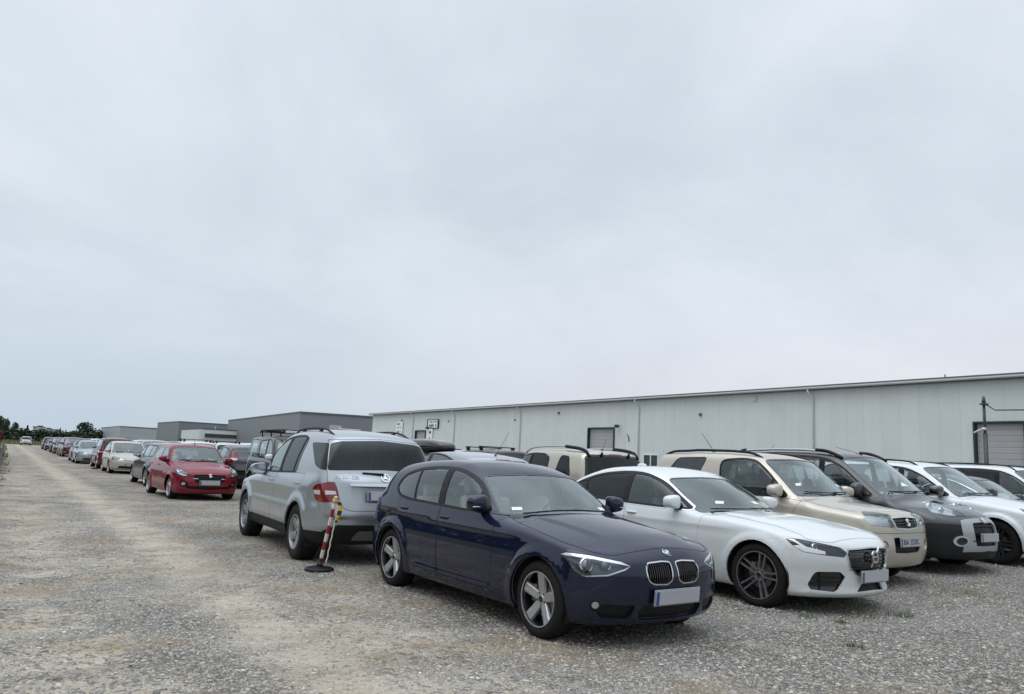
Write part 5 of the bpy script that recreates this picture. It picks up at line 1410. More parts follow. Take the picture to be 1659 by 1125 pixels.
def build_beige():
    Z = lambda p: zc(p, 1380, 720, 5.6237)
    S = gen_spec('suv', 4.06, 1.81, 1.745, 2.44, .80, .345, zh=.95, zc=1.13, xc=1.02, xw=1.74, belt=1.09, lift=.08, lite=False, front=False, zlamp=.85, zplate=.60,
        mirror=(1.42, 1.14, (.125, .09, .085)), flare=.035, wscurve=.16, nplan=[(0, 0), (.3, .01), (.6, .045), (.8, .10), (.92, .17), (1, .30), (1.1, .5)])
    S['doors'] = S['doors'][:1]; S['doors'][0] = [(min(x, 99) if x < 2 else x+.22, z) for x, z in S['doors'][0]]
    S['dlo'] = rnd([(1.30, 1.11, .1), (1.8, 1.10, .2), (2.44, 1.11, .12), (2.50, 1.59, .3), (2.1, 1.63, .5), (1.86, 1.60, .5), (1.62, 1.42, .4)])
    S['pillars'] = [(1.55, 1.0, 1.55, 1.6, .03)]
    S['dlo2'] = rnd([(2.95, 1.24, .15), (3.62, 1.28, .15), (3.36, 1.60, .15), (2.78, 1.62, .15)])
    S['handles'] = [(2.5, .96)]
    F = S['feats']
    lamp(F, 'headlight', 'cam', rnd(Z([(90, 625), (200, 632), (345, 655), (402, 772), (290, 760), (180, 745), (150, 720)]), .15, 3))
    F.append(Feat('grille_frame', 'front', rnd([(-.05, .925, 0), (.34, .915, .1), (.30, .77, .2), (-.05, .74, 0)]), M_CHROME, .004, .02))
    F.append(Feat('grille', 'front', rnd([(-.05, .92, 0), (.325, .905, .1), (.285, .79, .2), (-.05, .775, 0)]), M_TRIM, -.025, .02))
    for k in range(3): F.append(Feat('grille_bar', 'front', [(-.05, .80+.035*k), (.285+.012*k, .80+.035*k), (.285+.012*k, .811+.035*k), (-.05, .811+.035*k)], M_LAMPDK, -.004, .02))
    F.append(Feat('lower_grille', 'front', rnd([(-.05, .66, 0), (.36, .66, .1), (.34, .46, .2), (-.05, .45, 0)]), M_TRIM, -.04, .05))
    F.append(Feat('fog_recess', 'front', oval(.56, .55, .085, .075), None, -.02, .0, True)); F.append(Feat('fog_lamp', 'front', oval(.56, .55, .06, .052), M_REFLECT, -.018, .02, True))
    F.append(Feat('gap', 'top', strip([(.35, .72), (.7, .735), (1.02, .74), (1.14, .70)], .012)))
    F.append(Feat('gap', 'front', strip([(.0, .715), (.45, .715), (.72, .72), (.84, .73)], .006)))
    F.append(Feat('windscreen_sticker', 'cam', zc([(452, 277), (480, 276), (482, 289), (455, 290)], 1150, 700, 3.2593), M_PAPER, .0, .01))
    PM = paint('paint_beige', (.52, .475, .40), .45, .32, .30)
    pos, yaw = (10.12, 7.66), .06
    def ex(S, sh, root):
        roof_rails(S, sh, root, 1.85, 3.75, .60, .035, M_TRIM, .25, .02)
        antenna(S, sh, root, 2.95, .40, 40, side=-.35)
        P, N = on_surf(S, sh, 'front', (.001, .85), .012)
        e = link('emblem', bar_mesh([[(-.045, .03), (0, .055), (.045, .03), (.02, .018), (0, .028), (-.012, .02), (.045, -.016), (.045, -.03), (0, -.055), (-.045, -.03), (-.02, -.018), (0, -.028), (.012, -.02), (-.045, .016)]], .01), M_CHROME, root)
        e.matrix_local = Matrix.Translation(P) @ orient(N).to_4x4()
    S['bowl_mat'] = M_CLEARBOWL
    r = simple_car('suv', S, PM, pos, yaw, 'beige three-door off-roader with black roof rails and chrome-edged grille', extras=ex)
    for ch in r[0].children:
        if ch.name.startswith('number_plate') and ch.location.y < 0:
            me = text_mesh('BIA 3520C', .105, .001); t = link('letters', me, M_INK, ch); t.rotation_euler = (pi/2, 0, 0); t.location = (.02, -.0115, -.002)
            k = .43/(max(v.co.x for v in me.vertices)-min(v.co.x for v in me.vertices)); t.scale = (min(1, k), 1, 1)
    return r
def build_mpv():
    Z = lambda p: zc(p, 1380, 720, 5.6237)
    S = gen_spec('mpv', 4.38, 1.81, 1.80, 2.73, .93, .325, zh=.86, zc=1.12, xc=1.05, xw=1.92, belt=1.06, lift=.05, lite=False, front=False, zlamp=.85, zplate=.55,
        mirror=(1.55, 1.10, (.10, .085, .12)), nplan=[(0, 0), (.3, .03), (.5, .09), (.7, .19), (.85, .32), (.95, .46), (1.02, .6), (1.1, .8)], wscurve=.26)
    S['nose'] = [(.15, .15), (.22, .05), (.3, .02), (.42, 0), (.6, .0), (.72, .03), (.82, .10), (.92, .22), (1.05, .4)]
    S['mid'] = [('lower_cladding', 'side', [(.0, .42), (5, .42), (5, .1), (.0, .1)], M_PLASTIC, .004, False), ('front_bumper', 'cam', Z([(690, 770), (780, 775), (1000, 790), (1400, 800), (1400, 1100), (600, 1100), (600, 790)]), M_PLASTIC, .003, False)]
    F = S['feats']
    lamp(F, 'headlight', 'cam', rnd(Z([(630, 570), (680, 560), (790, 593), (900, 640), (1037, 707), (900, 702), (730, 672), (690, 632)]), .25, 3))
    F.append(Feat('bumper_frame', 'cam', rnd(Z([(990, 752), (1030, 740), (1280, 725), (1400, 720), (1400, 1000), (1200, 1036), (1010, 1040), (1030, 960), (1010, 850)]), .1, 3), pbr('paint_trim_silver', (.35, .37, .38), .4, .5), .006, .03))
    F.append(Feat('grille', 'cam', rnd(Z([(1100, 775), (1290, 757), (1400, 755), (1400, 950), (1270, 985), (1140, 987), (1122, 880)]), .08, 3), M_TRIM, -.035, .05))
    for k in range(2): F.append(Feat('grille_bar', 'cam', Z([(1105, 800+25*k+110*k), (1290, 785+25*k+110*k), (1400, 780+25*k+110*k), (1400, 790+25*k+110*k), (1290, 797+25*k+110*k), (1107, 812+25*k+110*k)]), M_PLASTIC, -.008, .03))
    F.append(Feat('fog_surround', 'cam', oval(1380+1000/5.6237, 720+940/5.6237, 13.5, 8.8), pbr('bright_chrome', (.62, .63, .64), .22, .9), .012, .03, True))
    F.append(Feat('fog_lamp', 'cam', oval(1380+1005/5.6237, 720+942/5.6237, 9, 6.2), M_LAMPDK, -.01, .03, True))
    F.append(Feat('windscreen_sticker', 'cam', zc([(1010, 292), (1034, 291), (1040, 314), (1016, 315)], 1150, 700, 3.2593), M_PAPER, .0, .01))
    PM = paint('paint_slate', (.045, .046, .052), .5, .32, .22)
    pos, yaw = (12.45, 5.65+2.295), 0.
    S['bowl_mat'] = M_CLEARBOWL
    def ex(S, sh, root):
        roof_rails(S, sh, root, 2.1, 4.15, .66, .045, M_SATIN, .12, .02)
        for sd in (-1, 1):
            for x0, x1 in ((1.95, 2.45), (3.95, 4.2)):
                bm = bmesh.new(); pts = []; xc = S['fo']+S['wb']/2
                for t in np.linspace(0, 1, 8):
                    x = x0+(x1-x0)*t; P, N = sh.at('top', (x, .66)); pts.append((sd*.66, x-xc, P[2]+.008+.05*min(1, t*1.6 if x0 < 3 else (1-t)*1.6)))
                add_tube(bm, pts, .03, 8); link('rail_end', bm_mesh(bm, 'rail_end', smooth=True), M_TRIM, root)
        antenna(S, sh, root, 2.02, .5, 76, side=.0)
        P, N = on_surf(S, sh, 'front', (.001, .79), .008)
        e = link('emblem', bar_mesh([[(-.02, .05), (.03, .06), (.05, .035), (.035, .01), (.055, -.015), (.04, -.055), (.02, -.06), (.025, -.02), (.0, -.005), (-.01, -.05), (-.035, -.055), (-.02, -.01), (-.045, .005), (-.05, .02), (-.01, .02)]], .01), M_CHROME, root)
        e.matrix_local = Matrix.Translation(P) @ orient(N).to_4x4()
        headlamp_unit(S, sh, root, 'cam', Z([(745, 612)])[0], .045, .05, ringmat=M_REFLECT); headlamp_unit(S, sh, root, 'cam', Z([(850, 655)])[0], .04, .05, ringmat=M_REFLECT)
    return simple_car('minivan', S, PM, pos, yaw, 'dark slate grey van-like car with silver bumper frame and silver roof rails', extras=ex)
def build_crossover():
    S = gen_spec('suv', 4.5, 1.83, 1.66, 2.67, .90, .36, zh=.86, zc=1.08, xc=1.36, xw=2.16, belt=1.04, lift=.06, lite=False, zlamp=.80, mirror=(1.80, 1.08, (.14, .10, .085)), mirror_mat=M_GLOSSBLACK,
        rim=(5, 'twin', .03, .03, .03), rim_mat=M_ALLOYDK, arch_trim=.055, flare=.03, dlo_chrome=0)
    S['trim_mat'] = None
    PM = paint('paint_pearl', (.66, .69, .70), .05, .3, .3)
    S['trim_mat'] = PM
    pos, yaw = (14.7, 7.5), 0.
    def ex(S, sh, root):
        roof_rails(S, sh, root, 2.3, 4.1, .60, .04, M_TRIM, .2, .016)
        me = text_mesh('HYBRID', .06, .002); P, N = on_surf(S, sh, 'side', (1.42, .90), .003, -1)
        e = link('letters', me, M_CHROME, root); e.matrix_local = Matrix.Translation(P) @ orient(N).to_4x4()
    return simple_car('suv', S, PM, pos, yaw, 'white crossover with black mirrors next to the slate van-like car', extras=ex)
# ------------------------------------------------------------------ buildings and the rest of the place
def panel_mat(name, col, pitch, axis='Y', dark=.55, rough=.5, metal=.0, vary=.05, bump=.4):
    """sheet cladding: joints every pitch metres along an axis"""
    if name in MATS: return MATS[name]
    m = bpy.data.materials.new(name); N, Lk = nodes(m); b = N['Principled BSDF']
    tc = N.new('ShaderNodeTexCoord'); sp = N.new('ShaderNodeSeparateXYZ'); Lk.new(tc.outputs['Object'], sp.inputs[0])
    def math(op, a, b_=None, c=None):
        n = N.new('ShaderNodeMath'); n.operation = op
        for i, v in enumerate((a, b_, c)):
            if v is None: continue
            if isinstance(v, (int, float)): n.inputs[i].default_value = v
            else: Lk.new(v, n.inputs[i])
        return n.outputs[0]
    u = math('DIVIDE', sp.outputs[axis], pitch); f = math('FRACT', u); d = math('ABSOLUTE', math('SUBTRACT', f, .5))
    mr = N.new('ShaderNodeMapRange'); mr.interpolation_type = 'SMOOTHSTEP'; mr.inputs[1].default_value = .5-.035/pitch; mr.inputs[2].default_value = .5-.008/pitch; Lk.new(d, mr.inputs[0])
    wn = N.new('ShaderNodeTexWhiteNoise'); wn.noise_dimensions = '1D'; Lk.new(math('FLOOR', u), wn.inputs['W'])
    n = N.new('ShaderNodeTexNoise'); n.inputs['Scale'].default_value = .6; n.inputs['Detail'].default_value = 6; Lk.new(tc.outputs['Object'], n.inputs['Vector'])
    v = math('ADD', math('MULTIPLY_ADD', wn.outputs['Value'], vary, 1-vary/2), math('MULTIPLY_ADD', n.outputs['Fac'], .16, -.08))
    mp = N.new('ShaderNodeMapping'); mp.inputs['Scale'].default_value = (5, 5, .25); Lk.new(tc.outputs['Object'], mp.inputs[0]); ns = N.new('ShaderNodeTexNoise'); ns.inputs['Scale'].default_value = 1; ns.inputs['Detail'].default_value = 5; Lk.new(mp.outputs[0], ns.inputs['Vector'])
    v = math('ADD', v, math('MULTIPLY_ADD', ns.outputs['Fac'], .07, -.035))
    v = math('MULTIPLY', v, math('SUBTRACT', 1., math('MULTIPLY', mr.outputs[0], 1-dark)))
    sc = N.new('ShaderNodeVectorMath'); sc.operation = 'SCALE'; sc.inputs[0].default_value = col; Lk.new(v, sc.inputs['Scale'])
    Lk.new(sc.outputs[0], b.inputs['Base Color']); b.inputs['Roughness'].default_value = rough; b.inputs['Metallic'].default_value = metal
    bp = N.new('ShaderNodeBump'); bp.inputs['Strength'].default_value = bump; bp.inputs['Distance'].default_value = .02; bp.invert = True; Lk.new(mr.outputs[0], bp.inputs['Height']); Lk.new(bp.outputs['Normal'], b.inputs['Normal'])
    MATS[name] = m
    return m
M_HALL = panel_mat('white_sandwich_panel', (.64, .675, .665), 1.09, 'Y', .91, bump=.15)
M_GREEN = pbr('door_frame_green', (.010, .045, .030), .5)
M_ROLL = panel_mat('roller_door_grey', (.40, .40, .40), .30, 'Z', .8, .45)
M_GUTTER = pbr('gutter_white', (.60, .63, .63), .4, noise=(3, .1))
M_ROOFEDGE = pbr('roof_edge_grey', (.10, .105, .11), .6)
M_SIGN = pbr('sign_white', (.78, .82, .84), .4)
M_STEEL = pbr('galvanised_steel', (.17, .18, .18), .45, .6, noise=(5, .2))
def hall():
    r = empty('warehouse', (42, 42, 0), 0, label='long white warehouse with gutter pipes and grey roller doors', cat='warehouse')
    y0, y1, D, H = -62., 56., 36., 6.9     # relative to the root
    bm = bmesh.new()
    P = [(0, -1.0), (0, H), (D/2, H+1.9), (D, H), (D, -1.0)]
    A = [bm.verts.new((x, y0, z)) for x, z in P]; B = [bm.verts.new((x, y1, z)) for x, z in P]
    # front wall left open where the doors stand
    doors = [(-24.9, -22.45, 4.62), (5.66, 9.11, 4.62), (39.74, 42.55, 4.62)]
    bm.faces.new(A); bm.faces.new(B[::-1]); bm.faces.new((A[3], B[3], B[4], A[4]))
    def quad(a0, a1, z0, z1, x=0): bm.faces.new([bm.verts.new(p) for p in ((x, a1, z0), (x, a0, z0), (x, a0, z1), (x, a1, z1))])
    cuts = sorted(doors); y = y0
    for d0, d1, dz in cuts:
        quad(y, d0, -1, H); quad(d0, d1, dz, H); y = d1
        for a in (d0, d1): bm.faces.new([bm.verts.new(p) for p in ((0, a, -1), (.25, a, -1), (.25, a, dz), (0, a, dz))])
        bm.faces.new([bm.verts.new(p) for p in ((0, d0, dz), (0, d1, dz), (.25, d1, dz), (.25, d0, dz))])
    quad(y, y1, -1, H)
    link('wall', bm_mesh(bm), M_HALL, r)
    bm = bmesh.new(); e = .35; s = 1.9/(D/2)
    for x0, z0, x1, z1 in ((-e, H-e*s+.06, D/2, H+1.96), (D+e, H-e*s+.06, D/2, H+1.96)):
        v = [bm.verts.new(p) for p in ((x0, y0-.6, z0), (x0, y1+.6, z0), (x1, y1+.6, z1), (x1, y0-.6, z1), (x0, y0-.6, z0+.1), (x0, y1+.6, z0+.1), (x1, y1+.6, z1+.1), (x1, y0-.6, z1+.1))]
        for f in ((0, 3, 2, 1), (4, 5, 6, 7), (0, 1, 5, 4), (1, 2, 6, 5), (3, 0, 4, 7)): bm.faces.new([v[i] for i in f])
    link('roof', bm_mesh(bm), M_ROOFEDGE, r)
    bm = bmesh.new(); n = 8; L_ = []
    for y in (y0-.5, y1+.5): L_.append([bm.verts.new((-.37-.09*sin(pi*k/n) if False else -.46+.09*cos(pi*k/n), y, H-.02-.10*sin(pi*k/n))) for k in range(n+1)])
    for k in range(n): bm.faces.new((L_[0][k], L_[0][k+1], L_[1][k+1], L_[1][k]))
    add_box(bm, (-.55, (y0+y1)/2, H-.03), (.012, y1-y0+1, .07)); add_box(bm, (-.37, (y0+y1)/2, H-.02), (.012, y1-y0+1, .06))
    link('gutter', bm_mesh(bm), M_GUTTER, r)
    bm = bmesh.new(); add_box(bm, (-.16, (y0+y1)/2, H-.14), (.30, y1-y0+.8, .03)); link('soffit', bm_mesh(bm), M_STEEL, r)
    for y in PIPES:
        bm = bmesh.new(); add_tube(bm, [(-.46, y, H-.06), (-.46, y, H-.28), (-.40, y-.03, H-.36), (-.13, y-.12, H-.68), (-.09, y-.12, H-.78), (-.09, y-.12, -.6)], .055, 10)
        for z in (1.5, 3.4, 5.2): add_tube(bm, [(-.09, y-.12, z), (-.09, y-.12, z+.05)], .066, 10)
        link('downpipe', bm_mesh(bm, smooth=True), M_GUTTER, r)
    for d0, d1, dz in doors:
        bm = bmesh.new(); t = .085
        add_box(bm, (.02, d0+t/2, dz/2-.5), (.28, t, dz+1)); add_box(bm, (.02, d1-t/2, dz/2-.5), (.28, t, dz+1)); add_box(bm, (.02, (d0+d1)/2, dz-t/2), (.278, d1-d0-2*t, t))
        f = link('door_frame', bm_mesh(bm), M_GREEN, r)
        bm = bmesh.new(); add_box(bm, (.17, (d0+d1)/2, dz/2-.5), (.06, d1-d0-.2, dz+.8)); link('roller_door', bm_mesh(bm), M_ROLL, f)
    # floodlights beside the doors
    for y, z in ((39.0, 4.92), (5.1, 4.75)):
        bm = bmesh.new(); add_tube(bm, [(-.0, y, z), (-.22, y, z+.02)], .03, 6); add_box(bm, (-.32, y, z-.06), (.22, .36, .20), .02, Matrix.Rotation(radians(25), 3, 'Y')); link('floodlight', bm_mesh(bm), M_INK, r)
    # small boxes, cameras and brackets on the wall
    for y, z, s in ((-8.5, 6.38, .34), (13.4, 6.0, .2), (34.2, 5.6, .15), (-3.7, 5.45, .2), (20.6, 5.5, .15), (46.6, 5.9, .2)):
        bm = bmesh.new(); add_box(bm, (-.06, y, z), (.12, s, s), .01); add_box(bm, (-.14, y, z-.02), (.06, s*.5, s*.4), .01); link('wall_box', bm_mesh(bm), M_GUTTER if s > .3 else M_STEEL, r)
    bm = bmesh.new(); add_tube(bm, [(-.05, 4.1, 4.0), (-.09, 4.0, 3.95), (-.09, 3.85, 3.7), (-.05, 3.9, 3.45)], .035, 6); link('wall_hook', bm_mesh(bm), M_INK, r)
    # window low on the wall with white frame
    bm = bmesh.new(); yw, zw, w, h = 1.35, 1.75, 1.6, 1.3
    for dy in (-w/2, 0, w/2): add_box(bm, (-.03, yw+dy, zw), (.10, .09, h))
    for dz in (-h/2-.04, h/2+.04): add_box(bm, (-.03, yw, zw+dz), (.098, w+.09, .08))
    f = link('window', bm_mesh(bm), M_SIGN, r)
    bm = bmesh.new(); add_box(bm, (-.02, yw, zw), (.04, w-.09, h)); link('pane', bm_mesh(bm), pbr('dark_window', (.07, .085, .09), .1, coat=.5), f)
    bm = bmesh.new(); add_tube(bm, [(.8, -20.7, H), (.8, -20.7, H+.42)], .03, 6); link('vent_pipe', bm_mesh(bm), M_INK, r)
    return r
PIPES = []
def sign(name, loc, w, h, lines, frame=None, label='', text=None):
    """white board on the warehouse wall, facing -X"""
    r = empty(name, loc, -pi/2, label=label, cat='sign')
    bm = bmesh.new(); add_box(bm, (0, 0, 0), (w, .05, h), .005)
    for x0, x1, z, t in lines:
        n = max(1, int((x1-x0)/(t*1.1))); 
        for k in range(n):
            if random.random() < .15: continue
            xa = x0+(x1-x0)*k/n; hh = t*(.6+.4*random.random()); add_box(bm, (xa+(x1-x0)/n*.4, -.029, z), ((x1-x0)/n*.72, .008, hh), mi=1)
    link('board', bm_mesh(bm), [M_SIGN, M_INK], r)
    if frame:
        fb = bmesh.new()
        for s in (-1, 1): add_box(fb, (s*(w/2+.07), -.02, 0), (.14, .12, h+.1)); add_box(fb, (0, -.02, s*(h/2+.03)), (w, .11, .05))
        link('frame', bm_mesh(fb), M_INK, r)
    return r
M_CLADG = panel_mat('grey_cladding', (.19, .20, .215), 2.2, 'Z', .85, .5, vary=.03)
M_CLADW = panel_mat('pale_cladding', (.66, .69, .70), 6.0, 'X', .8, .5)
M_CLADL = panel_mat('light_grey_cladding', (.38, .41, .43), 1.2, 'Z', .85, .5)
def flat_hall(name, pts, H, mat, label, trim=True, cat='warehouse', plinth=None):
    """flat-roofed hall over a footprint (counter-clockwise)"""
    r = empty(name, (pts[0][0], pts[0][1], 0), 0, label=label, cat=cat, group='halls behind the lot'); o = np.array(pts[0])
    Q = [np.array(p)-o for p in pts]
    bm = bmesh.new(); A = [bm.verts.new((*q, -1)) for q in Q]; B = [bm.verts.new((*q, H)) for q in Q]; n = len(Q)
    for i in range(n): bm.faces.new((A[i], A[(i+1) % n], B[(i+1) % n], B[i]))
    bmesh.ops.recalc_face_normals(bm, faces=bm.faces[:]); link('wall', bm_mesh(bm), mat, r)
    bm = bmesh.new(); c = sum(Q)/n
    T = [bm.verts.new((*(q+(q-c)*.004), H-.02)) for q in Q]; T2 = [bm.verts.new((*(q+(q-c)*.004), H+.28)) for q in Q]
    for i in range(n): bm.faces.new((T[i], T[(i+1) % n], T2[(i+1) % n], T2[i]))
    bm.faces.new(T2); bmesh.ops.recalc_face_normals(bm, faces=bm.faces[:]); link('roof', bm_mesh(bm), M_ROOFEDGE, r)
    return r
# ------------------------------------------------------------------ vegetation
def leaf_mat(name, c0, c1):
    m = bpy.data.materials.new(name); N, Lk = nodes(m); b = N['Principled BSDF']
    g = N.new('ShaderNodeNewGeometry'); cr = N.new('ShaderNodeValToRGB'); cr.color_ramp.elements[0].color = (*c0, 1); cr.color_ramp.elements[1].color = (*c1, 1)
    Lk.new(g.outputs['Random Per Island'], cr.inputs[0]); Lk.new(cr.outputs[0], b.inputs['Base Color']); b.inputs['Roughness'].default_value = .7; b.inputs['Specular IOR Level'].default_value = .2
    return m
LEAF = [leaf_mat('foliage_dark', (.028, .046, .028), (.060, .085, .045)), leaf_mat('foliage_mid', (.040, .062, .030), (.085, .110, .050)), leaf_mat('conifer', (.020, .034, .024), (.042, .060, .036))]
BARK = pbr('bark', (.07, .055, .04), .9, bump=(20, .5))
def crown_mesh(h, w, n, conifer=False, leaf=.5, trunk=.25):
    """leaf clumps spread through a lobed crown"""
    lobes = []
    k = 13 if not conifer else 0
    for i in range(k):
        a = rng.random()*2*pi; t = rng.random()**.6; zz = trunk+(.92-trunk)*(.15+.75*rng.random())
        rr = w*.5*(1-.55*abs((zz-trunk)/(1-trunk)-.42)*1.4)
        lobes.append((cos(a)*t*rr*.7, sin(a)*t*rr*.7, zz*h, rr*(.38+.3*rng.random())))
    if not conifer: lobes.append((0, 0, h*.82, w*.26))
    P = []
    while len(P) < n:
        if conifer:
            z = rng.random()**1.1; r = w*.5*(1-z)*(.55+.45*rng.random())*(.82+.18*sin(z*34)); a = rng.random()*2*pi; P.append((r*cos(a), r*sin(a), h*(trunk*.5+(1-trunk*.5)*z)))
        else:
            c = lobes[int(rng.random()*len(lobes))]; d = rng.normal(size=3); d /= np.linalg.norm(d); q = c[3]*(.55+.5*rng.random()**.5); P.append((c[0]+d[0]*q, c[1]+d[1]*q, c[2]+d[2]*q*.8))
    P = np.array(P); m = len(P); s = leaf*(.6+.8*rng.random(m))
    d1 = rng.normal(size=(m, 3)); d1 /= np.linalg.norm(d1, axis=1)[:, None]; d2 = np.cross(d1, rng.normal(size=(m, 3))); d2 /= np.linalg.norm(d2, axis=1)[:, None]
    V = np.stack([P-d1*s[:, None], P+d2*s[:, None]*.7, P+d1*s[:, None], P-d2*s[:, None]*.7], 1).reshape(-1, 3)
    return mesh_np('crown', V, np.arange(4*m).reshape(-1, 4), False)
def trunk_mesh(h, r):
    bm = bmesh.new(); add_tube(bm, [(0, 0, -.3), (.05, 0, h*.3), (.0, .06, h*.6), (.05, .0, h*.85)], [r, r*.75, r*.45, r*.12], 8)
    for i in range(6):
        a = i*2.4; z = h*(.3+.08*i); add_tube(bm, [(0, 0, z), (cos(a)*h*.12, sin(a)*h*.12, z+h*.10), (cos(a)*h*.2, sin(a)*h*.2, z+h*.22)], [r*.4, r*.25, r*.08], 6)
    return bm_mesh(bm, 'trunk', smooth=True)
TREEM = {}
def tree(kind, x, y, h, w, label, cat='tree', group='trees beyond the field', rot=0., v=0, z0=0.):
    key = (kind, v)
    if key not in TREEM:
        con = kind == 'conifer'; TREEM[key] = (crown_mesh(10, 8 if not con else 4.4, 1500 if not con else 900, con, .42 if not con else .40, .22 if not con else .1), trunk_mesh(10, .28))
        TREEM[key][0].materials.append(LEAF[2] if con else LEAF[v % 2]); TREEM[key][1].materials.append(BARK)
    name = 'conifer_tree' if kind == 'conifer' else ('bush' if kind == 'bush' else 'leafy_tree')
    r = empty(name, (x, y, z0), rot, label=label, cat=cat, group=group); r.scale = (w/(8 if kind != 'conifer' else 4.4), w/(8 if kind != 'conifer' else 4.4), h/10)
    for nm, me in zip(('crown', 'trunk'), TREEM[key]): link(nm, me, None, r)
    return r
def img(x, y, D):
    """world point on the pixel ray at depth D (used only to site far things where the photograph shows them)"""
    q = CAM_M.T@np.array([(x-829.5)/CAM_F, -(y-562.5)/CAM_F, 1.]); p = CAM_O+q*D; return p
def blade_clump(n, h, spread, mat_cols=None):
    V, Fc = [], []
    for i in range(n):
        a = rng.random()*2*pi; r = spread*rng.random()**.7; x, y = r*cos(a), r*sin(a); hh = h*(.25+.75*rng.random()); ln = hh*(.15+.5*rng.random()); b = rng.random()*2*pi; w = .0016+.0022*rng.random(); pr_ = b+pi/2
        pts = [(x+cos(b)*ln*t*t, y+sin(b)*ln*t*t, hh*t) for t in (0, .5, 1)]; o = len(V)
        for (px, py, pz), ww in zip(pts, (w, w*.8, w*.1)): V += [(px-cos(pr_)*ww, py-sin(pr_)*ww, pz), (px+cos(pr_)*ww, py+sin(pr_)*ww, pz)]
        Fc += [(o, o+1, o+3, o+2), (o+2, o+3, o+5, o+4)]
    return mesh_np('blades', V, Fc, False)
M_WEED = leaf_mat('weed_green', (.045, .075, .022), (.13, .16, .06)); M_DRY = leaf_mat('dry_grass', (.16, .13, .06), (.30, .24, .12)); M_FIELD = leaf_mat('field_grass', (.10, .11, .045), (.24, .21, .10))
def ground_z(x, y): return float(gz(x)+rel(np.array([x]), np.array([y]))[0])
def weeds():
    spots = [(6.24, 3.94, .08, .07, 70, 'small green weed alone in the gravel in front of the white saloon'), (7.13, 4.63, .07, .07, 60, 'low bright green weed just below the white saloon lip'), (8.15, 4.62, .10, .15, 110, 'wide tuft of grass right of the white saloon bumper'),
             (7.05, 4.95, .10, .10, 60, 'weed tuft in the shade behind the white saloon front wheel'), (7.65, 4.75, .09, .18, 80, 'thin grass in the shade under the white saloon bumper'), (10.6, 5.0, .07, .38, 160, 'dry brownish grass patch before the beige off-roader')]
    for x, y, h, s, n, lb in spots:
        o = link('weed', blade_clump(n, h, s), M_WEED if 'brown' not in lb else M_DRY); o.location = (x, y, ground_z(x, y)-.01); tag(o, lb, 'weed', 'weeds in the gravel')
def grass_edges():
    V, Fc = [], []
    def blades(xs, ys, h, w, z):
        w = np.broadcast_to(w, np.shape(xs))
        for x, y, hh, zz, w in zip(xs, ys, h, z, w):
            b = rng.random()*2*pi; ln = hh*.4*rng.random(); o = len(V); c, s = cos(b), sin(b)
            V.extend([(x-c*w, y-s*w, zz), (x+c*w, y+s*w, zz), (x+s*ln, y-c*ln, zz+hh)]); Fc.append((o, o+1, o+2))
    n = 5200; y = 16+rng.random(n)**1.4*135; x = .15-rng.random(n)**.8*2.2*np.minimum(1, (y-10)/25)+.18*np.sin(y*.7); x = np.where(y < 30, np.minimum(x, -.05), x)
    blades(x, y, .10+.26*rng.random(n)*np.clip((y-14)/40, .15, 1), .02+.0006*y, np.full(n, -.06))
    tag(link('verge_grass', mesh_np('verge', V, Fc, False), M_DRY), label='dry yellow grass along the left edge of the lot', cat='grass', kind='stuff')
    V.clear(); Fc.clear(); n = 9000; y = 180+rng.random(n)**1.2*130; x = -30+rng.random(n)*110
    blades(x, y, .35+.7*rng.random(n), .12, np.full(n, -.2))
    tag(link('field_grass', mesh_np('field', V, Fc, False), M_FIELD), label='tall yellowish grass in the field beyond the lot', cat='grass', kind='stuff')
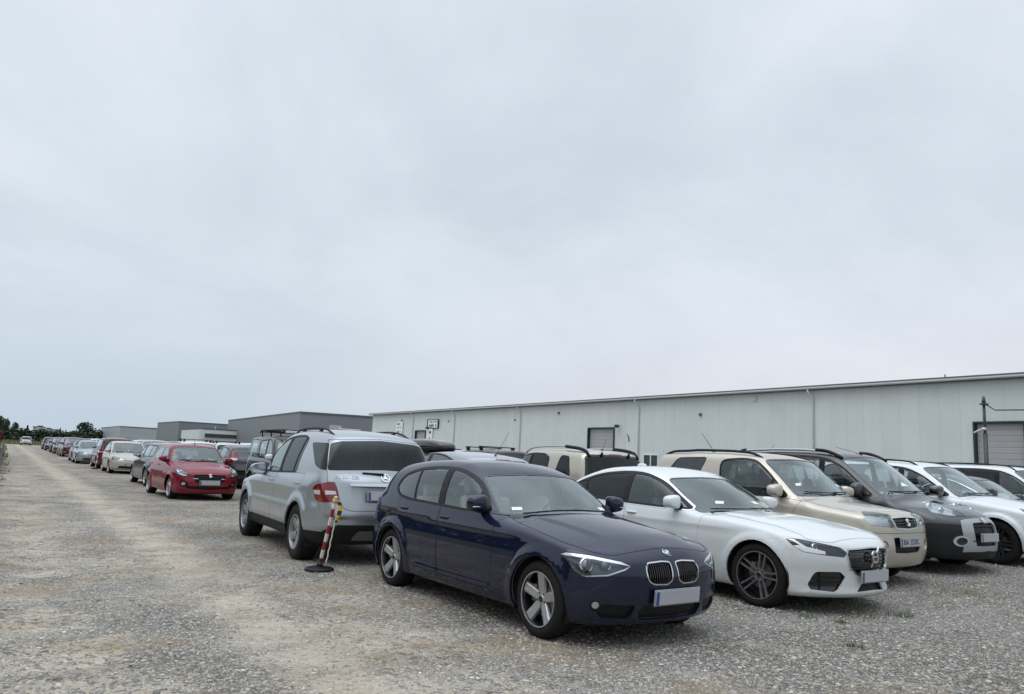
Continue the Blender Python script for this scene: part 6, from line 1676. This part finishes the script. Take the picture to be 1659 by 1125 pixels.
def barrier_post():
    x, y = 3.38, 9.18; z = ground_z(x, y)
    r = empty('barrier_post', (x, y, z), 0, label='leaning red and white striped post on a black rubber foot', cat='post')
    bm = bmesh.new(); add_lathe(bm, [(.001, .055), (.05, .055), (.075, .045), (.155, .038), (.178, .024), (.178, .0), (.16, -.02)], 'z', 20); 
    link('foot', bm_mesh(bm, angle=radians(30)), M_TRIM, r)
    tip = Vector((3.385, 8.84, .87))-Vector((x, y, z)); base = Vector((0, 0, .06)); ax = tip-base
    m = bpy.data.materials.new('striped_pole'); N, Lk = nodes(m); b = N['Principled BSDF']; b.inputs['Roughness'].default_value = .4
    bm = bmesh.new(); n = 8; add_tube(bm, [base+ax*(k/n) for k in range(n+1)], .0225, 14)
    me = bm_mesh(bm, smooth=True); stripes = link('pole', me, [pbr('stripe_red', (.36, .02, .03), .4, noise=(20, .1)), pbr('stripe_white', (.72, .71, .69), .4, noise=(20, .08))], r)
    for p in me.polygons:
        t = (p.center-base).dot(ax)/ax.length_squared; k = int(t*n); p.material_index = 0 if k % 2 == 0 else 1
    bm = bmesh.new(); add_tube(bm, [tip-ax*.03, tip+ax*.0, tip+ax*.02], [.033, .033, .028], 12); sup(bm, tip+ax*.032, (.027, .027, .026), 2, 12, 8)
    link('cap', bm_mesh(bm, smooth=True), pbr('cap_wood', (.62, .42, .20), .55), r)
    bm = bmesh.new(); add_tube(bm, [Vector((0, 0, .045)), base+ax*.06], [.045, .032], 12); link('socket', bm_mesh(bm, smooth=True), M_INK, r)
    # striped tape hanging from the cap and running off to the right
    m = bpy.data.materials.new('hazard_tape'); N, Lk = nodes(m); b = N['Principled BSDF']; tc = N.new('ShaderNodeTexCoord'); w = N.new('ShaderNodeTexWave'); w.wave_type = 'BANDS'; w.bands_direction = 'DIAGONAL'; w.inputs['Scale'].default_value = 5
    Lk.new(tc.outputs['Object'], w.inputs[0]); cr = N.new('ShaderNodeValToRGB'); cr.color_ramp.interpolation = 'CONSTANT'; cr.color_ramp.elements[0].color = (.012, .012, .012, 1); cr.color_ramp.elements[1].position = .5; cr.color_ramp.elements[1].color = (.55, .36, .02, 1); Lk.new(w.outputs[0], cr.inputs[0]); Lk.new(cr.outputs[0], b.inputs['Base Color'])
    T = tip+ax*.0
    R = Vector((cos(CAM_YAW), -sin(CAM_YAW), 0))
    bm = bmesh.new(); rows = []
    for i in range(8):
        t = i/7; c = T+R*(.045+.018*sin(t*5))+Vector((0, -.01, -.02-.24*t)); ww = .028*(1-.25*t); rows.append([bm.verts.new(c-R*ww+Vector((0, .01*sin(t*7), 0))), bm.verts.new(c+Vector((0, -.015, .0))), bm.verts.new(c+R*ww+Vector((0, .012*cos(t*6), 0)))])
    for A, B in zip(rows, rows[1:]):
        for k in range(2): bm.faces.new((A[k], A[k+1], B[k+1], B[k]))
    o = link('hazard_tape', bm_mesh(bm, smooth=True), m); o.location = r.location; tag(o, 'yellow and black tape end tied to the top of the striped post', 'tape')
    wm = pbr('chain_white', (.60, .57, .55), .5, noise=(200, .35))
    bm = bmesh.new(); pts = [T+R*(.045-.10*t)+Vector((0, .0, -.03-.74*t)) for t in np.linspace(0, 1, 14)]; add_tube(bm, [p+Vector((.004*sin(i*3), 0, 0)) for i, p in enumerate(pts)], .008, 6)
    o = link('hanging_cord', bm_mesh(bm, smooth=True), wm); o.location = r.location; tag(o, 'thin white cord hanging down from the striped post', 'cord')
    return r
def far_post(x, y):
    r = empty('barrier_post', (x, y, 0), 0, label='tiny striped post in front of the maroon car far down the row', cat='post')
    bm = bmesh.new(); add_lathe(bm, [(.001, .08), (.06, .08), (.17, .03), (.17, 0)], 'z', 8); link('foot', bm_mesh(bm), M_RUBBER, r)
    bm = bmesh.new(); n = 7; add_tube(bm, [(.01*k, 0, .05+.13*k) for k in range(n+1)], .026, 8); me = bm_mesh(bm, smooth=True); link('pole', me, [MATS['stripe_white'], MATS['stripe_red']], r)
    for p in me.polygons: p.material_index = int(p.center.z/.13) % 2
def site_pole():
    r = empty('pole', (40, 18.1, 0), 0, label='grey steel pole in front of the roller door at the right edge', cat='pole')
    bm = bmesh.new(); M_POLE = pbr('pole_dark_steel', (.07, .075, .08), .5, .3)
    add_tube(bm, [(0, 0, -.2), (0, 0, 3.9)], .10, 12); add_tube(bm, [(0, 0, 3.9), (0, 0, 5.3)], .065, 12); add_tube(bm, [(0, 0, 5.3), (0, 0, 5.36)], .2, 12); add_tube(bm, [(0, 0, 5.36), (0, 0, 5.72)], [.10, .05], 12)
    link('shaft', bm_mesh(bm, smooth=True), M_POLE, r)
    bm = bmesh.new(); add_tube(bm, [(-.05, .0, 4.1), (-.1, .2, 4.05), (-.2, .45, 3.9)], .045, 8); sup(bm, (-.1, 0, 4.1), (.12, .12, .08), 2, 10, 6); link('lamp_arm', bm_mesh(bm, smooth=True), M_GUTTER, r)
    bm = bmesh.new(); add_tube(bm, [(0, -.1, 5.3), (0, -.5, 5.02), (0, -3.5, 4.95), (0, -7, 5.2), (0, -14, 5.9)], .03, 6)
    o = link('cable', bm_mesh(bm, smooth=True), M_INK); o.location = (40, 18.1, 0); tag(o, 'dark cable sagging from the steel pole to the right', 'cable')
def left_edge():
    M_F = pbr('fence_grey_blue', (.16, .18, .21), .5, .2, noise=(1.5, .15))
    r = empty('fence', (-.10, 36, 0), 0, label='grey-blue sheet fence seen end-on at the left edge', cat='fence')
    bm = bmesh.new()
    for k in range(14): add_box(bm, (0, 1.5+3*k, .50), (.04+.002*(k % 2), 2.96, 1.0), .0)
    link('panel', bm_mesh(bm), M_F, r)
    for k in range(15):
        bm = bmesh.new(); add_box(bm, (.04, 3*k, .52), (.06, .07, 1.1)); link('post', bm_mesh(bm), M_F, r)
    r = empty('waste_skip', (-1.55, 62, 0), 0, label='dark red steel skip behind the grey fence at the left edge', cat='skip')
    M_S = pbr('skip_red', (.17, .018, .022), .5, noise=(1.2, .3))
    bm = bmesh.new(); b = [(-1.1, -2.2, .2), (1.1, -2.2, .2), (1.1, 2.2, .2), (-1.1, 2.2, .2)]; t = [(-1.25, -3, 1.72), (1.25, -3, 1.72), (1.25, 3, 1.72), (-1.25, 3, 1.72)]
    B = [bm.verts.new(p) for p in b]; T = [bm.verts.new(p) for p in t]; T2 = [bm.verts.new((p[0]*.94, p[1]*.97, 1.72)) for p in t]; B2 = [bm.verts.new((p[0]*.9, p[1]*.95, .3)) for p in b]
    bm.faces.new(B[::-1]); bm.faces.new(B2)
    for i in range(4): j = (i+1) % 4; bm.faces.new((B[i], B[j], T[j], T[i])); bm.faces.new((T[i], T[j], T2[j], T2[i])); bm.faces.new((T2[i], T2[j], B2[j], B2[i]))
    link('hopper', bm_mesh(bm), M_S, r)
    for k in range(5):
        bm = bmesh.new(); add_box(bm, (1.22, -1.8+.9*k, .95), (.10, .08, 1.45), 0, Matrix.Rotation(radians(5.6), 3, 'Y')); link('rib', bm_mesh(bm), M_S, r)
    bm = bmesh.new(); add_box(bm, (0, -3.03, 1.74), (2.6, .1, .1)); add_box(bm, (1.28, 0, 1.74), (.1, 6.1, .1)); add_box(bm, (-1.28, 0, 1.74), (.1, 6.1, .1)); link('rim', bm_mesh(bm), M_S, r)
    # boundary fence at the end of the lot: thin posts and wire
    r = empty('wire_fence', (0, 187, -.1), 0, label='thin post and wire fence across the far end of the lot', cat='fence')
    for k in range(24):
        bm = bmesh.new(); add_tube(bm, [(-8+2.6*k, 0, -.2), (-8+2.6*k, 0, 1.75)], .045, 6); link('post', bm_mesh(bm), M_STEEL, r)
    bm = bmesh.new()
    for z in (.5, 1.0, 1.5): add_tube(bm, [(-8, 0, z), (52, 0, z)], .012, 4)
    link('wire', bm_mesh(bm), M_STEEL, r)
def earth_lumps():
    """clods and larger stones along the left edge"""
    for i in range(26):
        y = 9+rng.random()*34; x = -.05-.35*rng.random()+.004*y; s = .05+.10*rng.random()
        bm = bmesh.new(); bmesh.ops.create_icosphere(bm, subdivisions=2, radius=1)
        for v in bm.verts: v.co = Vector((v.co.x*s*1.3, v.co.y*s, v.co.z*s*.6))*(1+.35*(random.random()-.5))
        o = link('stone', bm_mesh(bm, smooth=False), pbr('edge_stone', (.24, .22, .18), .9, noise=(8, .3))); o.location = (x, y, ground_z(x, y)+s*.1); tag(o, 'rough grey stone lying along the left edge of the lot', 'stone', 'stones along the left edge')
def build_place():
    for px, pyy in ((670, 690), (737, 690), (844, 690), (1036, 690), (1319, 690)):
        q = CAM_M.T@np.array([(px-829.5)/CAM_F, -(pyy-562.5)/CAM_F, 1.]); PIPES.append(float(q[1]*42/q[0])-42+.12)
    PIPES.append(PIPES[-1]-18.)
    hall()
    sign('sign', (41.9, 89.1, 4.9), 2.0, 1.75, [(-.7, .5, .55, .26), (-.5, .45, .12, .18), (-.8, .75, -.45, .2)], None, 'white sign with three dark lines near the far end of the warehouse')
    sign('sign', (41.9, 79.9, 5.35), 2.5, .95, [(-.95, .95, .22, .16), (-.95, .95, -.2, .28)], True, 'white sign in a dark frame above the far roller door')
    sign('banner', (41.9, 80.6, 4.0), 1.5, 1.9, [(-.1, .55, .35, .35), (-.55, .35, -.45, .3)], None, 'white banner under the framed sign beside the far roller door')
    # grey halls
    a = (48.6, 150); flat_hall('warehouse', [a, (63.3+14, 147-3), (90, 225), (53.0, 228)], 9.0, M_CLADG, 'dark grey flat-roofed hall left of the white warehouse')
    flat_hall('warehouse', [(43.5, 249), (66, 249), (66, 290), (42.5, 282)], 8.4, M_CLADG, 'smaller dark grey hall with a white front building')
    r = flat_hall('office_block', [(43.2, 214), (56, 213.5), (56, 243), (43.4, 243)], 5.9, M_CLADW, 'low white block with a dark window band before the grey hall', cat='building')
    bm = bmesh.new(); add_box(bm, (6.6, -.35, 4.35), (11.6, .3, .95)); link('window', bm_mesh(bm), pbr('band_window', (.05, .06, .065), .15, coat=.5), r)
    bm = bmesh.new(); add_tube(bm, [(4, 3, 5.8), (4, 3, 7.0)], .12, 8); link('chimney', bm_mesh(bm), M_GUTTER, r)
    flat_hall('warehouse', [(36.5, 330), (62, 331), (62, 400), (36, 395)], 7.4, M_CLADL, 'pale grey hall far off beside the tree line')
    # lean-to and rail on the grey hall front
    o = empty('wall_rail', (0, 0, 0), 0, label='white rail along the front of the dark grey hall', cat='rail'); bm = bmesh.new()
    p0, p1 = img(548, 695, 148.5), img(584, 697.5, 150.5); add_tube(bm, [p0, p1], .10, 6); link('rail', bm_mesh(bm), M_GUTTER, o)
    bm = bmesh.new(); add_box(bm, img(543, 700, 148.5), (2.2, .6, 2.6)); link('housing', bm_mesh(bm), M_CLADL, o)
    # far flats
    for px, w, h, D in ((62, 8, 15.0, 900), (75, 14, 13.2, 930), (90, 14, 12.4, 960)):
        p = img(px, 705, D); M_FL = panel_mat('flats_pale', (.50, .52, .53), 3.0, 'Z', .45, .7)
        r = empty('apartment_block', (p[0], p[1], -.3), -CAM_YAW-.3, label='pale apartment block far off, number %s from the left above the trees' % {62: 'one', 75: 'two', 90: 'three'}[px], cat='building', group='far apartment blocks')
        r['label'] = {62: 'pale apartment block far off, tallest and leftmost of the three', 75: 'pale apartment block far off, middle one of three above the trees', 90: 'pale apartment block far off, rightmost of three above the trees'}[px]
        bm = bmesh.new(); add_box(bm, (0, 0, h/2), (w, 10, h)); link('wall', bm_mesh(bm), M_FL, r)
        bm = bmesh.new(); add_box(bm, (0, 0, h+.3), (w+.8, 10.8, .6)); add_box(bm, (w*.2, 0, h+1.2), (4, 4, 1.2)); link('roof', bm_mesh(bm), M_ROOFEDGE, r)
        for i in range(int(w/4)):
            for j in range(int(h/3)):
                bm = bmesh.new(); add_box(bm, (-w/2+2+4*i, -5.03, 1.7+3*j), (1.8, .12, 1.4)); link('window', bm_mesh(bm), MATS.get('band_window'), r)
    # trees, from the left
    T = [('leafy', 2, 674, 12, 300, 14, 'tall dark tree at the far left edge of the photo', 0), ('leafy', 12, 678, 9, 310, 11, 'dark round tree second from the left edge', 1), ('leafy', 25, 684, 10, 330, 12, 'broad dark tree third from the left edge with a flat top', 0),
         ('conifer', 45, 690, 9, 330, 9, 'pointed dark tree above the lone white car', 0), ('leafy', 141, 684, 25, 330, 13.5, 'largest rounded tree standing alone above the row of cars', 0), ('conifer', 57, 693, 3, 330, 5, 'slim conifer in front of the first apartment block', 0), ('conifer', 67, 694, 4, 330, 5, 'slim conifer between the first and second apartment blocks', 0),
         ('conifer', 98, 694, 5, 330, 7, 'pointed conifer right of the apartment blocks, first of a pair', 0), ('conifer', 107, 697, 5, 335, 7, 'pointed conifer right of the apartment blocks, second of a pair', 0), ('leafy', 119, 698, 13, 320, 9, 'low round tree just left of the largest tree', 1), ('leafy', 165, 699, 22, 340, 11, 'low wide tree right of the largest tree', 0), ('leafy', 187, 698, 20, 360, 11, 'low tree behind the pale grey hall', 1)]
    for i, (k, px, py, wpx, D, w, lb, v) in enumerate(T):
        p = img(px, py, D); tree(k, p[0], p[1], p[2]+.4, wpx*D/CAM_F*1.5, lb, rot=i*1.3, v=v, z0=-.3)
    # hedge-like understorey reads as one mass
    V = []
    me = crown_mesh(10, 8, 500, False, .6, .0); me.materials.append(LEAF[0])
    n = 0; cos_ = []; base = np.array([v.co for v in me.vertices])
    for i in range(64):
        px = -25+i*3.9; D = 300+60*rng.random()+(40 if px > 150 else 0); p = img(px, 705, D); h = 3.6+2.2*rng.random(); w = 6+4*rng.random(); a = rng.random()*6.28
        B = base*[w/8, w/8, h/10]; cos_.append(np.stack([B[:, 0]*cos(a)-B[:, 1]*sin(a)+p[0], B[:, 0]*sin(a)+B[:, 1]*cos(a)+p[1], B[:, 2]-.3], 1))
    for i in range(46):  # added out-of-view row left of the lot, darkens reflections in the car sides
        px_, py_ = -34-6*rng.random(), -30+i*6.2; h = 6+4*rng.random(); w = 9+4*rng.random(); a = rng.random()*6.28
        if py_ > 90: px_ -= (py_-90)*.25
        B = base*[w/8, w/8, h/10]; cos_.append(np.stack([B[:, 0]*cos(a)-B[:, 1]*sin(a)+px_, B[:, 0]*sin(a)+B[:, 1]*cos(a)+py_, B[:, 2]-.3], 1))
    Vv = np.concatenate(cos_); o = link('treeline', mesh_np('treeline', Vv, np.arange(len(Vv)).reshape(-1, 4), False), LEAF[0]); tag(o, 'dark continuous thicket along the horizon behind the field', 'thicket', kind='stuff')
    weeds(); grass_edges(); barrier_post(); site_pole(); left_edge(); earth_lumps()
build_place()
# ------------------------------------------------------------------ second row and the columns running back along the track
KINDS = {
 'hatch': dict(kind='hatch', L=4.1, W=1.76, H=1.49, wb=2.56, fo=.82, R=.31, zh=.72, zc=.98),
 'wagon': dict(kind='wagon', L=4.7, W=1.82, H=1.48, wb=2.75, fo=.90, R=.32, zh=.70, zc=.97),
 'sedan': dict(kind='sedan', L=4.7, W=1.81, H=1.46, wb=2.75, fo=.88, R=.32, zh=.70, zc=.96, xc=1.45),
 'suv': dict(kind='suv', L=4.45, W=1.84, H=1.66, wb=2.65, fo=.88, R=.355, zh=.88, zc=1.07, lift=.08, zlamp=.83),
 'minivan': dict(kind='mpv', L=4.5, W=1.82, H=1.66, wb=2.72, fo=.92, R=.32, zh=.80, zc=1.08, xc=1.15, xw=2.0, lift=.03, zlamp=.76),
}
PCOL = {'black': (.010, .011, .013, .3), 'dark grey': (.045, .050, .055, .5), 'grey': (.16, .17, .18, .6), 'silver': (.40, .42, .44, .7), 'white': (.70, .72, .73, 0), 'red': (.22, .006, .010, .2), 'maroon': (.075, .006, .012, .2), 'blue': (.015, .04, .11, .4), 'navy': (.012, .016, .035, .4), 'beige': (.50, .46, .385, .4), 'brown': (.075, .045, .03, .5), 'graphite': (.028, .034, .036, .5)}
def pmat(c): v = PCOL[c]; return paint('paint_'+c.replace(' ', '_'), v[:3], v[3], .32, .3)
PROTO = {}
def other(kind, col, x, y, face, label, yaw=0., tinted=False, extras=None, name=None, fresh=False, **over):
    rz = (0 if face == 'F' else pi)+yaw; pm = pmat(col)
    key = (kind, tinted, tuple(sorted((k, str(v)) for k, v in over.items())))
    nm = name or {'hatch': 'hatchback', 'wagon': 'estate_car'}.get(kind, kind)
    if key in PROTO and extras is None and not fresh:
        src, spm = PROTO[key]; c = copy_tree(src); c.name = nm
        def walk(o):
            if o.type == 'MESH':
                for s in o.material_slots:
                    if s.material == spm: s.link = 'OBJECT'; s.material = pm
            for q in o.children: walk(q)
        walk(c); c.location = (x, y, float(gz(x))); c.rotation_euler = (0, 0, rz); tag(c, label, 'car', LOT)
        return c
    d = dict(KINDS[kind]); d.update(over)
    if tinted: d['glassmats'] = [M_GLASS, M_GLASS, M_TINT, M_TINT, M_TINT]; d['rwg'] = M_TINT
    S = gen_spec(**d)
    r, S, sh = simple_car(nm, S, pm, (x, y), rz, label, side=-1 if face == 'F' else 1, extras=extras)
    if extras is None: PROTO[key] = (r, pm)
    return r
def roof_bars(S, sh, root, xs, y=.58, h=.10, over=.08):
    xc = S['fo']+S['wb']/2
    for x in xs:
        P, N = sh.at('top', (x, y)); bm = bmesh.new(); z = P[2]+h
        add_box(bm, (0, x-xc, z), (2*(y+over), .07, .028), .008)
        for sd in (-1, 1): add_box(bm, (sd*y, x-xc, P[2]+h*.45), (.09, .11, h), .02)
        link('roof_bar', bm_mesh(bm, angle=radians(40)), M_TRIM, root)
def ex_bars(S, sh, root): roof_bars(S, sh, root, (S['xcowl']+1.15, S['xcowl']+1.95))
def ex_rails(S, sh, root): roof_rails(S, sh, root, S['xcowl']+.75, S['xr']-.25, .58, .05, M_TRIM, .2, .016)
def ex_srails(S, sh, root): roof_rails(S, sh, root, S['xcowl']+.75, S['xr']-.25, .58, .05, M_SATIN, .2, .016)
def build_others():
    # second row, right behind the front cars
    def ex1(S, sh, root): antenna(S, sh, root, S['xr']-.18, .62, 45, 0.)
    other('hatch', 'silver', 7.85, 14.05, 'B', 'light silver hatchback with a long raked aerial behind the white saloon', extras=ex1, L=4.6, H=1.58, kroof=.07, dlo=rnd([(1.75, 1.04, .1), (2.2, 1.03, .2), (3.5, 1.06, .2), (3.98, 1.13, .4), (3.72, 1.37, .4), (3.2, 1.495, .5), (2.7, 1.515, .5), (2.3, 1.47, .5), (2.0, 1.29, .4)]), wb=2.7, fo=.92, zc=1.03)
    def ex2(S, sh, root):
        roof_rails(S, sh, root, 1.95, 4.1, .62, .06, M_SATIN, .25, .018); antenna(S, sh, root, S['xr']-.35, .26, 30, 0.)
        xc = S['fo']+S['wb']/2
        for sd in (-1, 1):
            bm = bmesh.new(); pts = []
            for t in np.linspace(0, 1, 9):
                x = 3.45+.72*t; P, N = sh.at('top', (x, .62)); pts.append((sd*.62, x-xc, P[2]+.065*(1-t**3)))
            add_tube(bm, pts, .034, 8); link('rail_end', bm_mesh(bm, 'rail_end', smooth=True), M_TRIM, root)
            P, N = on_surf(S, sh, 'rear', (.34, 1.62), .02, sd)
            if P is not None: bm = bmesh.new(); sup(bm, P, (.022, .03, .05), 2.4, 10, 6); link('hatch_hinge', bm_mesh(bm, 'hinge', smooth=True), M_TRIM, root)
    r = other('suv', 'beige', 9.85, 13.15, 'B', 'beige off-roader seen from behind with silver rails and short aerial', extras=ex2, tinted=True, H=1.74, L=4.4, ztail=(.70, .98), dlo2=rnd([(3.38, 1.17, .25), (3.86, 1.19, .25), (3.74, 1.56, .25), (3.50, 1.58, .3)]),
        dlo=rnd([(1.70, 1.09, .1), (2.1, 1.08, .2), (3.10, 1.09, .15), (3.14, 1.52, .3), (2.95, 1.60, .3), (2.5, 1.61, .5), (2.2, 1.56, .5), (2.0, 1.42, .4)]), pillars=[(1.92, 1.0, 1.92, 1.7, .03), (2.46, 1.0, 2.52, 1.7, .08)])
    # estate car carrying a roof box
    r = other('wagon', 'black', 9.75, 18.9, 'B', 'black estate car carrying a long black roof box', extras=ex_bars, tinted=False)
    bm = bmesh.new()
    fl = lambda q: Vector((q.x*(1-.18*max(0, -q.y/1.05)**2), q.y, q.z*(1-.30*max(0, -q.y/1.05)**1.5) if q.z > 0 else q.z*.55))
    sup(bm, (0, 0, 0), (.40, 1.08, .23), 3.6, 32, 14, flat=fl)
    e = empty('roof_box', (9.55, 18.3, 1.69), 0, label='long black plastic roof box on top of the black estate car', cat='roof box')
    link('lid', bm_mesh(bm, smooth=True), M_GLOSSBLACK, e)
    bm = bmesh.new(); add_box(bm, (0, 0, -.02), (.80, 2.05, .025), .01); add_box(bm, (0, .1, -.13), (.5, 1.5, .05), .01); link('seam', bm_mesh(bm), M_TRIM, e)
    def ex3(S, sh, root): roof_bars(S, sh, root, (S['xcowl']+1.0, S['xcowl']+1.75), .56, .09)
    other('suv', 'graphite', 12.25, 20.2, 'B', 'dark car with two black roof bars behind the beige off-roader', extras=ex3, H=1.68)
    other('hatch', 'grey', 12.35, 14.1, 'F', 'grey hatchback mostly hidden behind the beige off-roader', L=4.0)
    def ex5(S, sh, root): antenna(S, sh, root, S['xr']-.25, .42, 35, 0.)
    other('suv', 'navy', 15.0, 13.4, 'B', 'navy off-roader with a raked aerial hidden behind the slate van-like car', extras=ex5)
    # right-hand end of the front row
    other('sedan', 'dark grey', 17.5, 8.1, 'F', 'dark grey saloon with chrome window line at the right edge', dlo_chrome=.012, fresh=True)
    other('minivan', 'white', 20.9, 8.9, 'F', 'white minivan with dark windows and roof rails at the right edge', extras=ex_rails, tinted=True, H=1.76, L=4.85, wb=2.92)
    # dark grey boxy off-roader with a rack, behind the silver one
    def ex4(S, sh, root):
        xc = S['fo']+S['wb']/2; z = S['H']+.10
        bm = bmesh.new()
        for sd in (-1, 1):
            add_tube(bm, [(sd*.66, 1.75-xc, z-.03), (sd*.66, 1.95-xc, z+.05), (sd*.66, 3.9-xc, z+.05), (sd*.66, 4.05-xc, z-.02)], .022, 8)
            for x in (1.95, 2.9, 3.85): add_tube(bm, [(sd*.64, x-xc, S['H']-.05), (sd*.66, x-xc, z+.05)], .02, 6)
        for i in range(9): add_box(bm, (0, 1.95+i*.24-xc, z), (1.32, .05, .03))
        add_tube(bm, [(-.66, 1.95-xc, z+.05), (.66, 1.95-xc, z+.05)], .022, 8); add_tube(bm, [(-.66, 3.9-xc, z+.05), (.66, 3.9-xc, z+.05)], .022, 8)
        link('roof_rack', bm_mesh(bm, angle=radians(40)), M_TRIM, root)
        bm = bmesh.new(); add_box(bm, (0, 1.86-xc, z+.0), (1.1, .06, .075), .01); link('light_bar', bm_mesh(bm), M_REFLECT, root)
    other('suv', 'graphite', 7.25, 22.3, 'F', 'dark boxy off-roader with a flat roof rack behind the silver one', extras=ex4, dlo=rnd([(1.80, 1.19, .1), (3.22, 1.19, .12), (3.26, 1.68, .15), (2.3, 1.72, .4), (2.05, 1.58, .4)]), dlo2=rnd([(3.46, 1.21, .12), (4.34, 1.21, .12), (4.34, 1.70, .15), (3.50, 1.71, .12)]), kroof=.07, H=1.86, L=4.75, wb=2.88, W=1.9, zc=1.16, belt=1.16, xc=1.35, xw=1.85, fo=.85, R=.38, mirror_mat=pmat('white'))
    # tail lamps stand high in the rear pillars of this one
    other('hatch', 'black', 7.45, 29.9, 'B', 'black hatchback with high red tail lamp beside the bright red car', ztail=(.95, 1.32), wtail=.30, H=1.55, L=4.34, wb=2.64, zc=1.02)
    # first column along the track, going back
    other('wagon', 'graphite', 4.95, 30.0, 'B', 'dark green-grey estate car right behind the bright red hatchback', yaw=.02, H=1.50, mirror_mat=M_GLOSSBLACK)
    other('hatch', 'beige', 4.95, 40.9, 'F', 'pale beige car facing forward third in the track-side column', L=4.55, H=1.50, wb=2.70, zh=.70, zc=.96)
    other('minivan', 'maroon', 5.05, 47.6, 'B', 'maroon minivan with tall red tail lamp right behind the pale beige car', extras=ex_rails, ztail=(.80, 1.35), wtail=.26)
    other('sedan', 'silver', 4.65, 55.7, 'F', 'silver saloon facing forward ahead of a dark blue car', extras=lambda S, sh, root: badge('emblem', S, sh, root, 'front', (.001, .66), roundel(.05), [M_CHROME]*4, .006))
    other('hatch', 'navy', 4.70, 60.6, 'B', 'dark blue car tucked right behind the silver saloon')
    other('suv', 'maroon', 4.95, 75.2, 'F', 'maroon off-roader about two thirds down the track-side column')
    other('suv', 'brown', 5.0, 80.3, 'B', 'brown off-roader tucked behind the maroon off-roader')
    other('sedan', 'maroon', 4.95, 88.6, 'F', 'maroon saloon far down the track-side column')
    other('suv', 'black', 5.05, 97.5, 'F', 'small black off-roader near the far end of the column')
    other('sedan', 'navy', 5.0, 110., 'F', 'navy saloon second from the far end of the column')
    other('minivan', 'dark grey', 5.1, 122., 'B', 'dark grey minivan last in the track-side column', tinted=False)
    other('suv', 'white', 3.3, 172., 'B', 'lone white car standing at the far end of the gravel lot')
    far_post(4.02, 44.6)
    # deeper columns: mostly roofs
    second = [(37.4, 'suv', 'white', ex_bars), (43.2, 'wagon', 'grey', None), (49.0, 'minivan', 'silver', None), (55.2, 'suv', 'white', ex_rails), (61.5, 'wagon', 'silver', None), (68.0, 'minivan', 'white', None), (75.0, 'suv', 'grey', None), (82.5, 'suv', 'white', None), (91.0, 'minivan', 'blue', None), (101., 'suv', 'silver', None)]
    third = [(25.0, 'hatch', 'white', None), (31.2, 'suv', 'silver', None), (37.6, 'wagon', 'black', ex_bars), (43.6, 'suv', 'white', ex_bars), (50.0, 'minivan', 'silver', ex_srails), (57.0, 'suv', 'dark grey', None), (65.0, 'suv', 'white', None), (74.0, 'minivan', 'grey', None)]
    fourth = [(26.5, 'suv', 'grey', None), (33.0, 'wagon', 'white', None), (39.6, 'minivan', 'dark grey', None), (46.5, 'suv', 'white', ex_srails)]
    fifth = [(21.0, 'hatch', 'maroon', None), (27.5, 'suv', 'silver', None), (34.0, 'hatch', 'blue', None)]
    words = {'hatch': 'hatchback', 'wagon': 'estate car', 'suv': 'off-roader', 'minivan': 'minivan', 'sedan': 'saloon'}; ords = ['first', 'second', 'third', 'fourth', 'fifth', 'sixth', 'seventh', 'eighth', 'ninth', 'tenth']
    for cn, x, lst in (('second', 7.4, second), ('third', 9.9, third), ('fourth', 12.4, fourth), ('fifth', 15.0, fifth)):
        for i, (y, k, c, ex) in enumerate(lst):
            tail = {None: 'with a bare roof', ex_bars: 'with black roof bars', ex_rails: 'with black roof rails', ex_srails: 'with silver roof rails'}[ex]
            other(k, c, x+random.uniform(-.12, .12), y+random.uniform(-.3, .3), 'F' if (i+int(x)) % 2 else 'B', '%s %s %s, %s roof in the %s column from the track' % (c, words[k], tail, ords[i], cn), yaw=random.uniform(-.02, .02), extras=ex)
for fn in (build_navy, build_white, build_red, build_ml, build_beige, build_mpv, build_crossover): fn()
build_others()
